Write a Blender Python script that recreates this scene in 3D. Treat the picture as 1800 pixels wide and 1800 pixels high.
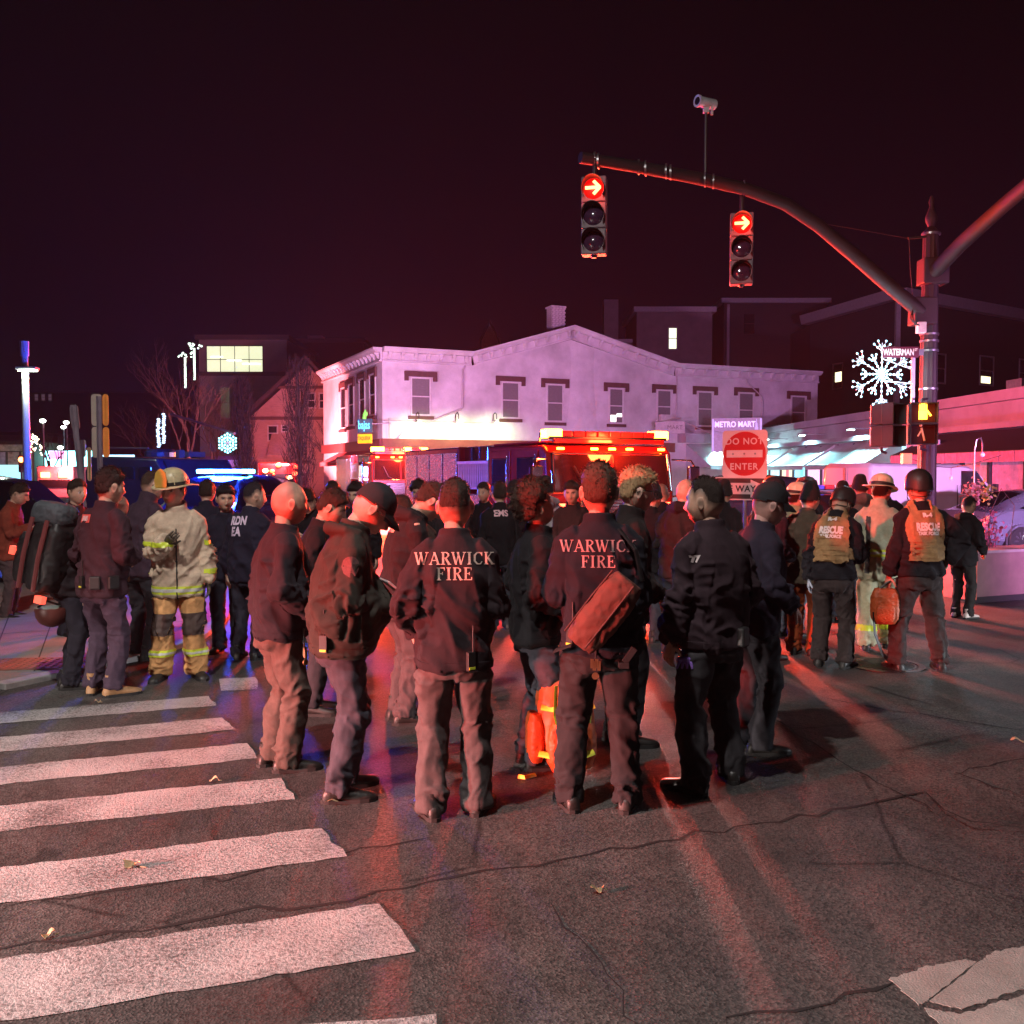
import bpy, bmesh, math, random
import numpy as np
from mathutils import Vector, Matrix, Euler, Quaternion
from mathutils.bvhtree import BVHTree
for _o in list(bpy.data.objects): bpy.data.objects.remove(_o)
scene = bpy.context.scene
col = scene.collection
R = math.radians
random.seed(7)
# ------------------------------------------------------------ camera
F, HZ, CH = 1660.0, 832.0, 1.85        # focal length and horizon row in photograph pixels, eye height in metres
PITCH = math.atan((900 - HZ) / F)
cam_d = bpy.data.cameras.new('camera'); cam = bpy.data.objects.new('camera', cam_d); col.objects.link(cam)
cam.location = (0, 0, CH); cam.rotation_euler = (math.pi/2 - PITCH, 0, 0)
cam_d.sensor_width = 36; cam_d.lens = 36*F/1800; cam_d.clip_end = 2000; cam_d.clip_start = 0.05
scene.camera = cam
# ------------------------------------------------------------ sky
world = bpy.data.worlds.new('World'); scene.world = world; world.use_nodes = True
wn = world.node_tree; wn.nodes.clear()
w_out = wn.nodes.new('ShaderNodeOutputWorld')
w_sky = wn.nodes.new('ShaderNodeTexSky'); w_sky.sky_type = 'NISHITA'; w_sky.sun_disc = False
w_sky.sun_elevation = R(-8); w_sky.sun_rotation = R(200)
w_bg1 = wn.nodes.new('ShaderNodeBackground'); w_bg1.inputs['Strength'].default_value = 0.05
wn.links.new(w_sky.outputs[0], w_bg1.inputs['Color'])
w_tc = wn.nodes.new('ShaderNodeTexCoord'); w_sep = wn.nodes.new('ShaderNodeSeparateXYZ')
wn.links.new(w_tc.outputs['Generated'], w_sep.inputs[0])
w_ramp = wn.nodes.new('ShaderNodeValToRGB')          # city glow: brighter towards the horizon all the way round
wn.links.new(w_sep.outputs['Z'], w_ramp.inputs['Fac'])
cr = w_ramp.color_ramp
cr.elements[0].position = 0.0; cr.elements[0].color = (0.0060, 0.0022, 0.0075, 1)
cr.elements[1].position = 0.75; cr.elements[1].color = (0.0010, 0.0010, 0.0018, 1)
e = cr.elements.new(0.22); e.color = (0.0036, 0.0014, 0.0048, 1)
e = cr.elements.new(0.42); e.color = (0.0018, 0.0012, 0.0027, 1)
w_bg2 = wn.nodes.new('ShaderNodeBackground'); w_bg2.inputs['Strength'].default_value = 0.55
wn.links.new(w_ramp.outputs[0], w_bg2.inputs['Color'])
w_add = wn.nodes.new('ShaderNodeAddShader')
wn.links.new(w_bg1.outputs[0], w_add.inputs[0]); wn.links.new(w_bg2.outputs[0], w_add.inputs[1])
wn.links.new(w_add.outputs[0], w_out.inputs['Surface'])
# ------------------------------------------------------------ exposure
vs = scene.view_settings
vs.view_transform = 'Standard'; vs.look = 'None'; vs.exposure = 0.4; vs.gamma = 1; vs.use_curve_mapping = False
scene.render.engine = 'CYCLES'
scene.cycles.use_denoising = True
scene.cycles.max_bounces = 5; scene.cycles.diffuse_bounces = 2; scene.cycles.glossy_bounces = 3
scene.cycles.transmission_bounces = 4; scene.cycles.transparent_max_bounces = 6
scene.cycles.sample_clamp_indirect = 3.0; scene.cycles.caustics_reflective = False; scene.cycles.caustics_refractive = False
# ------------------------------------------------------------ pixel helpers
_cp, _sp = math.cos(PITCH), math.sin(PITCH)
def ray(px, py):
    x, z = (px-900)/F, (900-py)/F
    return Vector((x, _cp + z*_sp, -_sp + z*_cp))
def gp(px, py, z=0.0):
    d = ray(px, py); t = (z-CH)/d.z
    return Vector((d.x*t, d.y*t, z))
def at(px, py, Y):
    d = ray(px, py); t = Y/d.y
    return Vector((d.x*t, Y, CH + d.z*t))
# ------------------------------------------------------------ lamps (energies in watts)
def lamp(name, kind, loc, energy, color, radius=0.1, target=None, spot=60, blend=0.4, size=None):
    l = bpy.data.lights.new(name, kind); l.energy = energy; l.color = color
    if kind in ('POINT', 'SPOT'): l.shadow_soft_size = radius
    if kind == 'SPOT': l.spot_size = R(spot); l.spot_blend = blend
    if kind == 'AREA': l.size = size or 0.5
    o = bpy.data.objects.new(name, l); col.objects.link(o); o.location = loc
    if target is not None:
        o.rotation_euler = (Vector(target)-Vector(loc)).to_track_quat('-Z', 'Y').to_euler()
    return o
# ------------------------------------------------------------ tags, meshes, materials
def tag(o, label=None, cat=None, group=None, kind=None):
    if label: o['label'] = label
    if cat: o['category'] = cat
    if group: o['group'] = group
    if kind: o['kind'] = kind
    return o
def empty(name, loc=(0,0,0), rz=0.0, label=None, cat=None, group=None):
    o = bpy.data.objects.new(name, None); col.objects.link(o)
    o.location = loc; o.rotation_euler = (0, 0, rz); o.empty_display_size = 0.1
    return tag(o, label, cat, group)
def link_mesh(name, me, parent=None, mats=None):
    o = bpy.data.objects.new(name, me); col.objects.link(o)
    if parent is not None: o.parent = parent
    if mats is not None:
        for m in (mats if isinstance(mats, (list, tuple)) else [mats]): me.materials.append(m)
    return o
def copy_tree(o, parent=None):
    c = o.copy(); col.objects.link(c); c.parent = parent
    for ch in list(o.children): copy_tree(ch, c)
    return c
class MB:
    def __init__(s): s.v = []; s.f = []; s.m = []
    def add(s, verts, faces, mi=0):
        n = len(s.v); s.v += [tuple(p) for p in verts]
        s.f += [tuple(i+n for i in f) for f in faces]; s.m += [mi]*len(faces)
        return s
    def box(s, c, size, rot=None, mi=0):
        x, y, z = [k/2 for k in size]; c = Vector(c)
        vv = [Vector((a, b, d)) for d in (-z, z) for a, b in ((-x,-y),(x,-y),(x,y),(-x,y))]
        if rot is not None: vv = [rot @ p for p in vv]
        return s.add([p+c for p in vv], [(3,2,1,0),(4,5,6,7),(0,1,5,4),(1,2,6,5),(2,3,7,6),(3,0,4,7)], mi)
    def tube(s, pts, rad, n=8, cap=True, mi=0, sq=None):
        pts = [Vector(p) for p in pts]
        if not isinstance(rad, list): rad = [rad]*len(pts)
        vv = []; ff = []; ref = None
        for i, p in enumerate(pts):
            t = (pts[min(i+1, len(pts)-1)] - pts[max(i-1, 0)]).normalized()
            if ref is None: ref = t.orthogonal().normalized()
            ref = (ref - t*ref.dot(t)); ref = ref.normalized() if ref.length > 1e-6 else t.orthogonal().normalized()
            b = t.cross(ref)
            r = rad[i]; r1, r2 = r if isinstance(r, tuple) else (r, r)
            vv += [p + ref*r1*math.cos(2*math.pi*k/n) + b*r2*math.sin(2*math.pi*k/n) for k in range(n)]
        for i in range(len(pts)-1):
            ff += [(i*n+k, i*n+(k+1)%n, (i+1)*n+(k+1)%n, (i+1)*n+k) for k in range(n)]
        if cap: ff += [tuple(range(n-1, -1, -1)), tuple(range((len(pts)-1)*n, len(pts)*n))]
        return s.add(vv, ff, mi)
    def lathe(s, prof, n=16, origin=(0,0,0), mat=None, mi=0, cap=True):
        o = Vector(origin); vv = []; ff = []
        for r, z in prof:
            for k in range(n):
                p = Vector((r*math.cos(2*math.pi*k/n), r*math.sin(2*math.pi*k/n), z))
                vv.append((mat @ p if mat is not None else p) + o)
        for i in range(len(prof)-1):
            ff += [(i*n+k, i*n+(k+1)%n, (i+1)*n+(k+1)%n, (i+1)*n+k) for k in range(n)]
        if cap: ff += [tuple(range(n-1, -1, -1)), tuple(range((len(prof)-1)*n, len(prof)*n))]
        return s.add(vv, ff, mi)
    def loft(s, rings, cap=True, mi=0):
        n = len(rings[0]); vv = [p for r in rings for p in r]; ff = []
        for i in range(len(rings)-1):
            ff += [(i*n+k, i*n+(k+1)%n, (i+1)*n+(k+1)%n, (i+1)*n+k) for k in range(n)]
        if cap: ff += [tuple(range(n-1, -1, -1)), tuple(range((len(rings)-1)*n, len(rings)*n))]
        return s.add(vv, ff, mi)
    def extr(s, poly, off, mi=0):
        """closed prism: 3-D polygon swept by the vector off"""
        n = len(poly); off = Vector(off); a = [Vector(p) for p in poly]
        return s.add(a + [p+off for p in a], [tuple(range(n-1,-1,-1)), tuple(range(n, 2*n))] + [(k, (k+1)%n, n+(k+1)%n, n+k) for k in range(n)], mi)
    def ball(s, c, r, n=8, mi=0):
        c = Vector(c); rx, ry, rz = r if isinstance(r, tuple) else (r, r, r)
        vv = []; ff = []; m = max(4, n//2+1)
        for i in range(1, m):
            a = math.pi*i/m
            vv += [c + Vector((rx*math.sin(a)*math.cos(2*math.pi*k/n), ry*math.sin(a)*math.sin(2*math.pi*k/n), rz*math.cos(a))) for k in range(n)]
        vv += [c+Vector((0,0,rz)), c-Vector((0,0,rz))]
        for i in range(m-2): ff += [(i*n+k, (i+1)*n+k, (i+1)*n+(k+1)%n, i*n+(k+1)%n) for k in range(n)]
        T = len(vv)-2
        ff += [(T, k, (k+1)%n) for k in range(n)] + [(T+1, (m-2)*n+(k+1)%n, (m-2)*n+k) for k in range(n)]
        return s.add(vv, ff, mi)
    def mesh(s, name, smooth=None):
        me = bpy.data.meshes.new(name); me.from_pydata(s.v, [], s.f)
        if any(s.m): me.polygons.foreach_set('material_index', s.m)
        bm = bmesh.new(); bm.from_mesh(me); bmesh.ops.recalc_face_normals(bm, faces=bm.faces); bm.to_mesh(me); bm.free()
        if smooth is not None:
            me.polygons.foreach_set('use_smooth', [True]*len(me.polygons)); me.set_sharp_from_angle(angle=R(smooth))
        return me
    def build(s, name, mats, parent=None, smooth=None, bevel=0, seg=2):
        o = link_mesh(name, s.mesh(name, smooth), parent, mats)
        if bevel:
            b = o.modifiers.new('bevel', 'BEVEL'); b.width = bevel; b.segments = seg; b.limit_method = 'ANGLE'; b.angle_limit = R(40)
        return o
MATS = {}
def mat(name, c, rough=0.6, metal=0.0, var=0.2, vscale=6.0, bump=0.0, bscale=60.0, emit=0.0, ecol=None, spec=0.5, coat=0.0, trans=0.0, alpha=1.0, stretch=None, dirt=0.0, sheen=0.0):
    if name in MATS: return MATS[name]
    m = bpy.data.materials.new(name); m.use_nodes = True; nt = m.node_tree; p = nt.nodes['Principled BSDF']
    L = nt.links.new
    p.inputs['Roughness'].default_value = rough; p.inputs['Metallic'].default_value = metal
    p.inputs['Specular IOR Level'].default_value = spec; p.inputs['Coat Weight'].default_value = coat
    p.inputs['Transmission Weight'].default_value = trans; p.inputs['Alpha'].default_value = alpha
    p.inputs['Sheen Weight'].default_value = sheen
    c = tuple(c)
    p.inputs['Base Color'].default_value = c + (1,)
    tc = nt.nodes.new('ShaderNodeTexCoord'); vec = tc.outputs['Object']
    if stretch:
        mp = nt.nodes.new('ShaderNodeMapping'); mp.inputs['Scale'].default_value = stretch; L(vec, mp.inputs[0]); vec = mp.outputs[0]
    if var > 0:
        n = nt.nodes.new('ShaderNodeTexNoise'); n.inputs['Scale'].default_value = vscale; n.inputs['Detail'].default_value = 6; n.inputs['Roughness'].default_value = 0.65
        L(vec, n.inputs['Vector'])
        r = nt.nodes.new('ShaderNodeValToRGB'); r.color_ramp.elements[0].position = 0.3; r.color_ramp.elements[1].position = 0.7
        r.color_ramp.elements[0].color = tuple(max(0, k*(1-var)) for k in c)+(1,); r.color_ramp.elements[1].color = tuple(min(1, k*(1+var)) for k in c)+(1,)
        L(n.outputs['Fac'], r.inputs[0]); src = r.outputs[0]
        if dirt > 0:
            n3 = nt.nodes.new('ShaderNodeTexNoise'); n3.inputs['Scale'].default_value = vscale*0.35; n3.inputs['Detail'].default_value = 9; L(vec, n3.inputs['Vector'])
            r3 = nt.nodes.new('ShaderNodeValToRGB'); r3.color_ramp.elements[0].position = 0.45; r3.color_ramp.elements[1].position = 0.75
            r3.color_ramp.elements[0].color = (1,1,1,1); r3.color_ramp.elements[1].color = (1-dirt, 1-dirt*1.05, 1-dirt*1.1, 1)
            L(n3.outputs['Fac'], r3.inputs[0]); mx = nt.nodes.new('ShaderNodeMixRGB'); mx.blend_type = 'MULTIPLY'; mx.inputs[0].default_value = 1
            L(src, mx.inputs[1]); L(r3.outputs[0], mx.inputs[2]); src = mx.outputs[0]
        L(src, p.inputs['Base Color'])
        if rough > 0.15:
            mr = nt.nodes.new('ShaderNodeMapRange'); mr.inputs['To Min'].default_value = max(0.03, rough-0.12); mr.inputs['To Max'].default_value = min(1, rough+0.12)
            L(n.outputs['Fac'], mr.inputs[0]); L(mr.outputs[0], p.inputs['Roughness'])
    if bump > 0:
        n2 = nt.nodes.new('ShaderNodeTexNoise'); n2.inputs['Scale'].default_value = bscale; n2.inputs['Detail'].default_value = 4; L(vec, n2.inputs['Vector'])
        b = nt.nodes.new('ShaderNodeBump'); b.inputs['Strength'].default_value = bump; b.inputs['Distance'].default_value = 0.02
        L(n2.outputs['Fac'], b.inputs['Height']); L(b.outputs[0], p.inputs['Normal'])
    if emit > 0:
        p.inputs['Emission Color'].default_value = tuple(ecol or c)+(1,); p.inputs['Emission Strength'].default_value = emit
    MATS[name] = m
    return m
def glow(name, c, s):
    return mat(name, tuple(min(1, k) for k in c), rough=0.4, var=0, emit=s, ecol=c)
# ------------------------------------------------------------ numpy value noise
def _hash(ix, iy, iz, seed):
    h = (ix.astype(np.int64)*374761393 + iy.astype(np.int64)*668265263 + iz.astype(np.int64)*2147483647 + seed*1274126177) & 0xffffffff
    h = ((h ^ (h >> 13))*1274126177) & 0xffffffff
    h = ((h ^ (h >> 16))*2246822519) & 0xffffffff
    return ((h ^ (h >> 15)) & 0xffffff)/float(0xffffff)
def vnoise(P, seed=0):
    i = np.floor(P); f = P-i; f = f*f*(3-2*f); x, y, z = i[:,0], i[:,1], i[:,2]; r = 0
    for a in (0,1):
        for b in (0,1):
            for c in (0,1):
                w = (f[:,0] if a else 1-f[:,0])*(f[:,1] if b else 1-f[:,1])*(f[:,2] if c else 1-f[:,2])
                r = r + w*_hash(x+a, y+b, z+c, seed)
    return r
def fbm(P, seed=0, oct=3):
    r = 0; a = 1; t = 0
    for k in range(oct): r = r + a*vnoise(P*(2**k), seed+k*17); t += a; a *= 0.5
    return r/t
def ridge(P, seed=0): return 1-np.abs(2*fbm(P, seed, 2)-1)
def sst(a, b, x):
    t = np.clip((x-a)/(b-a), 0, 1); return t*t*(3-2*t)
# ------------------------------------------------------------ lettering
def text_mesh(body, size=1.0, bold=0.0, cond=1.0, spacing=1.0):
    """flat letters centred on (0,0): list of (x,y), list of faces"""
    cu = bpy.data.curves.new('t', 'FONT'); cu.body = body; cu.size = size; cu.align_x = 'CENTER'; cu.align_y = 'CENTER'
    cu.offset = bold; cu.space_character = spacing; cu.resolution_u = 4
    o = bpy.data.objects.new('t', cu); col.objects.link(o)
    dg = bpy.context.evaluated_depsgraph_get()
    me = bpy.data.meshes.new_from_object(o.evaluated_get(dg))
    vv = [(v.co.x*cond, v.co.y) for v in me.vertices]; ff = [tuple(p.vertices) for p in me.polygons]
    bpy.data.objects.remove(o); bpy.data.meshes.remove(me); bpy.data.curves.remove(cu)
    xs = [p[0] for p in vv]; ys = [p[1] for p in vv]; cx = (min(xs)+max(xs))/2; cy = (min(ys)+max(ys))/2
    return [(x-cx, y-cy) for x, y in vv], ff
_SER = {  # serif strokes: (x0,y0,x1,y1,width), letter box 0.8 x 1
 'W': (1.15, [(.1,1,.36,0,.15),(.36,0,.58,1,.07),(.5,1,.76,0,.15),(.76,0,1.05,1,.07)], [(-.02,.24,1),(.42,.62,1),(.9,1.17,1)]),
 'A': (.85, [(.1,0,.42,1,.07),(.4,1,.75,0,.16),(.22,.34,.6,.34,.07)], [(-.02,.24,0),(.58,.9,0)]),
 'R': (.8, [(.2,0,.2,1,.16),(.2,.97,.45,.97,.07),(.45,.97,.6,.86,.1),(.6,.88,.62,.68,.14),(.62,.7,.45,.54,.1),(.45,.53,.2,.53,.07),(.38,.53,.7,0,.16)], [(.04,.36,0),(.04,.36,1),(.56,.84,0)]),
 'I': (.45, [(.22,0,.22,1,.17)], [(.04,.4,0),(.04,.4,1)]),
 'C': (.8, [(.72,.78,.6,.95,.09),(.6,.95,.35,.95,.09),(.35,.96,.16,.75,.13),(.15,.78,.13,.25,.17),(.14,.27,.35,.04,.13),(.35,.05,.6,.05,.09),(.6,.05,.74,.25,.09),(.72,.98,.72,.68,.06)], []),
 'K': (.85, [(.2,0,.2,1,.16),(.68,1,.22,.42,.08),(.34,.55,.74,0,.17)], [(.04,.36,0),(.04,.36,1),(.54,.84,1),(.58,.9,0)]),
 'F': (.7, [(.2,0,.2,1,.16),(.2,.965,.64,.965,.07),(.2,.52,.48,.52,.07),(.63,1,.63,.76,.06),(.48,.64,.48,.4,.06)], [(.04,.38,0),(.04,.3,1)]),
 'E': (.72, [(.2,0,.2,1,.16),(.2,.965,.64,.965,.07),(.2,.035,.66,.035,.07),(.2,.52,.48,.52,.07),(.63,1,.63,.78,.06),(.66,0,.66,.24,.06),(.48,.64,.48,.4,.06)], [(.04,.3,0),(.04,.3,1)])}
def serif_text(word, h):
    vv = []; ff = []; x = 0
    for ch in word:
        w, st, se = _SER[ch]
        for (a,b,c,d,wd) in st + [(p,(.03 if q == 0 else .97),r,(.03 if q == 0 else .97),.06) for p, r, q in se]:
            dx, dy = c-a, d-b; l = math.hypot(dx, dy); k = max(2, int(l/.22)+1); nx, ny = -dy/l*wd/2, dx/l*wd/2
            if abs(dy) > .55: nx, ny = wd/2, 0          # slanted stems keep flat ends
            n = len(vv)
            for i in range(k+1):
                t = i/k; vv += [((x+a+dx*t+nx)*h, (b+dy*t+ny)*h), ((x+a+dx*t-nx)*h, (b+dy*t-ny)*h)]
            ff += [(n+2*i, n+2*i+1, n+2*i+3, n+2*i+2) for i in range(k)]
        x += w+.06
    cx = x*h/2
    return [(p-cx, q-h/2) for p, q in vv], ff
def flat_text(parent, body, size, M, mats, name='lettering', depth=0.004, bold=0.0, cond=1.0, spacing=1.0):
    """letters as a thin raised sheet; M maps (x right, y up, z out) to the parent's frame"""
    vv, ff = text_mesh(body, size, bold, cond, spacing); b = MB(); n = len(vv)
    b.add([M @ Vector((x, y, depth)) for x, y in vv], ff)
    return b.build(name, mats, parent)
def frame(o, x, y):
    """matrix with columns x, y, x*y at origin o"""
    x = Vector(x).normalized(); y = Vector(y).normalized(); z = x.cross(y).normalized(); y = z.cross(x)
    m = Matrix((x, y, z)).transposed().to_4x4(); m.translation = Vector(o); return m
# ------------------------------------------------------------ people
def remesh(mb, voxel, smooth_it=3, factor=0.5):
    me = bpy.data.meshes.new('tmp'); me.from_pydata(mb.v, [], mb.f)
    bm = bmesh.new(); bm.from_mesh(me); bmesh.ops.recalc_face_normals(bm, faces=bm.faces); bm.to_mesh(me); bm.free()
    o = bpy.data.objects.new('tmp', me); col.objects.link(o)
    r = o.modifiers.new('r', 'REMESH'); r.mode = 'VOXEL'; r.voxel_size = voxel
    if smooth_it:
        s = o.modifiers.new('s', 'SMOOTH'); s.factor = factor; s.iterations = smooth_it
    dg = bpy.context.evaluated_depsgraph_get()
    out = bpy.data.meshes.new_from_object(o.evaluated_get(dg))
    bpy.data.objects.remove(o); bpy.data.meshes.remove(me)
    return out
def arrays(me):
    n = len(me.vertices); co = np.empty(n*3, np.float32); me.vertices.foreach_get('co', co)
    nr = np.empty(n*3, np.float32); me.vertex_normals.foreach_get('vector', nr)
    return co.reshape(-1,3).astype(np.float64), nr.reshape(-1,3).astype(np.float64)
def put(me, co):
    me.vertices.foreach_set('co', co.astype(np.float32).ravel()); me.update()
def smooth_all(me): me.polygons.foreach_set('use_smooth', [True]*len(me.polygons))
def patch(me, mask, off, inner=-0.004):
    """lift the faces whose vertices all have mask true into a closed sheet on top of the garment"""
    co, nr = arrays(me); fs = [tuple(p.vertices) for p in me.polygons]
    fs = [f for f in fs if all(mask[i] for i in f)]
    used = sorted({i for f in fs for i in f}); ix = {v: k for k, v in enumerate(used)}; n = len(used)
    offs = off[used] if isinstance(off, np.ndarray) else off
    u = np.array(used, int)
    if n == 0: return None
    top = co[u] + nr[u]*(offs[:,None] if isinstance(offs, np.ndarray) else offs); bot = co[u] + nr[u]*inner
    ff = [tuple(ix[i] for i in f) for f in fs]; edges = {}
    for f in ff:
        for k in range(len(f)):
            a, b = f[k], f[(k+1)%len(f)]
            edges[(a,b)] = 1
    wall = [(b, a, a+n, b+n) for (a,b) in edges if (b,a) not in edges]
    m = bpy.data.meshes.new('patch'); m.from_pydata([tuple(p) for p in top]+[tuple(p) for p in bot], [], ff+wall)
    smooth_all(m); m.set_sharp_from_angle(angle=R(50))
    return m
def bone_t(co, A, B):
    A = np.array(A); B = np.array(B); d = B-A; L = np.linalg.norm(d); d = d/L
    s = (co-A)@d; sc = np.clip(s, 0, L); q = co-(A+sc[:,None]*d); return s, np.linalg.norm(q, axis=1), q, L, d
def limb_folds(co, nr, chains, seed):
    """chains: list of (joints, [(position along limb, spread, amplitude, wavelength)]); displaces along the normals"""
    best = np.full(len(co), 1e9); S = np.zeros(len(co)); W = np.zeros(len(co), int)-1; ANG = np.zeros(len(co))
    for ci, (J, spec) in enumerate(chains):
        base = 0
        for a, b in zip(J[:-1], J[1:]):
            s, d, q, L, ax = bone_t(co, a, b)
            pick = d < best; best = np.where(pick, d, best); S = np.where(pick, base+np.clip(s, 0, L), S); W = np.where(pick, ci, W)
            u = np.cross(ax, [1.0, 0.13, 0.05]); u /= np.linalg.norm(u); w = np.cross(ax, u)
            ANG = np.where(pick, np.arctan2(q@w, q@u), ANG); base += L
    out = np.zeros(len(co))
    for ci, (J, spec) in enumerate(chains):
        k = W == ci; sd0 = seed*3+ci*11
        Sh = S + .045*np.sin(ANG+sd0) + .02*np.sin(2*ANG+1.7*sd0) + .03*(fbm(co*5.0, sd0, 1)-.5)
        for (p, sp, am, wl) in spec:
            e = np.exp(-((S-p)/sp)**2)
            q = np.stack([Sh/wl*.8, np.cos(ANG)*.95+sd0*.37, np.sin(ANG)*.95+p*3], 1)
            r = ridge(q, sd0+int(p*50)); r = r**3
            out += k*am*4.6*e*(r-.33)*(.6+.4*np.cos(ANG-sd0*1.3-p*4))
    return out
def ell(c, ax, ay, rx, ry, n=26, pw=2.3, ryb=None):
    out = []
    for k in range(n):
        a = 2*math.pi*k/n; ca, sa = math.cos(a), math.sin(a)
        q = (abs(ca)**pw + abs(sa)**pw)**(-1/pw)
        yy = ry if sa > 0 else (ryb if ryb is not None else ry)
        out.append(c + ax*(rx*q*ca) + ay*(yy*q*sa))
    return out
def ik(a, b, l1, l2, pole):
    d = b-a; L = min(d.length, (l1+l2)*0.995); u = d.normalized(); b = a+u*L
    x = (l1*l1-l2*l2+L*L)/(2*L); h = math.sqrt(max(l1*l1-x*x, 0))
    p = (pole-u*pole.dot(u)); p = p.normalized() if p.length > 1e-5 else u.orthogonal()
    return a+u*x+p*h, b
HEADV = {}
def head_grid(nl, no):
    if (nl, no) in HEADV: return HEADV[(nl, no)]
    th = np.linspace(0.02, math.pi-0.02, nl); v = np.arange(no)/no*2*math.pi; ph = v-0.42*np.sin(v)
    T, P = np.meshgrid(th, ph, indexing='ij'); T = T.ravel(); P = P.ravel()
    dx, dy, dz = np.sin(T)*np.sin(P), np.sin(T)*np.cos(P), np.cos(T)
    fr = np.clip(np.cos(P), 0, 1); bk = np.clip(-np.cos(P), 0, 1)
    x = .077*dx; y = .096*dy; z = .120*dz
    low = np.clip(-dz, 0, 1)
    k = np.where(dz < 0, (1-np.abs(dz)**3.2)**(1/3.2)/np.maximum(np.sqrt(1-dz*dz), .02), 1); k = np.minimum(k, 2.6)
    y = y*(1+(k-1)*.72*fr**.7); x = x*(1+(k-1)*.30*fr)
    x = x*(1-.24*sst(.15, .95, low)); x = x*(1+.03*sst(0, .6, dz))
    y = y*(1-.40*bk*sst(.05, .95, low)); y = y*(1+.07*bk*sst(-.1, .5, dz))
    y = y*(1-.05*fr*sst(.35, .9, dz))
    z = z + .012*fr*sst(.6, 1, low)
    front = sst(.25, .6, np.cos(P)*np.sin(T)+.25*low)
    G = lambda x0, z0, sx, sz: np.exp(-((x-x0)/sx)**2-((z-z0)/sz)**2)
    G2 = lambda x0, z0, sx, sz: G(x0, z0, sx, sz)+G(-x0, z0, sx, sz)
    d = .023*G(0,-.024,.0125,.015)+.014*G(0,.0,.009,.024)-.005*G(0,-.047,.016,.006)-.011*G2(.031,.013,.017,.010)+.006*G2(.028,.033,.024,.008)+.005*G2(.046,-.018,.02,.018)+.006*G2(.013,-.033,.007,.008)
    d = d+.007*G(0,-.060,.023,.006)-.004*G(0,-.0675,.025,.0028)+.0065*G(0,-.074,.02,.006)-.004*G(0,-.086,.02,.006)+.009*G(0,-.102,.022,.013)
    y = y+d*front
    for zc_ in (-.048,-.066,-.084): y = y+.0022*np.exp(-((z-zc_-.004*np.sin(x*60))/.004)**2)*bk
    co = np.stack([x,y,z],1); faces = []
    for i in range(nl-1):
        for j in range(no): faces.append((i*no+j, (i+1)*no+j, (i+1)*no+(j+1)%no, i*no+(j+1)%no))
    faces.append(tuple(range(no))); faces.append(tuple((nl-1)*no+j for j in range(no-1,-1,-1)))
    nrm = co/np.array([.077,.1,.12])**2; nrm /= np.linalg.norm(nrm, axis=1)[:,None]
    HEADV[(nl,no)] = (co, nrm, faces, front); return HEADV[(nl,no)]
HL_Y = [-.12,-.07,-.045,-.030,-.010,.010,.016,.030,.055,.075,.12]; HL_Z = [-.050,-.048,-.035,.016,.030,.026,-.004,.028,.05,.062,.066]
def hair_mask(co, recede=0.0, nape=0.0):
    thr = np.interp(co[:,1], HL_Y, HL_Z); thr = thr + recede*sst(-.02, .06, co[:,1])*(1+.6*sst(.01,.05,np.abs(co[:,0]))) - nape*sst(-.02,-.08,co[:,1])
    return co[:,2]-thr
def shell(co, nrm, faces, m, th, name, mats, parent, X, seed=0, noise=0.0, nfreq=90, edge=-.004, tuck=.012, post=None, blades=0, blen=.014):
    """a skin lifted off the head where m > 0 (hair, caps, hoods)"""
    t = edge + (th-edge)*sst(0, tuck, m)
    if noise > 0: t = t + noise*(fbm(co*nfreq, seed, 3)-.5)*sst(0, tuck, m)*2
    q = co + nrm*t[:,None]
    if post is not None: q = post(q, m)
    keep = m > -.006
    fs = [f for f in faces if all(keep[i] for i in f)]; used = sorted({i for f in fs for i in f}); ix = {v: k for k, v in enumerate(used)}
    me = bpy.data.meshes.new(name)
    V = [tuple(X @ Vector(q[i])) for i in used]; FF = [tuple(ix[i] for i in f)[::-1] for f in fs]
    if blades:                                          # single locks standing out of the hair mass
        g = np.random.default_rng(seed+40); ok = np.nonzero(m > .002)[0]; pk = g.choice(ok, blades); sc = X.to_scale()[0]
        for i in pk:
            a = q[i]+g.normal(size=3)*.003; n_ = nrm[i]*.7+np.array([0,-.25,.25])+g.normal(size=3)*.45; n_ /= np.linalg.norm(n_); l = blen*g.uniform(.5,1.5)*(.35+min(1.0, th[i]/.016)*.65); w = np.cross(n_, g.normal(size=3)); w = w/np.linalg.norm(w)*.0022
            k = len(V); V += [tuple(X @ Vector(p)) for p in (a-w-nrm[i]*.002, a+w-nrm[i]*.002, a+n_*l*.55+w*.6+nrm[i]*.001, a+n_*l+np.array([0,0,-.3*l]))]; FF.append((k,k+1,k+2,k+3))
    me.from_pydata(V, [], FF); smooth_all(me)
    return link_mesh(name, me, parent, mats)
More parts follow.
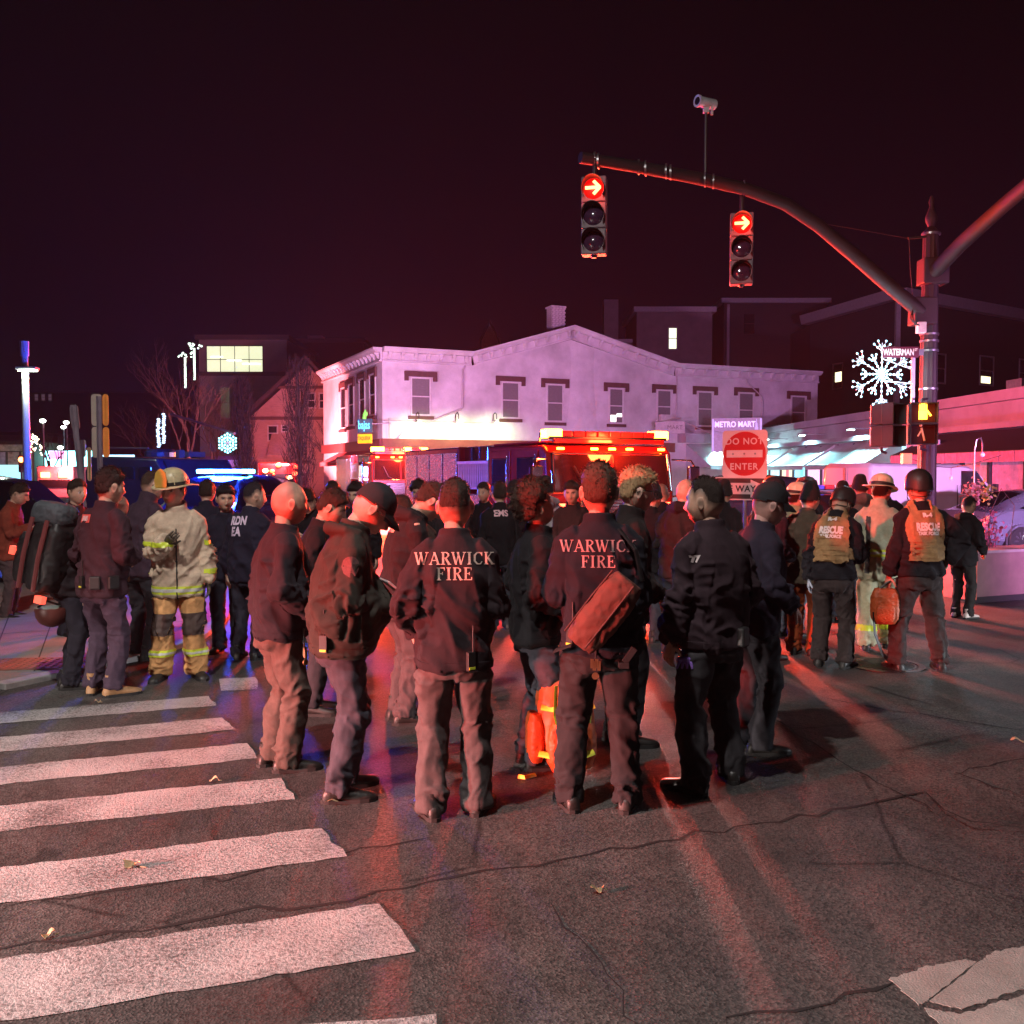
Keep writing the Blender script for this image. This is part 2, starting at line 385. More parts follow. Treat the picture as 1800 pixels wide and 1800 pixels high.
def hand(mb, W, dirv, palm_n, side, mi, curl=0.5, s=1.0):
    """palm and five bent fingers from the wrist W along dirv; palm faces palm_n"""
    d = dirv.normalized(); n = (palm_n-d*palm_n.dot(d)).normalized(); x = d.cross(n)*side      # x points to the thumb side
    rings = []
    for t, w, th in ((-.02,.026,.02),(.01,.028,.019),(.04,.038,.016),(.075,.042,.015),(.095,.040,.013)):
        rings.append(ell(W+d*t*s, x, n, w*s, th*s, 10, 2.6))
    mb.loft(rings, mi=mi)
    for i, (ox, ln) in enumerate(((.030,.070),(.010,.078),(-.011,.073),(-.031,.058))):
        p = W+d*.088*s+x*ox*s; pts = [p-d*.012*s, p]; a = 0
        for seg, f in enumerate((.46,.32,.26)):
            a += curl*(0.55, .75, .55)[seg]*(1+.08*i); p = p+(d*math.cos(a)+n*math.sin(a))*ln*f*s; pts.append(p)
        mb.tube(pts, [.0095*s,.0098*s,.0088*s,.008*s,.006*s], 6, mi=mi)
    p = W+d*.025*s+x*.026*s; t1 = (d*.55+x*.75+n*.35).normalized(); t2 = (d*.85+x*.25+n*.5).normalized()
    mb.tube([p-t1*.012*s, p+t1*.02*s, p+t1*.042*s, p+t1*.042*s+t2*.028*s, p+t1*.042*s+t2*.05*s], [.014*s,.0135*s,.011*s,.0105*s,.007*s], 6, mi=mi)
WR = dict(side=(.255,.03,.845), pocket=(.20,.17,1.00), front=(.055,.27,1.03), back=(.07,-.19,.98), chest=(.07,.27,1.24), phone=(.07,.30,1.20),
          hip=(.235,-.01,1.02), reach=(.2,.42,1.2), bag=(.27,.05,.84), belly=(.10,.22,1.10), cross=(-.10,.22,1.20), face=(.10,.22,1.50), up=(.30,.22,1.30))
def cloth(name, c, bump=.25, rough=.85): return mat('cloth '+name, c, rough=rough, var=.22, vscale=14, bump=bump, bscale=260, spec=.15, sheen=.02)
def skin_mat(tone):
    key = 'skin %.2f' % tone
    if key in MATS: return MATS[key]
    m = mat(key, (.5,.3,.22), rough=.5, var=0, spec=.4, bump=.12, bscale=320)
    nt = m.node_tree; p = nt.nodes['Principled BSDF']; a = nt.nodes.new('ShaderNodeVertexColor'); a.layer_name = 'Col'
    nt.links.new(a.outputs[0], p.inputs['Base Color']); p.inputs['Subsurface Weight'].default_value = .06; p.inputs['Subsurface Radius'].default_value = (.012,.005,.003)
    return m
def person(foot, h=1.8, face=0.0, label='', group=None, lod=1, lean=4, hunch=12, twist=0, tilt=0, head=(0,0,0), arms=('side','side'), pole=None, stance=.20, stag=0.0, toe=12, knee=(0,0),
           bulk=1.0, belly=0.0, jacket=(.02,.02,.03), jname='navy', trousers=(.03,.03,.04), tname='dark', hem=.80, loose=1.0, shoe=(.015,.013,.012), boot=.0, skin=(.62,.37,.27), hair='short', haircol=(.03,.018,.012),
           recede=0.0, beard=0.0, glove=None, hat=None, collar=.045, hood=None, curl=.5, seed=0, z0=0.0, cuffw=1.0, shift=0.0, sleeve=1.0):
    """facing 0 looks along +Y (away from the camera); positive turns left (counter-clockwise)"""
    bulk = 1+(bulk-1)*.55-.06; loose = 1+(loose-1)*.45
    s = h/1.80; root = empty('person', (foot[0], foot[1], z0), R(face), label, 'person', group)
    I = dict(root=root, s=s, lod=lod)
    rng = random.Random(seed*77+5)
    vox = {2: .0095, 1: .0125, 0: .019}[lod]
    # skeleton
    pel = Vector((shift, 0, .93)); LN = .57
    def spine(t):
        n = 10; p = pel.copy(); a = R(lean)*(.5 if t < 0 else 1)
        if t < 0: return p+Vector((0, math.sin(a*.4), math.cos(a*.4)))*(t*LN), a*.4, 0
        for i in range(n):
            tt = t*(i+.5)/n; a = R(lean)+R(hunch)*tt*tt; b = R(tilt)*tt
            p = p+Vector((math.sin(b), math.sin(a)*math.cos(b), math.cos(a)*math.cos(b)))*(t*LN/n)
        return p, R(lean)+R(hunch)*t*t, R(tilt)*t
    def fr(t):
        p, a, b = spine(t); up = Vector((math.sin(b), math.sin(a)*math.cos(b), math.cos(a)*math.cos(b))); tw = R(twist)*max(0, min(1, t))
        x = Vector((math.cos(tw), math.sin(tw), 0)); x = (x-up*x.dot(up)).normalized(); return p, x, up.cross(x), up
    TP, TX, TY, TU = fr(1.0); CP, CX, CY, CU = fr(.62)
    SH = {}
    for sd in (1, -1):
        p, x, y, u = fr(.865); SH[sd] = p + x*(.156*sd) + u*.0
    rest = Vector((0, .03, 1.43)); mid = (SH[1]+SH[-1])/2
    EL = {}; WRI = {}; TWm = Matrix.Rotation(R(twist), 3, 'Z')
    for sd, nm in ((1, arms[1]), (-1, arms[0])):          # arms = (left, right); local +X is the person's right
        w = WR[nm] if isinstance(nm, str) else nm; w = Vector((w[0]*sd, w[1], w[2])) if isinstance(nm, str) else Vector(w)
        w = TWm @ w + (mid-rest)*Vector((1, .75, .9))
        pl = Vector((.55*sd, -1, -.25)) if nm not in ('hip', 'up', 'face') else Vector((1.0*sd, -.6, -.3))
        pl = TWm @ pl
        EL[sd], WRI[sd] = ik(SH[sd], w, .30, .265, pl)
    FT = {}; KN = {}; HP = {}
    for sd in (1, -1):
        HP[sd] = pel+Vector((.088*sd, 0, -.03)); FT[sd] = Vector((stance*.5*sd, stag*.5*sd, .085))
        kk = knee[0] if sd < 0 else knee[1]
        KN[sd], FT[sd] = ik(HP[sd], FT[sd], .415, .415, Vector((.12*sd+kk, 1, 0)))
    S = Matrix.Scale(s, 4)
    # ---- garments
    def torso(mb, t0, grow, prof):
        rings = []
        for z, w, d in prof:
            t = (z-.93)/LN; p, x, y, u = fr(t)
            bl = belly*math.exp(-((z-1.08)/.14)**2)
            rings.append(ell(p+y*.012, x, y, (w*bulk+bl*.5+grow), (d*bulk+bl+grow), 28, 2.35, (d*bulk+grow+bl*.15)))
        mb.loft(rings)
    J = MB()
    prof = [(hem,.180,.138),(hem+.03,.186,.142),(.93,.184,.140),(1.02,.176,.132),(1.14,.176,.132),(1.27,.184,.136),(1.35,.180,.128),(1.41,.160,.114),(1.45,.126,.098),(1.48,.102,.088),(1.505,.080,.078),(1.525,.066,.068)]
    torso(J, 0, .010*loose, prof)
    for sd in (1, -1):
        a, e, w = SH[sd], EL[sd], WRI[sd]; L1 = loose; p, x, y, u = fr(.80)
        ins = p+x*(.07*sd)+u*.02; sl = sleeve
        pts = [ins, a+u*.004-x*.03*sd, a+(e-a)*.12+x*.004*sd, a.lerp(e,.35), a.lerp(e,.7), e, e.lerp(w,.35)]
        rr = [.055,.070,.072,.063,.057,.053*L1,.052*L1]
        if sl > .5: pts += [e.lerp(w,.75), e.lerp(w,.97)]; rr += [.048*L1,.044*L1*cuffw]
        J.tube(pts, [q*(.55+.45*bulk)+.004 for q in rr], 14)
    if collar:
        p, x, y, u = fr(1.02); rings = []
        for k in range(22):
            an = 2*math.pi*k/22; c = p+y*.012+x*math.cos(an)*.074+y*math.sin(an)*.078
            o = (x*math.cos(an)+y*math.sin(an)); hgt = collar*(1-.25*max(0, math.sin(an)))
            rings.append([c-u*.03-o*.010, c-u*.03+o*.016, c+u*hgt+o*.010, c+u*hgt-o*.006])
        rings.append(rings[0]); J.loft(rings, cap=False)
    if hood:
        p, x, y, u = fr(.99)
        J.tube([p+x*.12+y*.03, p+x*.115-y*.055+u*.0, p-y*.125-u*.01, p-x*.115-y*.055, p-x*.12+y*.03], [.03,.05*hood,(.075*hood),.05*hood,.03], 10)
    jm = remesh(J, vox, 4)
    co, nr = arrays(jm)
    chains = [([SH[sd], EL[sd], WRI[sd]], [(.30,.085,.010*loose,.045),(.44,.14,.007*loose,.062),(.12,.10,.006*loose,.07),(.55,.04,.006,.03)]) for sd in (1,-1)]
    chains.append(([pel, spine(.5)[0], spine(.95)[0]], [(.02,.10,.006*loose,.07),(.2,.2,.004*loose,.11)]))
    d = limb_folds(co, nr, chains, seed+1)
    wv = np.array([[1,0,0],[0,1,0],[.35,.2,1]])
    d += .034*loose*(ridge((co@wv)*np.array([7.0,7.0,2.2])+seed, seed+3)**2-.42)*sst(.75,1.0,co[:,2])*(.25+.75*sst(1.48,1.25,co[:,2]))
    d += .022*loose*(ridge((co@np.array([[1,0,.8],[0,1,0],[.5,0,1]]))*np.array([5,5,8.0])+3.1*seed, seed+9)**2-.42)*sst(1.3,1.05,co[:,2])
    d += .003*(fbm(co*38, seed+11, 2)-.5)
    d *= 1-.8*sst(1.46, 1.53, co[:,2])
    co = co+nr*d[:,None]; put(jm, co*s); smooth_all(jm)
    jo = link_mesh('jacket', jm, root, cloth(jname, jacket)); I['jacket'] = jo; I['jm'] = jm
    # ---- trousers
    T = MB(); rings = []
    for z, w, dd in [(1.03,.155,.120),(.98,.164,.126),(.92,.172,.134),(.86,.174,.136),(.80,.165,.128),(.76,.14,.105)]:
        p, x, y, u = fr((z-.93)/LN); rings.append(ell(p, x, y, w*bulk*.98+.004, dd*bulk*.98+.004, 26, 2.4))
    T.loft(rings)
    for sd in (1, -1):
        a, k, f = HP[sd], KN[sd], FT[sd]; b2 = .6+.4*bulk
        T.tube([a+Vector((0,0,.04)), a.lerp(k,.2), a.lerp(k,.5), a.lerp(k,.82), k, k.lerp(f,.3), k.lerp(f,.65), k.lerp(f,.92), f+Vector((0,0,-.045+boot))],
               [.094*b2,.096*b2,.084*b2*loose,.070*loose,.067*loose,.066*loose,.062*loose*cuffw,.060*loose*cuffw,.062*loose*cuffw], 16)
    tm = remesh(T, vox, 3)
    co, nr = arrays(tm)
    chains = [([HP[sd], KN[sd], FT[sd]], [(.42,.10,.007*loose,.055),(.80,.075,.009*loose,.042),(.62,.12,.005,.08),(.12,.10,.007,.06)]) for sd in (1,-1)]
    d = limb_folds(co, nr, chains, seed+21)
    d += .020*loose*(ridge(co*np.array([9,9,2.6])+seed*2, seed+23)**2-.42)*sst(.95,.65,co[:,2])
    d += .015*(ridge((co@np.array([[1,0,.6],[0,1,.3],[.6,0,1]]))*np.array([5,5,8.0])+seed, seed+27)**2-.42)
    d = d*sst(hem+.03, hem-.05, co[:,2]) - .016*sst(hem-.03, hem+.02, co[:,2])
    co = co+nr*d[:,None]; co[:,2] = np.maximum(co[:,2], .012+boot*.5); put(tm, co*s); smooth_all(tm)
    to = link_mesh('trousers', tm, root, cloth('t '+tname, trousers)); I['trousers'] = to; I['tm'] = tm
    if lod == 2:
        jc, jn = arrays(jm); q = jc/s; core = np.hypot(q[:,0], q[:,1]*.8) < .225*bulk+.02
        hb_ = patch(jm, core&(q[:,2] < hem+.055)&(q[:,2] > hem+.004), .005)
        if hb_: link_mesh('hem_band', hb_, jo, cloth(jname, jacket))
        for sd in (1, -1):
            e_, w_ = np.array(EL[sd]), np.array(WRI[sd]); ax = (w_-e_)/np.linalg.norm(w_-e_); tt = (q-e_)@ax; rr = np.linalg.norm(q-e_-tt[:,None]*ax, axis=1)
            cb_ = patch(jm, (np.abs(tt-.235) < .020)&(rr < .075), .004)
            if cb_: link_mesh('cuff', cb_, jo, cloth(jname, jacket))
    # ---- shoes
    smt = mat('shoe %.3f%.3f' % (shoe[0], shoe[2]), shoe, rough=.5, var=.25, vscale=20, bump=.1, bscale=80); sole = mat('sole', (.012,.011,.011), rough=.8, var=.2)
    for sd in (1, -1):
        f = FT[sd]; b = MB(); Rz = Matrix.Rotation(R(-toe*sd), 3, 'Z'); O = Vector((f.x, f.y, 0)); rings = []
        for y, w, hh in ((-.085,.022,.05),(-.075,.034,.075),(-.04,.038,.095),(0,.039,.105),(.05,.041,.088),(.10,.047,.066),(.15,.048,.055),(.19,.040,.046),(.212,.022,.034)):
            rr = []
            for k in range(12):
                a = 2*math.pi*k/12; ca, sa = math.cos(a), math.sin(a); q = (abs(ca)**2.6+abs(sa)**2.6)**(-1/2.6)
                rr.append(O+Rz @ Vector((w*q*ca, y, max(.014, hh*.5+hh*.5*q*sa))))
            rings.append(rr)
        b.loft(rings)
        b.tube([O+Rz @ Vector((0,-.02,.05)), O+Rz @ Vector((0,-.025,.10)), O+Rz @ Vector((0,-.03,.15+boot))], [.036,.036,.037], 12)
        b.v = [tuple(Vector(p)*s) for p in b.v]
        so = b.build('shoe', smt, root, smooth=60)
        c = MB(); out = [(-.094,.0),(-.085,.026),(-.05,.040),(0,.041),(.06,.046),(.12,.053),(.17,.048),(.205,.030),(.222,.0)]
        poly = [O+Rz @ Vector((w,y,0)) for y, w in out]+[O+Rz @ Vector((-w,y,0)) for y, w in out[1:-1][::-1]]
        c.extr([Vector((p.x,p.y,0))*s for p in poly], (0,0,.022*s)); c.build('sole', sole, so)
    # ---- head, neck, hands and body: one mesh
    B = MB()
    hx, hy, hz = head       # yaw (left +), pitch (down +), roll
    nb = TP+TU*.01; base_pitch = (R(lean)+R(hunch))*.30
    HM = Matrix.Rotation(R(hx+twist), 4, 'Z') @ Matrix.Rotation(-R(hy)-base_pitch, 4, 'X') @ Matrix.Rotation(R(hz), 4, 'Y')
    up = (HM.to_3x3() @ Vector((0,0,1))); fw = (HM.to_3x3() @ Vector((0,1,0)))
    hc = nb + TU*.026 + up*.128 + fw*.026
    HM.translation = hc; HM = HM @ Matrix.Scale(1.17, 4); I['HM'] = S @ HM; I['frame'] = fr
    nl, no = {2: (46,58), 1: (34,44), 0: (24,32)}[lod]
    hco, hnr, hf, front = head_grid(nl, no)
    XH = I['HM']
    # body core
    C = MB()
    rings = []
    for z, w, dd in [(.80,.15,.11),(.93,.165,.12),(1.05,.15,.11),(1.2,.16,.115),(1.35,.165,.11),(1.43,.13,.09),(1.48,.075,.07),(1.53,.055,.058)]:
        p, x, y, u = fr((z-.93)/LN); rings.append(ell(p, x, y, w*bulk*.9, dd*bulk*.9, 18))
    C.loft(rings)
    C.tube([nb-TU*.06, nb, nb+TU*.03+fw*.005, hc-up*.05-fw*.02, hc-up*.02-fw*.022], [.066,.060,.056,.056,.05], 16)
    for sd in (1, -1):
        C.tube([fr(.82)[0], SH[sd], SH[sd].lerp(EL[sd],.4), EL[sd], EL[sd].lerp(WRI[sd],.4), WRI[sd]], [.05,.055,.046,.038,.036,.026], 10)
        C.tube([pel, HP[sd], HP[sd].lerp(KN[sd],.4), KN[sd], KN[sd].lerp(FT[sd],.35), FT[sd]], [.08,.085,.07,.052,.05,.036], 10)
    cm = remesh(C, .015, 3); cco, _ = arrays(cm); cf = [tuple(p.vertices) for p in cm.polygons]; bpy.data.meshes.remove(cm)
    B.add([tuple(p*s) for p in cco], cf, 0); ncore = len(B.v)
    B.add([tuple(XH @ Vector(p)) for p in hco], hf, 0); nhead = len(B.v)
    ear_shade = []
    for sd in (1, -1):
        er = MB(); er.ball((0,0,0), (.010,.020,.033), 12)
        ev = []
        for p in er.v:
            p = Vector(p); o = p.x > 0
            if o: p.x -= .010*math.exp(-((p.y/.011)**2+(p.z/.02)**2))
            p.y *= 1+.25*p.z/.033; p = Matrix.Rotation(R(-28), 3, 'Z') @ p
            ev.append(XH @ Vector((sd*(.078+p.x*1.05), -.014+p.y, -.004+p.z)))
        B.add(ev, er.f, 0); ear_shade += [.42 if (Vector(p).x > .002 and abs(p[1]) < .013 and abs(p[2]) < .02) else .9 for p in er.v]  # hollow of the ear darkened in the vertex colour as shade
    nearn = len(B.v)
    for sd in (1, -1):
        dv = (WRI[sd]-EL[sd]).normalized(); nm = arms[1] if sd > 0 else arms[0]
        if nm in ('side', 'bag'): pn = Vector((-sd*.9, .25, 0)); dv = (dv+Vector((0,.06,-.25))).normalized()
        elif nm in ('front', 'belly', 'pocket', 'cross'): pn = Vector((-sd*.3, -1, .0))
        else: pn = Vector((-sd*.6, -.5, .6))
        hb = MB(); hand(hb, WRI[sd], dv, TWm @ pn, -1*sd, 0, curl)
        B.add([tuple(Vector(p)*s) for p in hb.v], hb.f, 1)
    nall = len(B.v)
    bme = bpy.data.meshes.new('body'); bme.from_pydata(B.v, [], B.f); bme.polygons.foreach_set('material_index', B.m); smooth_all(bme)
    ca = np.ones((nall,4)); ca[:,:3] = np.array(skin)
    ca[nhead:nearn,:3] *= np.array(ear_shade)[:,None]
    cc = ca[ncore:nhead,:3]; x, y, z = hco.T; G = lambda x0,z0,sx,sz: np.exp(-((np.abs(x)-x0)/sx)**2-((z-z0)/sz)**2)
    sk = np.array(skin); nz = fbm(hco*60, seed, 2)[:,None]; cc *= (.74+.52*nz)*np.array([1,.96,.94])+.10*(fbm(hco*190, seed+2, 1)[:,None]-.5)
    cc[:] = cc*(1-.25*(G(.045,-.02,.03,.03)*front)[:,None]*np.array([0,.5,.5]))
    br = np.clip(1.6*(np.exp(-((np.abs(x)-.031)/.019)**4-((z-.031-.06*(np.abs(x)-.02))/.0055)**2))*front, 0, .9)[:,None]; cc[:] = cc*(1-br)+np.array(haircol)*br
    eye = ((((np.abs(x)-.031)/.0145)**2+((z-.0125)/.0065)**2) < 1)&(front > .5); iris = ((((np.abs(x)-.031)/.006)**2+((z-.013)/.007)**2) < 1)&(front > .5)
    cc[eye] = (.55,.5,.48); cc[iris] = (.02,.012,.01)
    lash = (np.exp(-((np.abs(x)-.031)/.016)**4-((z-.0195)/.003)**2)*front)[:,None]; cc[:] = cc*(1-.7*lash)
    lip = (np.exp(-(x/.023)**4-((z+.067)/.009)**2)*front)[:,None]; cc[:] = cc*(1-.35*lip*np.array([.6,1,1]))
    if beard:
        bd = sst(-.035,-.06, z)*sst(-.03,.0,y)*(1-np.exp(-(x/.02)**4-((z+.067)/.007)**2)); bd = np.maximum(bd, np.exp(-(x/.03)**4-((z+.053)/.005)**2)*front)
        bd = (beard*bd*(.6+.8*fbm(hco*150, seed, 1)))[:,None]; bd = np.clip(bd,0,.95); cc[:] = cc*(1-bd)+np.array(haircol)*bd
    if hair != 'bald':
        hm = hair_mask(hco, recede)+.010*(fbm(hco*110, seed, 2)-.5); q = (sst(*((-.012,.05) if hair in ('buzz','fade') else (-.016,.008)), hm)*(.7 if hair == 'buzz' else .9))[:,None]; cc[:] = cc*(1-q)+np.array(haircol)*q
    at_ = bme.color_attributes.new('Col', 'FLOAT_COLOR', 'POINT'); at_.data.foreach_set('color', ca.astype(np.float32).ravel())
    sm = skin_mat(round(skin[0],2)); gm = sm if glove is None else mat('glove %.2f %.2f %.2f' % glove, glove, rough=.45, var=.12, vscale=40)
    link_mesh('body', bme, root, [sm, gm])
    # ---- hair
    hm = hair_mask(hco, recede, .004)+.012*(fbm(hco*120, seed+3, 2)-.5)
    if hair == 'fade': hm = hm-.034
    hmat = mat('hair %.3f %.3f' % (haircol[0], haircol[2]), haircol, rough=.55, var=.4, vscale=70, bump=.6, bscale=330, spec=.3, stretch=(1,1,.3))
    top = sst(.02,.09,hco[:,2]); fronty = sst(.02,.08,hco[:,1])
    th = {'short': .006+.014*top+.006*fronty*top, 'crew': .006+.012*top+.008*fronty*top, 'fade': .0018+.009*top, 'curly': .024+.018*top, 'afro': .05+.02*top, 'quiff': .010+.016*top+.018*fronty*top}.get(hair)
    if th is not None and not (hat in ('beanie','helmet')):
        nz = {'curly': .016, 'afro': .03, 'short': .005, 'quiff': .006, 'crew': .004}.get(hair, .002); nf = {'curly': 62, 'afro': 50}.get(hair, 38)
        shell(hco, hnr, hf, hm, th, 'hair', hmat, root, XH, seed, nz, nf, tuck=.03 if hair == 'fade' else .012, edge=-.0015 if hair == 'fade' else -.004, blades=(0, 420, 900)[lod] if hair != 'buzz' else 0, blen={'fade': .009, 'crew': .013, 'curly': .022, 'afro': .03}.get(hair, .017))
    # ---- hats
    if hat: I['hat'] = HATS[hat](I, hco, hnr, hf, XH, root, seed)
    return I
# ------------------------------------------------------------ head gear
def hat_cap(I, co, nr, hf, X, root, seed, c=(.012,.012,.016)):
    m = mat('cap cloth %.3f' % c[0], c, rough=.85, var=.25, vscale=30, bump=.3, bscale=300)
    mk = co[:,2]-(.028+.12*np.clip(-co[:,1],0,.1)*(-1)+.10*np.clip(co[:,1],0,.1))
    th = .013+.014*sst(.04,.1,co[:,2])
    cap = shell(co, nr, hf, mk, th, 'cap', m, root, X, seed, .004, 25, edge=.010, tuck=.006)
    b = MB(); N = 15; up = []; dn = []
    for i in range(N):
        a = R(-66+132*i/(N-1)); r0 = Vector((.083*math.sin(a), .106*math.cos(a)-.004, .043)); ln = .072*max(.05, math.cos(a*1.25))**.6
        r1 = r0+Vector((0, ln, -.020-.012*math.cos(a)))+Vector((0,0,-.028*(math.sin(a))**2)); rm = r0.lerp(r1,.5)+Vector((0,0,.006))
        up.append((r0, rm, r1))
    vv = [X @ p for t in up for p in t]+[X @ (p-Vector((0,0,.004))) for t in up for p in t]; n = N*3; ff = []
    for i in range(N-1):
        for j in range(2):
            q = (i*3+j, i*3+j+1, i*3+j+4, i*3+j+3); ff += [q, tuple(k+n for k in q[::-1])]
        ff.append((i*3+2, i*3+5, i*3+5+n, i*3+2+n))
    b.add(vv, ff); b.build('brim', m, cap, smooth=60)
    bt = MB(); bt.ball(X @ Vector((0,-.005,.149)), .007, 8); bt.build('button', m, cap, smooth=60)
    return cap
def hat_beanie(I, co, nr, hf, X, root, seed, c=(.014,.013,.014)):
    m = mat('knit', c, rough=.95, var=.3, vscale=40, bump=.7, bscale=150)
    mk = co[:,2]-(-.008+.30*np.clip(co[:,1],-.1,.1)); th = .012+.018*sst(.06,.12,co[:,2])+.004*sst(.03,.02,mk)
    return shell(co, nr, hf, mk, th, 'beanie', m, root, X, seed, .005, 22, edge=.012, tuck=.004, post=lambda q, k: q+np.array([0,-.012,.016])*sst(.08,.14,q[:,2])[:,None])
def hat_helmet(I, co, nr, hf, X, root, seed, c=(.018,.018,.017)):
    m = mat('ballistic shell', c, rough=.5, var=.2, vscale=10, bump=.12, bscale=90)
    ear = np.exp(-((co[:,1]+.015)/.035)**2)
    mk = co[:,2]-(.022+.12*np.clip(co[:,1],-.1,.1)-.030*ear*1.0-.03*sst(-.03,-.09,co[:,1]))
    th = .024+.014*sst(.02,.1,co[:,2])+.010*ear
    h = shell(co, nr, hf, mk, th, 'helmet', m, root, X, seed, 0, 20, edge=.017, tuck=.005)
    s = MB(); sm = mat('chin strap', (.02,.018,.015), rough=.8)
    for sd in (1,-1):
        s.tube([X @ Vector(p) for p in ((sd*.094,-.02,.0),(sd*.080,.02,-.06),(sd*.045,.055,-.105),(0,.075,-.118))], (.009,.003), 6)
        s.tube([X @ Vector(p) for p in ((sd*.085,-.07,.01),(sd*.078,-.045,-.05),(0,-.085,-.06))], (.007,.003), 6)
    s.build('chin_strap', sm, h, smooth=60)
    return h
def fire_helmet(I, co, nr, hf, X, root, c, shield, seed=0, tilt=0):
    m = mat('fire helmet %.2f' % c[0], c, rough=.42, var=.18, vscale=9, bump=.05, bscale=40, dirt=.35)
    mk = co[:,2]-(.045+.03*co[:,1]*0); th = .030+.030*sst(.05,.11,co[:,2])
    h = shell(co, nr, hf, mk, th, 'helmet', m, root, X, seed, 0, 20, edge=.026, tuck=.004)
    b = MB(); rings = []
    for r0, zz in ((0,.052),(.5,.047),(1,.040),(1,.034),(.5,.040),(0,.045)):
        rr = []
        for k in range(40):
            a = 2*math.pi*k/40; ca, sa = math.cos(a), math.sin(a); ex = .045+.075*max(0,-sa)**2+.015*max(0,sa)
            rx, ry = .098+ex*r0*.8, .120+ex*r0
            rr.append(X @ Vector((rx*ca, ry*sa-.005, zz-.022*r0*max(0,-sa)**2+.012*r0*abs(ca)**2)))
        rings.append(rr)
    rings.append(rings[0]); b.loft(rings, cap=False); b.build('brim', m, h, smooth=50)
    rb = MB()
    for k in range(8):
        a = math.pi*2*k/8
        rb.tube([X @ Vector((math.sin(a)*(.104*math.cos(t)+.004), math.cos(a)*(.128*math.cos(t)+.004), .055+.122*math.sin(t))) for t in np.linspace(.05,1.5,9)], (.003,.003), 6)
    rb.build('ridge', m, h, smooth=60)
    bd = MB(); bd.loft([[X @ Vector((.1085*math.cos(a),.132*math.sin(a)-.004,z)) for a in np.linspace(0,2*math.pi,32,endpoint=False)] for z in (.054,.080)], cap=False)
    bd.build('hat_band', mat('band black', (.015,.014,.013), rough=.6), h, smooth=60)
    sh = MB(); pts = [(-.045,.05),(-.052,.10),(-.040,.155),(-.018,.178),(0,.186),(.018,.178),(.040,.155),(.052,.10),(.045,.05)]
    sh.extr([X @ Vector((x, .148-(z-.05)*.10, z)) for x, z in pts], (X.to_3x3() @ Vector((0,.006,0)))); so = sh.build('shield', mat('helmet shield %.2f' % shield[0], shield, rough=.5, var=.15), h)
    return h
HATS = {'cap': hat_cap, 'beanie': hat_beanie, 'helmet': hat_helmet,
        'fire_white': lambda I,a,b,c,X,r,s: fire_helmet(I,a,b,c,X,r,(.62,.55,.38),(.55,.32,.04),s),
        'fire_cream': lambda I,a,b,c,X,r,s: fire_helmet(I,a,b,c,X,r,(.70,.62,.42),(.6,.12,.04),s),
        'fire_orange': lambda I,a,b,c,X,r,s: fire_helmet(I,a,b,c,X,r,(.75,.22,.03),(.5,.3,.04),s),
        'fire_amber': lambda I,a,b,c,X,r,s: fire_helmet(I,a,b,c,X,r,(.66,.55,.33),(.55,.33,.06),s)}
# ------------------------------------------------------------ things worn on a garment
def print_text(I, vv, ff, t, mats, name='lettering', me=None, off=.005, xoff=0.0, side='back', ang=0.0, parent=None):
    """lay flat letters on a garment's back (or at an angle round it) at spine position t"""
    me = me or I['jm']; s = I['s']; p, x, y, u = I['frame'](t)
    a = R(ang); n = (-y*math.cos(a)+x*math.sin(a)) if side == 'back' else (y*math.cos(a)+x*math.sin(a)); rx = u.cross(n) if True else x
    rx = (u.cross(n)).normalized()
    bvh = BVHTree.FromPolygons([v.co for v in me.vertices], [tuple(q.vertices) for q in me.polygons])
    out = []
    for a_, b_ in vv:
        o = (p + rx*((a_+xoff)/s) + u*(b_/s) + n*.6)*s; h = bvh.ray_cast(o, -n, 1.0*s)
        out.append((h[0] + n*off) if h[0] is not None else (o-n*.45*s))
    b = MB(); b.add(out, ff); return b.build(name, mats, parent or I['jacket'])
def band(I, me, fn, off, name, mats, parent):
    co, nr = arrays(me); m = patch(me, fn(co/I['s'], nr), off)
    return link_mesh(name, m, parent, mats) if m else None
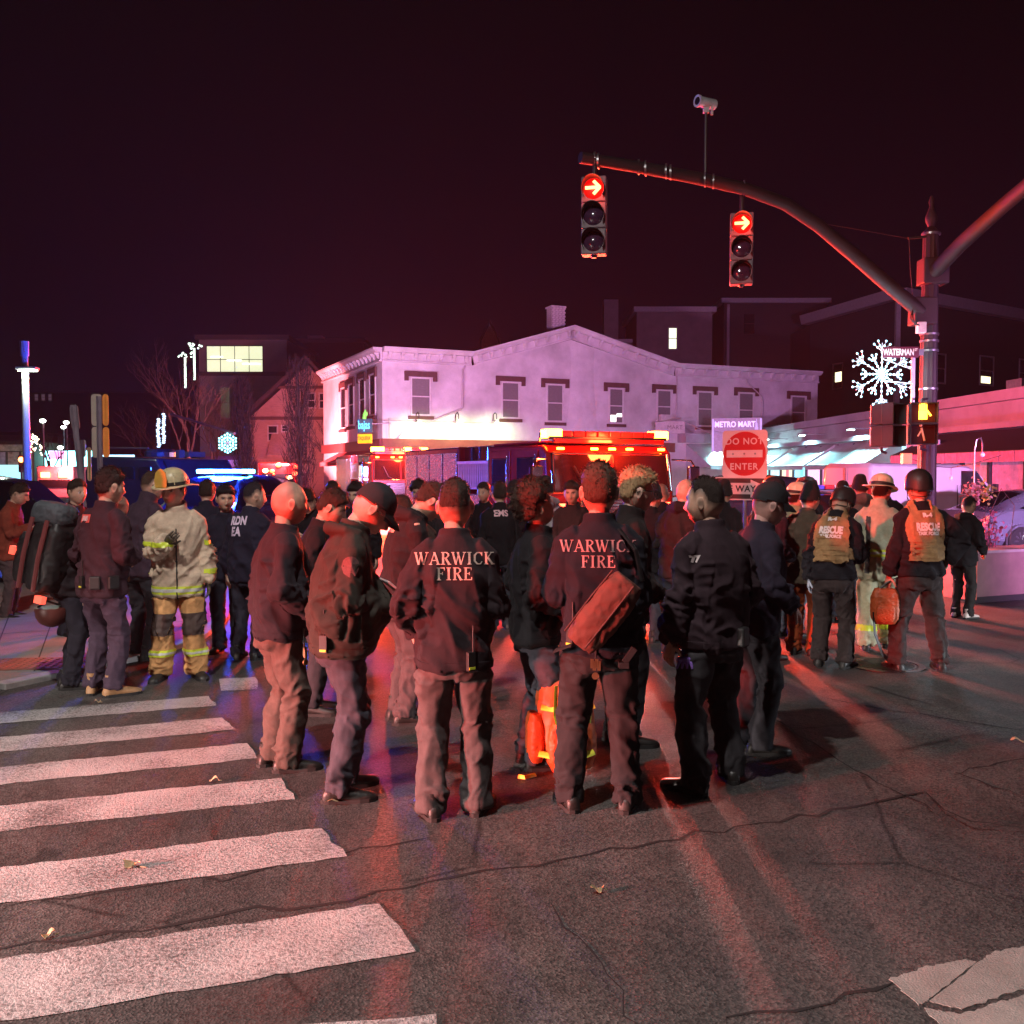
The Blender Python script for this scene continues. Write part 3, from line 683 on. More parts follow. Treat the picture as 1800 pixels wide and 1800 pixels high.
# ------------------------------------------------------------ ground, road, sidewalk
def asphalt():
    m = mat('asphalt', (.05,.047,.046), rough=.55, var=0); nt = m.node_tree; p = nt.nodes['Principled BSDF']; L = nt.links.new
    tc = nt.nodes.new('ShaderNodeTexCoord'); v = tc.outputs['Object']
    def noise(sc, det=5, rgh=.6, vec=v):
        n = nt.nodes.new('ShaderNodeTexNoise'); n.inputs['Scale'].default_value = sc; n.inputs['Detail'].default_value = det; n.inputs['Roughness'].default_value = rgh; L(vec, n.inputs['Vector']); return n.outputs['Fac']
    def ramp(f, a, b, ca, cb):
        r = nt.nodes.new('ShaderNodeValToRGB'); r.color_ramp.elements[0].position = a; r.color_ramp.elements[1].position = b
        r.color_ramp.elements[0].color = tuple(ca)+(1,); r.color_ramp.elements[1].color = tuple(cb)+(1,); L(f, r.inputs[0]); return r.outputs[0]
    def mul(a, b, k=1.0, mode='MULTIPLY'):
        x = nt.nodes.new('ShaderNodeMixRGB'); x.blend_type = mode; x.inputs[0].default_value = k; L(a, x.inputs[1]); L(b, x.inputs[2]); return x.outputs[0]
    base = ramp(noise(.55, 8, .65), .3, .72, (.042,.040,.040), (.088,.083,.080))
    vo = nt.nodes.new('ShaderNodeTexVoronoi'); vo.inputs['Scale'].default_value = 95; L(v, vo.inputs['Vector'])
    spk = ramp(vo.outputs['Color'], .15, .9, (.45,.45,.45), (1.75,1.72,1.68))
    c = mul(base, spk)
    c = mul(c, ramp(noise(2.6, 6, .7), .25, .6, (.72,.71,.70), (1.05,1.05,1.05)))
    c = mul(c, ramp(noise(.33, 4, .55), .34, .62, (.52,.52,.53), (1.12,1.10,1.08)))
    c = mul(c, ramp(noise(1.9, 3, .5), .66, .72, (1,1,1), (.55,.54,.54)))
    # hair cracks between old slabs of paving
    wv = nt.nodes.new('ShaderNodeMixRGB'); wv.inputs[0].default_value = .07; nn = nt.nodes.new('ShaderNodeTexNoise'); nn.inputs['Scale'].default_value = 1.6; nn.inputs['Detail'].default_value = 7; L(v, nn.inputs['Vector'])
    L(v, wv.inputs[1]); L(nn.outputs['Color'], wv.inputs[2])
    v2 = nt.nodes.new('ShaderNodeTexVoronoi'); v2.feature = 'DISTANCE_TO_EDGE'; v2.inputs['Scale'].default_value = .42; L(wv.outputs[0], v2.inputs['Vector'])
    crk = ramp(v2.outputs['Distance'], .002, .006, (.25,.25,.25), (1,1,1)); brk = ramp(noise(.8, 3), .5, .58, (1,1,1), (0,0,0))
    ck = nt.nodes.new('ShaderNodeMixRGB'); ck.blend_type = 'LIGHTEN'; ck.inputs[0].default_value = 1; L(crk, ck.inputs[1]); L(brk, ck.inputs[2])
    c = mul(c, ck.outputs[0]); L(c, p.inputs['Base Color'])
    rr = nt.nodes.new('ShaderNodeMapRange'); rr.inputs['To Min'].default_value = .48; rr.inputs['To Max'].default_value = .78; L(noise(1.1, 6, .7), rr.inputs[0]); L(rr.outputs[0], p.inputs['Roughness'])
    b = nt.nodes.new('ShaderNodeBump'); b.inputs['Strength'].default_value = .5; b.inputs['Distance'].default_value = .004
    hh = nt.nodes.new('ShaderNodeMath'); hh.operation = 'ADD'; L(vo.outputs['Distance'], hh.inputs[0]); L(noise(60, 5, .7), hh.inputs[1])
    L(hh.outputs[0], b.inputs['Height'])
    b2 = nt.nodes.new('ShaderNodeBump'); b2.inputs['Strength'].default_value = .35; b2.inputs['Distance'].default_value = .12; L(noise(.9, 4), b2.inputs['Height']); L(b.outputs[0], b2.inputs['Normal'])
    L(b2.outputs[0], p.inputs['Normal'])
    return m
ASPH = asphalt()
def road_sheet():
    b = MB(); xs = [-400,-60,-20]+[i*.5 for i in range(-24,25)]+[20,60,400]; ys = [-120,-30,-8]+[i*.5 for i in range(0,41)]+[24,30,60,600]
    n = len(xs); vv = []
    for y in ys:
        for x in xs:
            r = math.hypot(x-gp(1760,1440).x, y-gp(1760,1440).y); vv.append((x, y, -.055*math.exp(-(r/.35)**2)))
    b.add(vv, [(j*n+i, j*n+i+1, (j+1)*n+i+1, (j+1)*n+i) for j in range(len(ys)-1) for i in range(n-1)])
    return tag(b.build('road', ASPH, smooth=80), kind='structure')
road = road_sheet()
PAINT = mat('worn road paint', (.38,.365,.36), rough=.75, var=.16, vscale=2.5, bump=.4, bscale=110)
def wear_paint(m, lo, hi):
    nt = m.node_tree; p = nt.nodes['Principled BSDF']; L = nt.links.new
    old = p.inputs['Base Color'].links[0].from_socket; tc = nt.nodes.new('ShaderNodeTexCoord')
    n = nt.nodes.new('ShaderNodeTexNoise'); n.inputs['Scale'].default_value = 55; n.inputs['Detail'].default_value = 6; n.inputs['Roughness'].default_value = .75; L(tc.outputs['Object'], n.inputs['Vector'])
    n2 = nt.nodes.new('ShaderNodeTexNoise'); n2.inputs['Scale'].default_value = 1.7; n2.inputs['Detail'].default_value = 5; L(tc.outputs['Object'], n2.inputs['Vector'])
    a = nt.nodes.new('ShaderNodeMath'); a.operation = 'MULTIPLY_ADD'; L(n2.outputs['Fac'], a.inputs[0]); a.inputs[1].default_value = .55; L(n.outputs['Fac'], a.inputs[2])
    r = nt.nodes.new('ShaderNodeValToRGB'); r.color_ramp.elements[0].position = lo; r.color_ramp.elements[1].position = hi; L(a.outputs[0], r.inputs[0])
    x = nt.nodes.new('ShaderNodeMixRGB'); L(r.outputs[0], x.inputs[0]); L(old, x.inputs[1]); x.inputs[2].default_value = (.075,.07,.068,1); L(x.outputs[0], p.inputs['Base Color'])
wear_paint(PAINT, .72, .95)
def strip_poly(name, pts, m, h=.004, seg=24, jit=.012, seed=0):
    """a painted quad (a,b right end, c, d left end) with ragged edges, as a thin sheet"""
    rg = random.Random(seed); a, b, c, d = [Vector(p) for p in pts]; top = []; bot = []
    for i in range(seg+1):
        t = i/seg; top.append(a.lerp(b, t)+Vector((rg.uniform(-.3,.3)*jit, rg.uniform(-1,1)*jit, 0))); bot.append(d.lerp(c, t)+Vector((rg.uniform(-.3,.3)*jit, rg.uniform(-1,1)*jit, 0)))
    mb = MB(); K = 4; vv = []
    for i in range(seg+1):
        for k in range(K+1):
            p = top[i].lerp(bot[i], k/K)
            if i == seg and 0 < k < K: p += (b-a).normalized()*rg.uniform(-1,1)*jit*1.4
            vv.append((p.x, p.y, h))
    n = K+1; mb.add(vv, [(i*n+k, (i+1)*n+k, (i+1)*n+k+1, i*n+k+1) for i in range(seg) for k in range(K)])
    return mb.build(name, m, road)
CW = [((0,1253),(367,1224),(380,1241),(0,1273)), ((0,1297),(390,1262),(415,1283),(0,1322)), ((0,1349),(435,1307),(452,1334),(0,1379)),
      ((0,1417),(493,1368),(520,1405),(0,1463)), ((0,1527),(565,1456),(608,1508),(0,1588)), ((0,1687),(668,1590),(732,1675),(0,1803))]
for i, q in enumerate(CW):
    a, b, c, d = [gp(*p) for p in q]; e = (a-b).normalized()*1.6
    strip_poly('crosswalk_stripe', (a+e, b, c, d+e), PAINT, seed=i, seg=40)
strip_poly('crosswalk_stripe', (gp(385,1194), gp(448,1191), gp(452,1212), gp(388,1215)), PAINT, seed=11, seg=8)
strip_poly('crosswalk_stripe', (gp(330,1150), gp(470,1143), gp(476,1153), gp(335,1161)), PAINT, seed=12, seg=8)
p0 = gp(740,1790); strip_poly('crosswalk_stripe', (p0+Vector((-2.4,-.35,0)), p0+Vector((.05,.02,0)), p0+Vector((.12,-.42,0)), p0+Vector((-2.4,-.8,0))), PAINT, seed=13)
# concrete repair patch, bottom right
CONC = mat('old concrete', (.33,.31,.29), rough=.85, var=.25, vscale=4, bump=.3, bscale=120, dirt=.4)
def slab(name, pix, m, h, seed=0, jit=.007, sub=9):
    rg = random.Random(seed); pts = [gp(*p) for p in pix]; out = []
    for i, p in enumerate(pts):
        q = pts[(i+1) % len(pts)]
        for k in range(sub):
            r = p.lerp(q, k/sub); out.append(r+Vector((rg.uniform(-jit,jit), rg.uniform(-jit,jit), 0)) if k else r)
    b = MB(); b.extr([(p.x,p.y,-.03) for p in out], (0,0,.03+h)); return b.build(name, m, road)
slab('concrete_patch', [(1562,1722),(1622,1701),(1698,1686),(1716,1692),(1640,1752),(1615,1768)], CONC, .002, 1)
slab('concrete_patch', [(1634,1760),(1722,1690),(1745,1674),(1800,1664),(1900,1650),(1960,1700),(1800,1740),(1745,1756),(1690,1775)], CONC, .002, 2)
slab('concrete_patch', [(1625,1772),(1690,1783),(1750,1764),(1805,1748),(1960,1712),(2010,1790),(1900,1900),(1720,1880)], CONC, .002, 3)
# long sealed cracks
TAR = mat('crack black', (.012,.011,.011), rough=.8, var=.3, vscale=20)  # near-black colour of the sealed cracks
def crack(pix, w, seed, m=TAR, h=.0025, name='crack', jit=.03):
    rg = random.Random(seed); pts = [gp(*p) for p in pix]; line = []
    for p, q in zip(pts[:-1], pts[1:]):
        n = max(3, int((q-p).length/.12))
        for k in range(n): line.append(p.lerp(q, k/n)+Vector((rg.gauss(0,jit*.5), rg.gauss(0,jit), 0)))
    line.append(pts[-1]); b = MB(); vv = []
    for i, p in enumerate(line):
        t = (line[min(i+1,len(line)-1)]-line[max(i-1,0)]).normalized(); nrm = Vector((-t.y,t.x,0)); ww = w*rg.uniform(.35,1.3)*(.3 if i in (0,len(line)-1) else 1)
        vv += [(p+nrm*ww/2)[:2]+(h,), (p-nrm*ww/2)[:2]+(h,)]
    b.add(vv, [(2*i,2*i+1,2*i+3,2*i+2) for i in range(len(line)-1)]); return b.build(name, m, road)
crack([(-60,1672),(250,1632),(560,1592),(800,1545),(1150,1478),(1500,1420),(1620,1392),(1700,1440),(1800,1455)], .022, 1)
crack([(0,1590),(300,1550),(600,1505),(760,1472)], .014, 2)
crack([(1280,1800),(1450,1765),(1570,1728)], .018, 3)
crack([(1345,1255),(1480,1340),(1640,1425)], .016, 4); crack([(1680,1355),(1800,1402)], .018, 5); crack([(1680,1355),(1760,1343),(1830,1336)], .014, 6)
crack([(970,1590),(1010,1650),(1080,1720),(1120,1800)], .010, 7); crack([(1450,1230),(1650,1262),(1800,1285)], .014, 8); crack([(1520,1205),(1600,1230)], .012, 9)
# sidewalk on the left with a kerb and a tactile ramp
SIDE = mat('sidewalk concrete', (.30,.285,.27), rough=.8, var=.18, vscale=2.2, bump=.35, bscale=70, dirt=.35)
edge = [gp(*p) for p in ((-330,1262),(0,1212),(110,1188),(250,1158),(345,1128),(392,1092),(418,1040),(425,985),(422,940),(418,905))]
b = MB(); poly = [(p.x,p.y,-.02) for p in edge]+[(-60,45,-.02),(-60,6,-.02)]
b.extr(poly, (0,0,.06)); sidewalk = tag(b.build('sidewalk', SIDE), kind='structure')
kb = MB(); KERB = mat('granite kerb', (.34,.32,.31), rough=.7, var=.25, vscale=9, bump=.3, bscale=60)
for i in range(len(edge)-1):
    p, q = edge[i], edge[i+1]; n = max(1, int((q-p).length/1.4)); d = (q-p)/n; nn = Vector((d.y,-d.x,0)).normalized()
    for k in range(n):
        a = p+d*(k+.01); c = p+d*(k+.99); kk = MB()
        kk.extr([a+Vector((0,0,-.03))-nn*.10, a+Vector((0,0,-.03))+nn*.06, c+Vector((0,0,-.03))+nn*.06, c+Vector((0,0,-.03))-nn*.10], (0,0,.082)); kk.build('kerb_stone', KERB, sidewalk, bevel=.008)
jm_ = mat('joint', (.06,.055,.05), rough=.9, var=.2)
for a, c in (((70,940),(-10,1150)),((160,900),(60,1180)),((-40,1050),(240,1030)),((-60,1118),(330,1092)),((0,985),(300,975)),((240,960),(230,1150))):
    A, B = gp(a[0],a[1],.0415), gp(c[0],c[1],.0415); d = (B-A); n = Vector((-d.y,d.x,0)).normalized()*.007
    j = MB(); j.add([A+n,B+n,B-n,A-n], [(0,1,2,3)]); j.build('joint', jm_, sidewalk)
tac = empty('tactile_mat', gp(28,1168,.041)); tac.parent = sidewalk; tac_m = mat('tactile brick red', (.30,.12,.09), rough=.7, var=.2)
tb = MB(); tb.box((0,0,.004), (1.5,.55,.012)); tb.build('tactile_plate', tac_m, tac)
for i in range(20):
    for j in range(7):
        d = MB(); d.lathe([(.022,.009),(.018,.014),(.008,.016)], 8, (-.70+i*.0735, -.22+j*.0735, 0)) if (i, j) == (0, 0) else None
        if (i, j) == (0, 0): dome = d.build('dome', tac_m, tac, smooth=60)
        else: c_ = dome.copy(); col.objects.link(c_); c_.location = (i*.0735, j*.0735, 0)
tac.rotation_euler = (0,0,R(7))
# manhole cover and its ring
mh = gp(1556,1170); mroot = empty('manhole_cover', (mh.x, mh.y, .003), 0, 'round cast iron manhole cover between the two people in rescue vests', 'manhole cover')
IRON = mat('cast iron', (.05,.05,.052), rough=.35, metal=.7, var=.3, vscale=20, bump=.3, bscale=40)
b = MB(); b.lathe([(.36,0),(.36,.008),(.30,.010),(.30,.0)], 40); b.build('ring', IRON, mroot, smooth=40)
b = MB(); b.lathe([(.285,0),(.285,.009)], 40); b.build('lid', IRON, mroot, smooth=40)
for i in range(10):
    b = MB(); b.box((0, -.23+i*.051, .0105), (2*math.sqrt(max(.01,.26**2-(-.23+i*.051)**2)), .018, .006)); b.build('tread_bar', IRON, mroot)
# litter: dry leaves and twigs
LEAF = mat('dry leaf', (.42,.30,.17), rough=.8, var=.3, vscale=40)
def leaf(px, py, ln, rz, where, seed):
    ln *= .62; rg = random.Random(seed); p = gp(px, py, .006); o = MB(); N = 9; up = []; dn = []
    for i in range(N):
        t = i/(N-1); w = ln*.28*math.sin(math.pi*min(1,t*1.05+.02))*(1+.4*rg.uniform(-1,1)); z = .012*math.sin(t*6+seed)+.012
        up.append((ln*(t-.5), w, z+.01)); dn.append((ln*(t-.5), -w, z+.004*rg.uniform(0,2)))
    mid = [((a[0]), 0, (a[2]+c[2])/2-.006) for a, c in zip(up, dn)]
    o.add(up+mid+dn, [(i,i+1,N+i+1,N+i) for i in range(N-1)]+[(N+i,N+i+1,2*N+i+1,2*N+i) for i in range(N-1)])
    o.tube([(ln*.5,0,.008),(ln*.75,.01,.004)], .003, 5)
    ob = o.build('dry_leaf', LEAF, smooth=60); ob.location = p; ob.rotation_euler = (0,0,rz); tag(ob, where, 'leaf', 'dry leaves on the road')
leaf(1050,1568,.10,.2,'curled dry leaf alone on bare asphalt in front of the crowd',1); leaf(232,1524,.15,-.3,'long dry twig leaf lying on a white crosswalk stripe',2)
leaf(85,1648,.08,.5,'small dry leaf beside the dark crack near a wide stripe',3); leaf(376,1374,.09,.1,'dry leaf on asphalt between two crosswalk stripes',4)
leaf(588,1411,.20,.05,'flattened dry leaf at the heel of the man in a dark cap',5); leaf(1790,1305,.16,-.2,'pale dry leaf lying on the open junction asphalt',6); leaf(172,1236,.07,.4,'tiny pale leaf in front of tan work boots',7)
# ------------------------------------------------------------ building kit
GLASSD = mat('dark window glass', (.02,.018,.022), rough=.16, var=.2, vscale=3, spec=.8)
def wall_frame(A, u):
    u = Vector((u[0],u[1],0)).normalized(); return frame(A, u, (0,0,1))          # x along the wall, y up, z out
def on_wall(A, u, px):
    k = (px-900)/F; return (k*A[1]*1.0-A[0])/(u[0]-k*u[1])
def z_on(A, u, px, py):
    t = on_wall(A, u, px); Y = A[1]+u[1]*t; return t, at(px, py, Y).z
def bx(mb, M, x0, x1, y0, y1, z0, z1, mi=0):
    vv = [M @ Vector((x,y,z)) for z in (z0,z1) for x,y in ((x0,y0),(x1,y0),(x1,y1),(x0,y1))]
    mb.add(vv, [(3,2,1,0),(4,5,6,7),(0,1,5,4),(1,2,6,5),(2,3,7,6),(3,0,4,7)], mi)
def sash_window(parent, M, x0, x1, y0, y1, frm, pane, lint=None, sill=None, rails=1, cols=1, ft=.09, lit=None, depth=.06, lw=.28):
    f = MB()
    for a in ((x0,x0+ft,y0,y1),(x1-ft,x1,y0,y1),(x0+ft,x1-ft,y0,y0+ft),(x0+ft,x1-ft,y1-ft,y1)): bx(f, M, *a, .004, depth)
    for r in range(rails):
        yy = y0+(y1-y0)*(r+1)/(rails+1); bx(f, M, x0+ft, x1-ft, yy-.03, yy+.03, .004, depth*.8)
    for c in range(1, cols):
        xx = x0+(x1-x0)*c/cols; bx(f, M, xx-.03, xx+.03, y0+ft, y1-ft, .006, depth*.78)
    w = f.build('window', frm, parent)
    for r in range(rails+1):
        ya = y0+(y1-y0)*r/(rails+1)+.03; yb = y0+(y1-y0)*(r+1)/(rails+1)-.03
        g = MB(); bx(g, M, x0+ft, x1-ft, max(ya,y0+ft), min(yb,y1-ft), .002, .012+.012*r); g.build('pane', lit if (lit and (r in (lit if isinstance(lit, list) else (0,1)))) else pane, w)
    if lint:
        l = MB(); bx(l, M, x0-lw, x1+lw, y1+.02, y1+.30, .003, .12); bx(l, M, x0-lw, x0-lw+.22, y1-.22, y1+.02, .003, .12); bx(l, M, x1+lw-.22, x1+lw, y1-.22, y1+.02, .003, .12); l.build('lintel', lint, w)
    if sill:
        s_ = MB(); bx(s_, M, x0-.12, x1+.12, y0-.20, y0-.02, .003, .16); s_.build('sill', sill, w)
    return w
# ------------------------------------------------------------ the white stucco corner building
ST = mat('white stucco', (.56,.54,.54), rough=.85, var=.16, vscale=1.1, bump=.45, bscale=12, dirt=.28)
TRIM = mat('painted cornice', (.56,.54,.54), rough=.7, var=.12, vscale=2, bump=.25, bscale=20, dirt=.25)
BRN = mat('brown painted stone', (.085,.035,.03), rough=.75, var=.3, vscale=5)
FRM = mat('white window frame', (.55,.54,.53), rough=.5, var=.1)
BLIND = mat('drawn blind behind glass', (.16,.15,.15), rough=.25, var=.15, vscale=8, spec=.7, stretch=(1,1,20))
WA = at(672, 700, 50.9); WA.z = 0; WB = at(1437, 700, 63.3); WB.z = 0; WL = at(566, 700, 63.3); WL.z = 0
wu = (WB-WA).normalized(); wv_ = Vector((-wu.y, wu.x, 0)); WLEN = (WB-WA).length; WSID = (WL-WA).dot(wv_); EAVE = 8.6
bld = empty('corner_building', WA, 0, 'white stucco two-storey building with bracketed cornice and low central gable', 'building')
MF = frame((0,0,0), wu, (0,0,1)); MS = frame((0,0,0), -wv_, (0,0,1))       # front and side frames (side x runs towards the camera)
t1, zz = z_on(WA, wu, 828, 614); t2, zz2 = z_on(WA, wu, 1185, 645); tp, zp = z_on(WA, wu, 1003, 573)
b = MB(); up = Vector((0,0,1))
front = [Vector((0,0,0)), wu*WLEN, wu*WLEN+up*(EAVE-.75), wu*t2+up*(EAVE-.75), wu*tp+up*(zp-.8), wu*t1+up*(EAVE-.75), up*(EAVE-.75)]
b.extr(front, wv_*WSID); b.build('wall', ST, bld)
b = MB()                                                            # flat roof and the gable roof behind the parapet
b.extr([wu*t1+up*(EAVE-.1)+wv_*.3, wu*tp+up*(zp-.12)+wv_*.3, wu*t2+up*(EAVE-.1)+wv_*.3], wv_*(WSID*.9)); b.build('roof', mat('roof felt', (.03,.028,.03), rough=.9), bld)
def cornice(p0, p1, out, h0=.75, n_br=10, name='cornice'):
    """moulded band from p0 to p1 (top edge), with separate brackets under it"""
    d = (p1-p0); L = d.length; x = d.normalized(); y = out.cross(x) if out.cross(x).z > 0 else x.cross(out); y = y.normalized()
    c = MB(); prof = [(0,0),(.50,0),(.50,-.10),(.42,-.16),(.36,-.24),(.10,-.27),(.10,-h0+.10),(.16,-h0+.08),(.16,-h0),(0,-h0)]
    c.extr([p0+out*a+y*b_ for a, b_ in prof], d); co_ = c.build(name, TRIM, bld, smooth=30)
    for i in range(n_br):
        o = p0+x*(L*(i+.5)/n_br); k = MB(); pr = [(.10,-.26),(.36,-.25),(.34,-.34),(.24,-.42),(.18,-.54),(.10,-.60)]
        k.extr([o+out*a+y*b_-x*.09 for a, b_ in pr], x*.18); k.build('bracket', TRIM, co_)
    return co_
o_ = -wv_
cornice(up*EAVE+o_*.0-wu*.0, wu*t1+up*EAVE, o_, n_br=7)
cornice(wu*t1+up*EAVE, wu*tp+up*zp, o_, n_br=9); cornice(wu*tp+up*zp, wu*t2+up*EAVE, o_, n_br=9)
cornice(wu*t2+up*EAVE, wu*WLEN+up*EAVE, o_, n_br=13); cornice(wv_*WSID+up*EAVE, up*EAVE, -wu, n_br=18)
wins = [(722,758,663,731),(881,913,671,736),(960,990,675,742),(1069,1095,682,745),(1153,1179,685,745),(1224,1251,688,750),(1296,1323,690,752),(1388,1414,696,754)]
LITP = glow('lit room', (.75,.72,.55), 1.1)
for i, (a, c, t, bt) in enumerate(wins):
    x0, y1 = z_on(WA, wu, a, t); x1, y0 = z_on(WA, wu, c, bt); y0 = z_on(WA, wu, (a+c)/2, bt)[1]; y1 = z_on(WA, wu, (a+c)/2, t)[1]
    w = sash_window(bld, MF, x0, x1, y0, y1, FRM, BLIND, BRN, BRN, lw=.34)
    if i == 3:
        g = MB(); bx(g, MF, x0+.14, x0+.52, y0+.12, y0+.52, .02, .03); bx(g, MF, x0+.56, x1-.12, y0+.42, y0+.62, .02, .03); g.build('lit_paper', glow('papers in the window', (.9,.85,.8), 2.0), w)
    if i == 4:
        g = MB(); bx(g, MF, x0+.15, x1-.12, y0+.03, y0+.55, .02, .32); g.build('air_conditioner', mat('ac case', (.5,.48,.46), rough=.5), w)
for (a, c, t, bt) in ((601,610,681,754),(614.5,624,674,749),(633,643.5,665,740),(651,662,657,731)):
    A2 = WA; u2 = wv_; x0 = -on_wall(WA, wv_, a); x1 = -on_wall(WA, wv_, c); y1 = z_on(WA, wv_, (a+c)/2, t)[1]; y0 = z_on(WA, wv_, (a+c)/2, bt)[1]
    sash_window(bld, MS, min(x0,x1), max(x0,x1), y0, y1, FRM, GLASSD, BRN, BRN, lw=.2)
# pilaster bulge at the gable, downpipes
b = MB(); x0 = z_on(WA, wu, 1010, 700)[0]; x1 = z_on(WA, wu, 1036, 700)[0]
b.loft([[MF @ Vector((a,y,z)) for a, z in ((x0-w-.25,.002),(x0-w+.15,.07),(x1+w-.15,.07),(x1+w+.25,.002))] for y, w in ((4.3,.32),(5.8,.15),(7.2,.02),(7.9,.0),(8.5,.02),(9.3,.05))]); b.build('chimney_breast', ST, bld, smooth=50)
PIPE = mat('downpipe paint', (.42,.38,.38), rough=.5, var=.15)
def pipe(pix, r=.055, A=WA, u=wu, par=None, m=PIPE, name='downpipe', out=.09):
    pts = []
    for px, py in pix:
        t, z = z_on(A, u, px, py); pts.append(MF @ Vector((t, z, out)))
    b = MB(); b.tube(pts, r, 8); return b.build(name, m, par or bld, smooth=60)
pipe([(818,636),(816,645),(813,650),(812.5,716),(808,720),(708,760),(701,768),(700,800)]); pipe([(1309,665),(1309,672),(1335,697),(1337,705),(1336,760)]); pipe([(1187,650),(1187,662),(1186,760)], .045)
pipe([(676,739),(760,741),(866,744)], .03, name='conduit', out=.07); pipe([(683,735),(684,770)], .03, name='conduit')
# goosenecks over the sign band
LMP = glow('lamp glow green white', (.80,1.0,.62), 9)
for i, px in enumerate((731, 800, 866)):
    t, z = z_on(WA, wu, px, 748); k = MB(); zt = z+.35
    k.tube([MF @ Vector(p) for p in ((t,zt-.1,.05),(t,zt+.25,.12),(t,zt+.36,.35),(t,zt+.25,.56),(t,zt-.08,.60))], .025, 8)
    g = k.build('gooseneck', mat('black iron', (.02,.02,.02), rough=.5, metal=.5), bld, smooth=60)
    c = MB(); c.lathe([(.03,.16),(.06,.12),(.17,.02),(.20,0)], 16, MF @ Vector((t,zt-.20,.60)), cap=False); c.build('lamp_shade', mat('white enamel', (.6,.6,.58), rough=.3), g, smooth=60)
    c = MB(); c.ball(MF @ Vector((t,zt-.20,.60)), .10, 10); c.build('bulb', LMP, g, smooth=80)
    lamp('gooseneck_light', 'SPOT', WA + MF @ Vector((t,zt-.28,1.3)), 330, (.72,1.0,.45), .3, target=WA + MF @ Vector((t,z-1.3,0)), spot=170, blend=1.0)
# ground floor: sign band, piers, shop windows, awnings
SIGNB = mat('dark red sign band', (.16,.03,.025), rough=.5, var=.2)
b = MB(); bx(b, MF, -.06, WLEN*.62, 3.15, 3.72, .004, .18); b.build('sign_band', SIGNB, bld)
b = MB(); bx(b, MS, -WSID, .05, 3.15, 3.7, .004, .18); b.build('sign_band', SIGNB, bld)
for i in range(6):
    x0 = .4+i*2.9; g = MB(); bx(g, MF, x0, x0+2.5, .7, 3.05, .004, .05); g.build('shop_window', GLASSD, bld)
    if i < 5:
        g = MB(); bx(g, MF, x0+2.52, x0+2.88, .0, 3.13, .004, .12); g.build('pier', BRN, bld)
def awning(parent, M, x0, x1, zt, zb, out, m, val=.22, scal=0, name='awning', sag=0.0):
    b = MB(); N = 10; rows = []
    for i in range(N+1):
        x = x0+(x1-x0)*i/N; s = sag*math.sin(math.pi*((i*2.0/N) % 1.0)); row = []
        for k in range(6): t = k/5; row.append(M @ Vector((x, zt+(zb-zt)*t-s*math.sin(math.pi*t)-.06*math.sin(math.pi*t), .02+out*t)))
        rows.append(row)
    vv = [p for r in rows for p in r]; b.add(vv, [(i*6+k,(i+1)*6+k,(i+1)*6+k+1,i*6+k+1) for i in range(N) for k in range(5)])
    nv = len(vv); th = M.to_3x3() @ Vector((0,-.015,-.01)); b.add([p+th for p in vv], [(i*6+k,i*6+k+1,(i+1)*6+k+1,(i+1)*6+k) for i in range(N) for k in range(5)])
    for e in (x0, x1): b.add([M @ Vector((e,zt-.02,.02)), M @ Vector((e,zb-.02,.02+out)), M @ Vector((e,zb-.02-val*.4,.02+out)), M @ Vector((e,zb-.1,.02))], [(0,1,2,3)])
    a = b.build(name, m, parent, smooth=40)
    n = scal or 1
    for i in range(n):
        xa = x0+(x1-x0)*i/n; xb = x0+(x1-x0)*(i+1)/n; v = MB(); g = .02 if scal else 0; bx(v, M, xa+g, xb-g, zb-val, zb, out-.01, out+.015); v.build('valance', m, a)
    fr_ = MB(); fr_.tube([M @ Vector((x0,zb,out)), M @ Vector((x1,zb,out))], .02, 6); fr_.build('awning_bar', mat('galvanised', (.3,.3,.31), rough=.35, metal=.8), a)
    return a
awning(bld, MF, .2, 4.6, 3.15, 2.55, 1.3, mat('ochre canvas', (.42,.24,.03), rough=.8, var=.15)); awning(bld, MF, 4.8, 9.2, 3.15, 2.55, 1.3, mat('red canvas', (.30,.03,.03), rough=.8))
awning(bld, MS, -9.5, -.4, 3.15, 2.5, 1.2, mat('red canvas', (.30,.03,.03), rough=.8))
# chimney on the gable, built of real courses
BRK = mat('limewashed brick', (.42,.36,.36), rough=.9, var=.45, vscale=7, bump=.5, bscale=30); MORT = mat('mortar', (.22,.19,.19), rough=.95)
tc_, zc = z_on(WA, wu, 998, 560); chim = empty('chimney', wu*tc_+wv_*1.6, math.atan2(wu.y,wu.x)); chim.parent = bld
b = MB(); b.box((0,0,zp+.25), (.84,.72,2.0)); b.build('core', MORT, chim)
brick = None
for r in range(17):
    for k in range(4):
        z = zp-.6+r*.112; off = .0 if r % 2 else .11
        for sgn, rot in ((-1,0),):
            if brick is None: mb = MB(); mb.box((0,0,0), (.205,.10,.095)); brick = mb.build('brick', BRK, chim); o = brick
            else: o = brick.copy(); col.objects.link(o)
            o.location = (-.36+k*.222+off*.5, -.335, z); o.rotation_euler = (random.uniform(-.02,.02), 0, random.uniform(-.03,.03))
    for k in range(3):
        for sx in (-1, 1):
            o = brick.copy(); col.objects.link(o); o.location = (sx*.395, -.22+k*.222, z); o.rotation_euler = (0,0,math.pi/2)
b = MB(); b.box((0,0,zp+1.30), (.98,.86,.10)); b.build('chimney_cap', BRK, chim)
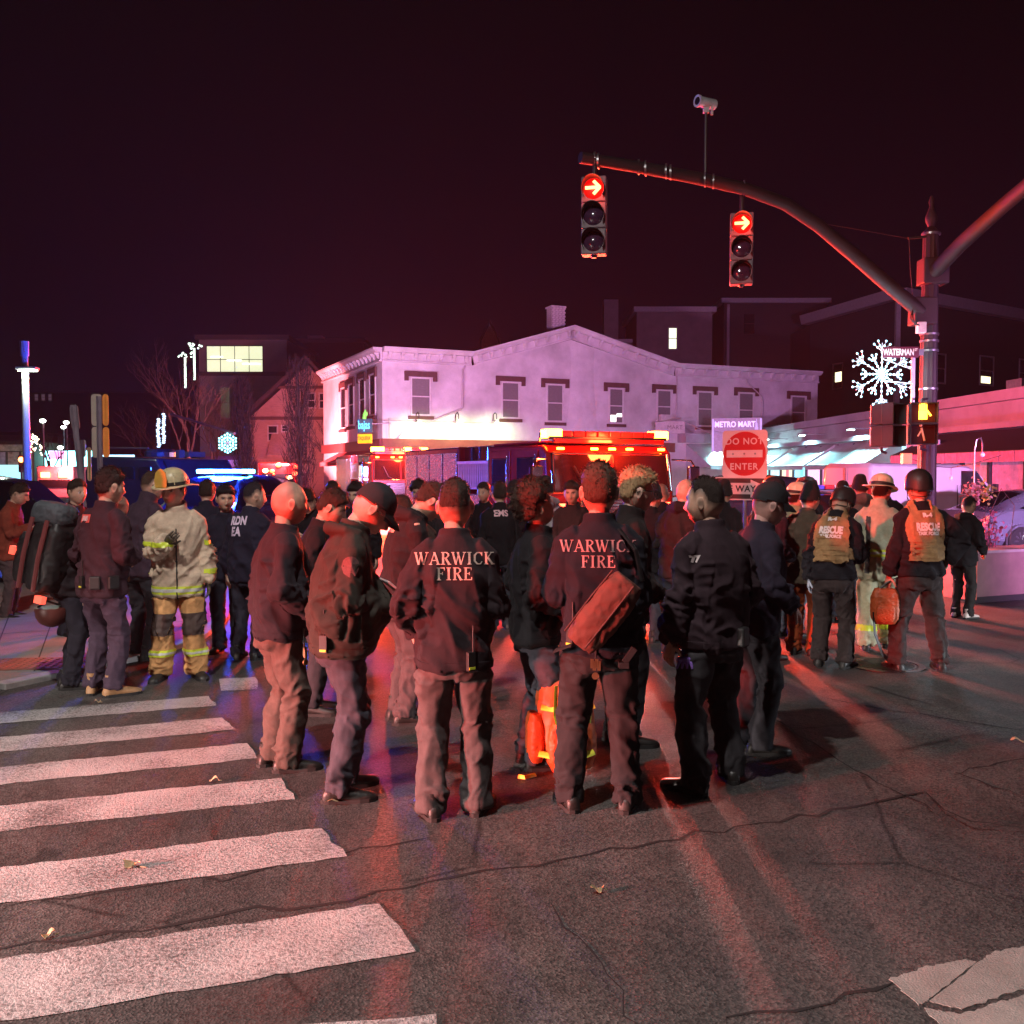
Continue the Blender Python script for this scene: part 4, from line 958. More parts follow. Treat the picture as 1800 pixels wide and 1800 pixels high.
# bajas taqueria sign on the corner
sg = at(640, 755, 50.0); sroot = empty('blade_sign', sg, 0, 'lit blade sign reading bajas taqueria on the white building corner', 'sign')
CY = glow('sign cyan', (.10,.75,1.0), 1.0); YE = glow('sign yellow', (1.0,.50,.01), .6); GR = glow('sign green', (.15,.7,.08), .6)
Ms = frame((0,0,0), (.90,-.43,0), (0,0,1))
b = MB(); bx(b, Ms, -.44,.44,.36-.52,.56,-.14,-.04); b.build('panel', mat('sign back', (.03,.12,.14), rough=.5), sroot)
flat_text(sroot, 'bajas', .62, Ms @ Matrix.Translation((0,.18,0)), CY, bold=.012, cond=.62)
b = MB(); bx(b, Ms, -.42,.42,-.72,-.24,-.14,-.02); b.build('yellow_panel', YE, sroot)
flat_text(sroot, 'TAQUERIA', .26, Ms @ Matrix.Translation((0,-.48,0)), mat('sign dark letters', (.12,.05,.02)), cond=.62, bold=.006)
b = MB(); b.tube([Ms @ Vector((-.02,.56,-.06)), Ms @ Vector((.0,.8,-.06)), Ms @ Vector((.06,1.05,-.06))], [.11,.09,.03], 8); b.tube([Ms @ Vector((.0,.7,-.06)), Ms @ Vector((.14,.78,-.06)), Ms @ Vector((.15,.92,-.06))], [.05,.05,.03], 6); b.build('cactus', GR, sroot, smooth=60)
b = MB(); b.tube([Ms @ Vector((.3,.3,-.1)), Ms @ Vector((1.6,.3,-.1))], .03, 6); b.build('bracket_arm', PIPE, sroot)
# ------------------------------------------------------------ the one-storey shop row on the right
SA = Vector((18.3-.036*61.5, 61.5, 0)); SB = Vector((18.3-.036*23, 23, 0)); su = (SB-SA).normalized(); SLEN = (SB-SA).length; sn = Vector((-su.y, su.x, 0)); sn = sn if sn.x > 0 else -sn
shop = empty('shop_row', SA, 0, 'one-storey row of shops with purple parapet, awnings and lit windows', 'building')
MR = frame((0,0,0), su, (0,0,1))
def st(px): return on_wall(SA, su, px)
def stz(px, py):
    t = st(px); return t, at(px, py, SA.y+su.y*t).z
PUR = mat('painted parapet', (.34,.31,.36), rough=.7, var=.15, vscale=1.2, dirt=.3); INT = mat('shop interior', (.45,.5,.5), rough=.8, var=.3, vscale=1.5)
b = MB(); b.extr([Vector((0,0,0)), su*SLEN, su*SLEN+up*4.6, up*4.6], sn*9); b.build('wall', PUR, shop)
b = MB(); bx(b, MR, 0, SLEN, 4.35, 4.72, .004, .30); b.build('parapet_cap', PUR, shop)
b = MB(); bx(b, MR, 0, SLEN, 3.35, 3.55, .004, 1.05); b.build('soffit', PUR, shop)
SHOPC = [(.30,1.0,.95),(.55,.95,1.0),(.95,.85,.55),(.35,.85,1.0),(1.0,.55,.85),(.9,.35,.7)]
xx = .6; i = 0; rng = random.Random(3)
GLASSC = mat('clear shop glass', (.9,1,1), rough=.03, var=0, trans=1.0, spec=.5)
while xx < SLEN-1:
    w = rng.uniform(1.5,2.3); c = SHOPC[i % 6] if xx < 22 else SHOPC[4+(i % 2)]
    g = MB(); bx(g, MR, xx, xx+w, .6, 3.2, .004, .03); sw = g.build('shop_window', mat('lit shop window %d %d' % (i % 6, xx < 24), tuple(k*.5 for k in c), rough=.25, var=.6, vscale=2.2, emit=1.1 if xx < 24 else .15, ecol=c), shop)
    g = MB(); bx(g, MR, xx+w, xx+w+.16, .0, 3.3, .004, .12); g.build('mullion', mat('dark mullion', (.03,.03,.035), rough=.4), sw)
    for k in range(rng.randint(1,3)):
        a = xx+rng.uniform(.1,w-.6); y = rng.uniform(1.3,2.5); g = MB(); bx(g, MR, a, a+rng.uniform(.3,.6), y, y+rng.uniform(.3,.6), .032, .05)
        cc = rng.choice([(.2,.9,1),(1,.9,.4),(.9,.2,.25),(.9,.95,1),(.3,.4,1)]); g.build('poster', mat('poster %.1f%.1f%.1f %d' % (cc+(xx < 22,)), cc, rough=.5, var=.5, vscale=9, emit=.8 if xx < 22 else .2, ecol=cc), sw)
    xx += w+.2; i += 1
GREY = mat('grey canvas', (.42,.46,.48), rough=.8, var=.15, vscale=2, bump=.2, bscale=30); BLK = mat('black canvas', (.03,.022,.03), rough=.7, var=.3, vscale=3, stretch=(3,3,.4))
def aw(p0, p1, m, zt=3.35, zb=2.25, out=1.7, **k): return awning(shop, MR, st(p0), st(p1), zt, zb, out, m, **k)
for p0, p1 in ((1205,1262),(1266,1322)): awning(bld, MF, on_wall(WA,wu,p0), on_wall(WA,wu,p1), 3.7, 2.3, 2.6, GREY, sag=.1)
b = MB(); bx(b, MF, on_wall(WA,wu,1190), on_wall(WA,wu,1334), 3.75, 4.3, .004, .9); b.build('canopy', PUR, bld)
aw(1340,1392,GREY,sag=.15); aw(1398,1468,GREY,sag=.2); aw(1474,1585,GREY,sag=.25)
bk = awning(shop, MR, st(1652), SLEN-.6, 3.5, 2.55, 2.0, BLK, val=.34, scal=16)
SCAL = mat('pink valance', (.62,.30,.55), rough=.7, var=.3, vscale=6)
for ch in bk.children:
    if ch.name.startswith('valance'): ch.data.materials[0] = SCAL
b = MB(); bx(b, MR, st(1640), st(1700), 2.55, 3.1, 1.06, 1.12); sgw = b.build('shop_sign', mat('pink shop board', (.55,.38,.55), rough=.6, emit=.15, ecol=(.8,.45,.8)), shop)
flat_text(sgw, 'WOW HA', .26, MR @ Matrix.Translation(((st(1640)+st(1700))/2, 2.82, 1.13)), mat('letter black', (.02,.02,.02)), bold=.01)
FLD = glow('flood lamp', (.62,1.0,.98), 14)
for px, py in ((1362,769),(1390,769),(1458,757),(1551,748)):
    t, z = stz(px, py); z = 3.85; k = MB(); bx(k, MR, t-.18, t+.18, z-.02, z+.06, 1.35, 1.62); bx(k, MR, t-.03, t+.03, z+.0, z+.04, .2, 1.4); f = k.build('flood_lamp', mat('lamp case', (.2,.2,.2), rough=.5), shop)
    k = MB(); bx(k, MR, t-.15, t+.15, z-.06, z-.022, 1.37, 1.60); k.build('lens', FLD, f)
    lamp('shop_light', 'SPOT', SA+MR @ Vector((t, z-.1, 1.5)), 1300, (.35,.95,1.0), .12, target=SA+MR @ Vector((t, 0, 1.2)), spot=165, blend=.5)
tt_ = on_wall(WA,wu,1243); k = MB(); bx(k, MF, tt_-.2, tt_+.2, 3.62, 3.70, .9, 1.2); f = k.build('flood_lamp', mat('lamp case', (.2,.2,.2)), bld); k = MB(); bx(k, MF, tt_-.17, tt_+.17, 3.57, 3.618, .92, 1.18); k.build('lens', FLD, f)
lamp('canopy_light', 'SPOT', WA+MF @ Vector((tt_,3.5,1.1)), 1400, (.5,1.0,.96), .12, target=WA+MF @ Vector((tt_+1.5,0,3)), spot=160, blend=.5)
# rooftop boxes
b = MB(); bx(b, MR, st(1700), st(1725), 4.72, 5.3, -2.2, -1.4); b.build('roof_unit', mat('galvanised', (.3,.3,.31)), shop)
# metro mart sign
ms = empty('shop_sign', at(1295, 757, 56), 0, 'metro mart deli box sign standing above the shop fascia', 'sign')
wd = 2.9; Mm = frame((0,0,0), (.97,-.24,0), (0,0,1))
b = MB(); bx(b, Mm, -wd/2, wd/2, -1.25, .75, -.18, 0); b.build('box', mat('sign face lilac', (.42,.34,.46), rough=.5, var=.2, emit=.10, ecol=(.6,.4,.8)), ms)
LT = mat('lit letters lilac', (.8,.7,1.0), emit=.9, ecol=(.75,.55,1.0), var=0)
flat_text(ms, 'METRO MART', .46, Mm @ Matrix.Translation((-.1,.38,.004)), LT, bold=.012, cond=.82); flat_text(ms, 'DELI', .46, Mm @ Matrix.Translation((-.1,-.2,.004)), LT, bold=.012, cond=.9)
for sx in (-wd/2+.07, wd/2-.07):
    b = MB(); bx(b, Mm, sx-.05, sx+.05, -1.2, .7, .002, .03); b.build('side_panel', mat('pale tower print', (.6,.5,.8), emit=.4, ecol=(.6,.5,1)), ms)
b = MB(); bx(b, Mm, wd/2-.42, wd/2-.22, .05, .2, .003, .02); bx(b, Mm, wd/2-.38, wd/2-.26, .2, .45, .003, .02); bx(b, Mm, wd/2-.34, wd/2-.30, .45, .68, .003, .02); b.build('tower_print', mat('pale tower print', (.6,.5,.8)), ms)
b = MB(); b.tube([Mm @ Vector((-1.2,-1.25,-.1)), Mm @ Vector((-1.2,-1.25,-.1))+Vector((1.2,.4,-.3))], .04, 6); b.tube([Mm @ Vector((1.0,-1.25,-.1)), Mm @ Vector((1.0,-1.25,-.1))+Vector((1.2,.4,-.3))], .04, 6); b.build('bracket', PIPE, ms)
# projecting board beside it
pj = empty('projecting_sign', at(1178, 751, 57), 0, 'small white projecting board sign on bracket beside the metro mart sign', 'sign')
Mp = frame((0,0,0), (.98,.1,0), (0,0,1)); b = MB(); bx(b, Mp, -.9,.9,-.36,.36,-.08,0); b.build('board', mat('pale board', (.5,.45,.45), rough=.6), pj)
flat_text(pj, 'MART', .36, Mp @ Matrix.Translation((.3,0,.004)), mat('grey letters', (.2,.15,.16)))
b = MB(); b.tube([Mp @ Vector((.9,.3,-.04)), Mp @ Vector((1.6,-.5,3.0))], .03, 6); b.tube([Mp @ Vector((-.9,.3,-.04)), Mp @ Vector((-.6,.3,4.5))], .03, 6); b.build('bracket_arm', PIPE, pj)
# ------------------------------------------------------------ buildings farther back
def box_house(name, label, pix_l, pix_r, top, Y, m, depth=10, trim=None, yaw=0.0, base=0.0):
    A = at(pix_l, 800, Y); B = at(pix_r, 800, Y); h = at((pix_l+pix_r)/2, top, Y).z; w = (B-A).length
    o = empty(name, (A.x, A.y, base), yaw, label, 'building'); M = frame((0,0,0), (1,0,0), (0,0,1))
    b = MB(); bx(b, M, 0, w, 0, h, -depth, 0); b.build('wall', m, o)
    if trim:
        b = MB(); bx(b, M, -.3, w+.3, h, h+.45, -depth-.3, .35); b.build('cornice', trim, o)
    return o, M, w, h, A
def win_px(o, M, A, Y, p0, p1, t, bt, frm, pane, lit=None, rails=1, cols=1):
    x0 = at(p0, t, Y).x-A.x; x1 = at(p1, t, Y).x-A.x; return sash_window(o, M, x0, x1, at(p0,bt,Y).z, at(p0,t,Y).z, frm, pane, lit=lit, rails=rails, cols=cols, ft=.10)
DKB = mat('dark brown siding', (.045,.032,.034), rough=.8, var=.2, vscale=3, stretch=(.2,.2,9), bump=.4, bscale=8)
TRD = mat('pale eave trim', (.34,.31,.31), rough=.7, var=.15); GRY = mat('grey render', (.20,.16,.15), rough=.85, var=.15, vscale=1)
TFR = mat('thin pale frame', (.40,.38,.38), rough=.6)
# big dark building at the right: its corner stands nearest
C = at(1580, 515, 74); hC = C.z; L_ = at(1424, 545, 86); R_ = at(1830, 545, 86)
o = empty('apartment_building', (C.x,C.y,0), 0, 'tall dark brown sided building with pale eaves behind the shop row', 'building')
v1 = Vector((L_.x-C.x, L_.y-C.y, 0)); v2 = Vector((R_.x-C.x, R_.y-C.y, 0)); d1, d2 = v1.normalized(), v2.normalized()
b = MB(); b.extr([(0,0,0), v2, v2+Vector((0,30,0)), v1+Vector((0,30,0)), v1], (0,0,hC-.6)); b.build('wall', DKB, o)
for vv, dd in ((v1,d1),(v2,d2)):
    n_ = Vector((dd.y,-dd.x,0)); n_ = n_ if n_.y < 0 else -n_
    b = MB(); b.extr([Vector((0,0,hC-.55))-dd*.3, Vector((0,0,hC-.55))-dd*.3+n_*.7, Vector((0,0,hC+.25))-dd*.3+n_*.9, Vector((0,0,hC+.25))-dd*.3-n_*.2], vv+dd*.6); b.build('eave', TRD, o)
b = MB(); b.box(d1*.15+Vector((0,-.1,hC/2-.4)), (.34,.34,hC-.5)); b.build('corner_board', TRD, o)
ML = frame((0,0,0), -d1, (0,0,1)); MR2 = frame((0,0,0), d2, (0,0,1)); Ca = Vector((C.x,C.y,0))
LITW = glow('warm lit room', (1.0,.86,.5), 1.6)
def wpix(M, dd, sg, p0, p1, t, bt, lit=None):
    xa = on_wall(Ca, dd, p0)*sg; xb = on_wall(Ca, dd, p1)*sg; Y = Ca.y+dd.y*abs(xa); return sash_window(o, M, min(xa,xb), max(xa,xb), at(p0,bt,Y).z, at(p0,t,Y).z, TFR, GLASSD, lit=lit, ft=.12)
w_ = wpix(ML, d1, -1, 1461, 1479, 640, 685); wpix(MR2, d2, 1, 1640, 1658, 620, 674); w2 = wpix(MR2, d2, 1, 1717, 1742, 624, 677); wpix(MR2, d2, 1, 1786, 1812, 630, 680)
def lit_part(w, M, dd, sg, p0, p1, t, bt):
    xa = on_wall(Ca, dd, p0)*sg; xb = on_wall(Ca, dd, p1)*sg; Y = Ca.y+dd.y*abs(xa); g = MB(); bx(g, M, min(xa,xb), max(xa,xb), at(p0,bt,Y).z, at(p0,t,Y).z, .03, .05); g.build('lit_pane', LITW, w)
lit_part(w_, ML, d1, -1, 1466, 1477, 655, 672); lit_part(w2, MR2, d2, 1, 1720, 1736, 661, 673)
# dark block left of it
o2, M2, w, h, A = box_house('brick_block', 'dark flat-roofed block between the grey annex and the tall brown building', 1270, 1450, 533, 92, DKB, 12, TRD)
b = MB(); bx(b, M2, .3, .55, 3, h-.1, .01, .12); b.build('downpipe', TRD, o2); win_px(o2, M2, A, 92, 1306, 1328, 550, 588, DKB, GLASSD)
# grey annex with one lit sash
o3, M3, w, h, A = box_house('annex', 'grey rooftop annex with a single lit sash window behind the gable', 1118, 1250, 549, 84, GRY, 8, TRD)
win_px(o3, M3, A, 84, 1174, 1191, 575, 615, TFR, glow('cool lit room', (.85,.95,.62), 1.3), rails=1)
b = MB(); bx(b, M3, -3.8, -.35, 0, h-2.6, -6, -.5); b.build('side_wing', GRY, o3); b = MB(); bx(b, M3, -3.9, -.32, h-2.6, h-2.3, -6.2, -.3); b.build('cornice', TRD, o3)
b = MB(); bx(b, M3, -2.7, -1.4, h-2.6, h+1.5, -3.2, -2); b.build('stack', GRY, o3)
# little dormer peak behind the flat roof
d = empty('dormer', at(861, 585, 75), 0, 'small pale triangular dormer peak behind the white cornice', 'dormer'); b = MB(); b.extr([(-.65,0,-2.2),(.65,0,-2.2),(.65,0,-.6),(0,0,.7),(-.65,0,-.6)], (0,4,0)); b.build('gable_wall', TRD, d)
b = MB(); b.extr([(-.85,-.2,-.75),(0,-.2,.85),(.85,-.2,-.75),(.85,-.2,-.6),(0,-.2,1.02),(-.85,-.2,-.6)], (0,4.2,0)); b.build('roof', mat('slate dark', (.03,.03,.035), rough=.8), d)
# ------------------------------------------------------------ left: modern block with the big lit window
MOD = mat('red grey panel', (.22,.17,.17), rough=.7, var=.15, vscale=.6); MODB = mat('dark band', (.06,.045,.05), rough=.7)
o4, M4, w, h, A = box_house('modern_block', 'modern flat-roofed block with a wide lit top-floor window', 352, 506, 597, 96, MOD, 14, MODB)
bx_ = lambda p0,p1,t,bt,Y=96: (at(p0,t,Y).x-A.x, at(p1,t,Y).x-A.x, at(p0,bt,Y).z, at(p0,t,Y).z)
x0,x1,y0,y1 = bx_(362,463,607,657)
win_px(o4, M4, A, 96, 362, 463, 607, 657, MODB, mat('lit office glass', (.5,.5,.4), rough=.15, var=.5, vscale=.5, emit=.85, ecol=(.80,.86,.55)), cols=4)
for k in range(3):
    g = MB(); bx(g, M4, x0+.5+k*1.6, x0+1.7+k*1.9, y1-1.2-.35*k, y1-1.12-.35*k, .08, .1); g.build('ceiling_light', glow('tube light', (.9,1,.75), 3.5), o4)
x0,x1,y0,y1 = bx_(386,405,680,736); win_px(o4, M4, A, 96, 386, 405, 680, 736, TFR, mat('dim glass', (.12,.12,.11), rough=.2, var=.5, emit=.06, ecol=(.6,.6,.4)))
g = MB(); bx(g, M4, -.02, x1+8, y1+1.1, y1+1.5, .01, .3); g.build('band', MODB, o4)
# garlanded columns at its corner
for i, (px, t, bt) in enumerate(((326,628,682),(342,612,668))):
    c = empty('lit_column', at(px, bt, 88), 0, 'column wrapped in white lights with a lit garland capital', 'light column', 'lit columns on the modern block')
    k = MB(); hh = at(px,t,88).z-at(px,bt,88).z; k.tube([(0,0,0),(0,0,hh)], .10, 8); k.build('shaft', glow('white wrap lights', (.75,1.0,.85), 1.6), c)
    k = MB()
    for q in range(14): k.ball((random.uniform(-.6,.7), random.uniform(-.2,.2), hh+random.uniform(-.1,.45)), random.uniform(.05,.11), 6)
    k.build('garland', glow('white wrap lights', (.75,1.0,.85), 1.6), c)
# a taller dull block behind
o5, M5, w, h, A = box_house('back_block', 'dull dark block rising behind the gabled house', 500, 640, 602, 118, mat('dull block', (.07,.045,.05), rough=.9), 12, MODB)
b = MB(); bx(b, M5, 2.8, 4.6, h, h+1.0, -3, -1); b.build('roof_unit', MOD, o5)
# ------------------------------------------------------------ gabled house
GH = mat('tan shingle house', (.32,.20,.17), rough=.85, var=.2, vscale=2, stretch=(1,1,6), bump=.4, bscale=10); Yh = 74
A = at(441, 800, Yh); B = at(600, 800, Yh); ap = at(540, 634, Yh); el = at(441, 728, Yh).z; er = at(600, 700, Yh).z
gh = empty('gabled_house', (A.x,A.y,0), 0, 'tan gabled house with steep dark roof beside the white building', 'house'); w = B.x-A.x
b = MB(); b.extr([(0,0,0),(w,0,0),(w,0,er-.1),(ap.x-A.x,0,ap.z-.35),(0,0,el-.2)], (0,12,0)); b.build('wall', GH, gh)
rf = mat('dark slate roof', (.035,.025,.03), rough=.8, var=.3, vscale=3, bump=.4, bscale=12)
b = MB(); b.extr([(-.6,-.4,el-.55),(ap.x-A.x,-.4,ap.z),(ap.x-A.x,-.4,ap.z+.3),(-.75,-.4,el-.25)], (0,13,0)); b.extr([(ap.x-A.x,-.4,ap.z),(w+.4,-.4,er-.2),(w+.4,-.4,er+.1),(ap.x-A.x,-.4,ap.z+.3)], (0,13,0)); b.build('roof', rf, gh)
Mh = frame((0,0,0), (1,0,0), (0,0,1))
for (p0,p1,t,bt) in ((470,489,747,776),(494,508,747,760),(540,555,690,718),(560,577,690,719)): win_px(gh, Mh, A, Yh, p0, p1, t, bt, TFR, GLASSD, rails=1)
b = MB(); bx(b, Mh, -.05, w+.05, at(500,738,Yh).z, at(500,738,Yh).z+.25, .005, .12); b.build('belt_course', BRN, gh); b = MB(); bx(b, Mh, 1.9, w+.05, at(500,681,Yh).z-.1, at(500,681,Yh).z+.12, .005, .10); b.build('belt_course', BRN, gh)
awning(gh, Mh, at(470,0,Yh).x-A.x, at(512,0,Yh).x-A.x, at(470,762,Yh).z, at(470,800,Yh).z, 1.6, mat('dusty canvas', (.36,.22,.2), rough=.85))
b = MB(); bx(b, Mh, w-1.4, w+1.6, 0, at(590,735,Yh).z, -6, -.4); b.build('side_porch', mat('red shed', (.12,.03,.03), rough=.8), gh)
# lit shop fronts along the left street
for i, (p0,p1,t,bt,Y,c,e,lb) in enumerate(((452,520,818,862,70,(1,.45,.35),.8,'red lit shop front under the gabled house'),(360,430,812,866,78,(.35,.25,.9),.35,'blue lit shop front below the modern block'),
        (60,170,820,850,95,(.45,.9,1),.9,'far cyan lit shop front beside the leaning street signs'),(-60,60,786,812,90,(.35,.25,.18),.12,'far tan building with dark band behind the lamp post'))):
    o, M, w, h, A = box_house('shop', lb, p0, p1, t-10, Y, mat('shop body %d' % i, tuple(k*.25 for k in c), rough=.8, var=.3), 6, None)
    rg = random.Random(i)
    for k in range(5):
        a = w*(k+.1)/5; g = MB(); bx(g, M, a, a+w*.16, .5, h-1.0, .01, .06); cc = tuple(min(1, q*rg.uniform(.6,1.2)) for q in c)
        g.build('shop_window', mat('shop glow %d%d' % (i,k), cc, rough=.3, var=.7, vscale=1.5, emit=e*rg.uniform(.5,1.4), ecol=cc), o)
    g = MB(); bx(g, M, .2, w-.2, h-.9, h-.3, .01, .1); g.build('fascia', mat('fascia glow %d' % i, c, emit=e*.8, ecol=c, var=.6, vscale=3), o)
o6, M6, w, h, A = box_house('brick_terrace', 'far dark terrace with three dim windows on the left skyline', 55, 300, 690, 150, mat('far terrace', (.045,.03,.045), rough=.9), 10, None)
for p0 in (60,72,84): win_px(o6, M6, A, 150, p0, p0+8, 692, 705, MODB, mat('faint window', (.15,.1,.15), emit=.08, ecol=(.6,.35,.5)))
o7, M7, w, h, A = box_house('low_terrace', 'low far building closing the street at the left edge', -150, 60, 765, 120, mat('far low', (.12,.09,.08), rough=.9), 10, MODB)
# far neon signs
for i, (px, py, wd, hh, Y, c, e, lb) in enumerate(((118,806,4.8,1.5,92,(.25,1.0,1.0),5,'bright cyan neon shop sign far up the left street'),(56,812,2.6,.9,92,(.3,.9,1.0),1.6,'small cyan lit board behind the lamp post'),(10,838,3.4,2.2,88,(.35,.85,.9),1.2,'pale cyan lit shop window at the left edge'),
        (100,800,1.5,.8,90,(1,.3,.7),2,'small pink neon sign left of the bright cyan sign'),(372,832,1.2,1.1,64,(1,.75,.6),3.5,'lit white menu board behind the armoured truck'),(395,838,1.4,1.2,66,(.55,.45,1),.8,'dim lilac poster board beside the lit menu board'),
        (205,803,3.2,.35,85,(.35,.75,1.0),2.5,'string of pale blue lights behind the street sign backs'))):
    b = MB(); b.box((0,0,0), (wd,.15,hh)); s_ = b.build('neon_sign', glow('neon %d' % i, c, e), bevel=.03); s_.location = at(px, py, Y); tag(s_, lb, 'sign')
# ------------------------------------------------------------ trees
BARK = mat('bark', (.10,.07,.06), rough=.9, var=.3, vscale=8, bump=.6, bscale=25); IVY = mat('twig mass', (.032,.022,.022), rough=.9, var=.4, vscale=3)
def leafcloud(n, fn, sz, seed, m, name, parent):
    rg = np.random.default_rng(seed); P = fn(n, rg); d = rg.normal(size=(n,3)); d /= np.linalg.norm(d,axis=1)[:,None]; e = rg.normal(size=(n,3)); e -= d*(e*d).sum(1)[:,None]; e /= np.linalg.norm(e,axis=1)[:,None]
    s = sz*rg.uniform(.5,1.4,size=(n,1)); V = np.stack([P-d*s*.5-e*s*.3, P+d*s*.5-e*s*.3, P+d*s*.35+e*s*.3, P-d*s*.35+e*s*.3],1).reshape(-1,3)
    me = bpy.data.meshes.new(name); me.from_pydata([tuple(v) for v in V], [], [tuple(range(i*4,i*4+4)) for i in range(n)]); return link_mesh(name, me, parent, m)
def columnar(px, Y, top, width, label, seed):
    h = at(px, top, Y).z; o = empty('columnar_tree', (at(px,800,Y).x, Y, 0), 0, label, 'tree', 'ivy-dark columnar trees on the left street'); rg = random.Random(seed)
    b = MB(); b.tube([(0,0,0),(.05,0,h*.3),(-.05,.05,h*.6),(0,0,h*.92)], [.16,.12,.07,.02], 8); b.build('trunk', BARK, o, smooth=60)
    for k in range(34):
        a = rg.uniform(0,6.28); z = rg.uniform(.12,.6)*h; r = width*.5*rg.uniform(.5,1); l = rg.uniform(.2,.38)*h; bb = MB()
        p = Vector((0,0,z)); q = Vector((math.cos(a)*r*.7, math.sin(a)*r*.7, z+l*.4)); e = Vector((math.cos(a)*r, math.sin(a)*r, min(h, z+l))); bb.tube([p,q,e,e+Vector((rg.uniform(-.1,.1),0,.4))], [.035,.025,.012,.004], 5); bb.build('branch', BARK, o)
    g = np.random.default_rng(seed); n = 2400; tt = g.random(n)**.9; a = g.random(n)*6.283; lump = .62+.75*vnoise(np.stack([np.cos(a)*1.5+seed, np.sin(a)*1.5, tt*7],1), seed)
    r = width*.5*(.4+.6*np.sin(np.pi*np.clip(tt*.82+.16,0,1))**.6)*np.sqrt(g.random(n))*lump
    P0 = np.stack([np.cos(a)*r, np.sin(a)*r, .7+tt*(h-1.3)],1); dd = np.stack([np.cos(a)*.22+g.normal(size=n)*.22, np.sin(a)*.22+g.normal(size=n)*.22, np.ones(n)],1)*g.uniform(.25,.7,size=(n,1)); sd_ = np.stack([g.normal(size=n), g.normal(size=n), g.normal(size=n)*.2],1); sd_ *= .011/np.linalg.norm(sd_,axis=1)[:,None]
    V = np.stack([P0-sd_*1.4, P0+sd_*1.4, P0+dd+sd_*.4, P0+dd-sd_*.4],1).reshape(-1,3); me = bpy.data.meshes.new('crown'); me.from_pydata([tuple(v) for v in V], [], [tuple(range(i*4,i*4+4)) for i in range(n)])
    tag(link_mesh('crown', me, o, IVY), kind='stuff')
columnar(428, 56, 655, 1.25, 'slim columnar tree in front of the modern block', 1); columnar(526, 54, 618, 1.9, 'fuller columnar tree in front of the gabled house', 2)
def bare_tree(px, Y, h, label, seed, spread=.5):
    o = empty('bare_tree', (at(px,800,Y).x, Y, 0), 0, label, 'tree', 'bare winter trees up the left street'); rg = random.Random(seed); br = MB()
    t = MB(); t.tube([(0,0,0),(.1,0,h*.2),(.0,.1,h*.4)], [.18,.14,.10], 8); t.build('trunk', BARK, o, smooth=60)
    def grow(p, d, l, r, lev):
        q = p+d*l; m = p.lerp(q,.5)+Vector((rg.uniform(-.1,.1)*l,0,rg.uniform(-.05,.1)*l)); br.tube([p,m,q],[r,r*.8,r*.6],4,cap=False)
        if lev == 0: return
        for k in range(3 if lev > 1 else 4):
            e = (d+Vector((rg.uniform(-1,1),rg.uniform(-1,1),rg.uniform(-.2,.7)))*spread*1.3).normalized(); grow(p.lerp(q, rg.uniform(.45,1)), e, l*rg.uniform(.55,.8), r*.55, lev-1)
    for k in range(4): grow(Vector((0,.1*k,h*(.2+.07*k))), Vector((rg.uniform(-.6,.6),rg.uniform(-.6,.6),1)).normalized(), h*.28, .07, 4)
    tag(br.build('crown', IVY, o), kind='stuff')
bare_tree(330, 60, 9.5, 'bare spreading tree in front of the lit columns', 3); bare_tree(268, 75, 8, 'bare tree farther up the street left of the lit columns', 4); bare_tree(372, 70, 8.5, 'bare tree close against the modern block wall', 5); bare_tree(85, 85, 7.5, 'bare tree behind the far cyan neon sign', 6); bare_tree(590, 66, 6.5, 'bare branches between the gabled house and white building', 8)
# ------------------------------------------------------------ signal mast with two arms
POLE = mat('maroon brown pole paint', (.030,.018,.02), rough=.65, var=.2, vscale=5, metal=.2); GALV = mat('galvanised', (.3,.3,.31), rough=.35, metal=.8, var=.15)
PY = 15.0; PB = at(1629, 832, PY); PB.z = 0
mast = empty('signal_mast', PB, 0, 'dark fluted signal pole with two curved arms beside the lit snowflake', 'signal pole')
HT = at(1626, 412, PY).z
b = MB(); n = 24; rings = []
for z, r in ((0,.24),(.25,.24),(.3,.20),(.9,.185),(.95,.165),(1.0,.15),(HT-.02,.118),(HT,.118)):
    rings.append([Vector(((r*(1-.06*(k % 2)))*math.cos(2*math.pi*k/n), (r*(1-.06*(k % 2)))*math.sin(2*math.pi*k/n), z)) for k in range(n)])
b.loft(rings); b.build('pole', POLE, mast)
b = MB(); b.lathe([(.13,HT),(.14,HT+.03),(.10,HT+.06),(.05,HT+.12),(.085,HT+.20),(.09,HT+.27),(.05,HT+.37),(.03,HT+.44),(.045,HT+.50),(.015,HT+.60)], 16); b.build('finial', POLE, mast, smooth=40)
for py in (412, 588, 600, 617, 684, 500):
    z = at(1629, py, PY).z; b = MB(); b.lathe([(.137,z-.018),(.145,z-.014),(.145,z+.014),(.137,z+.018)], 24); b.build('clamp_band', GALV, mast, smooth=40)
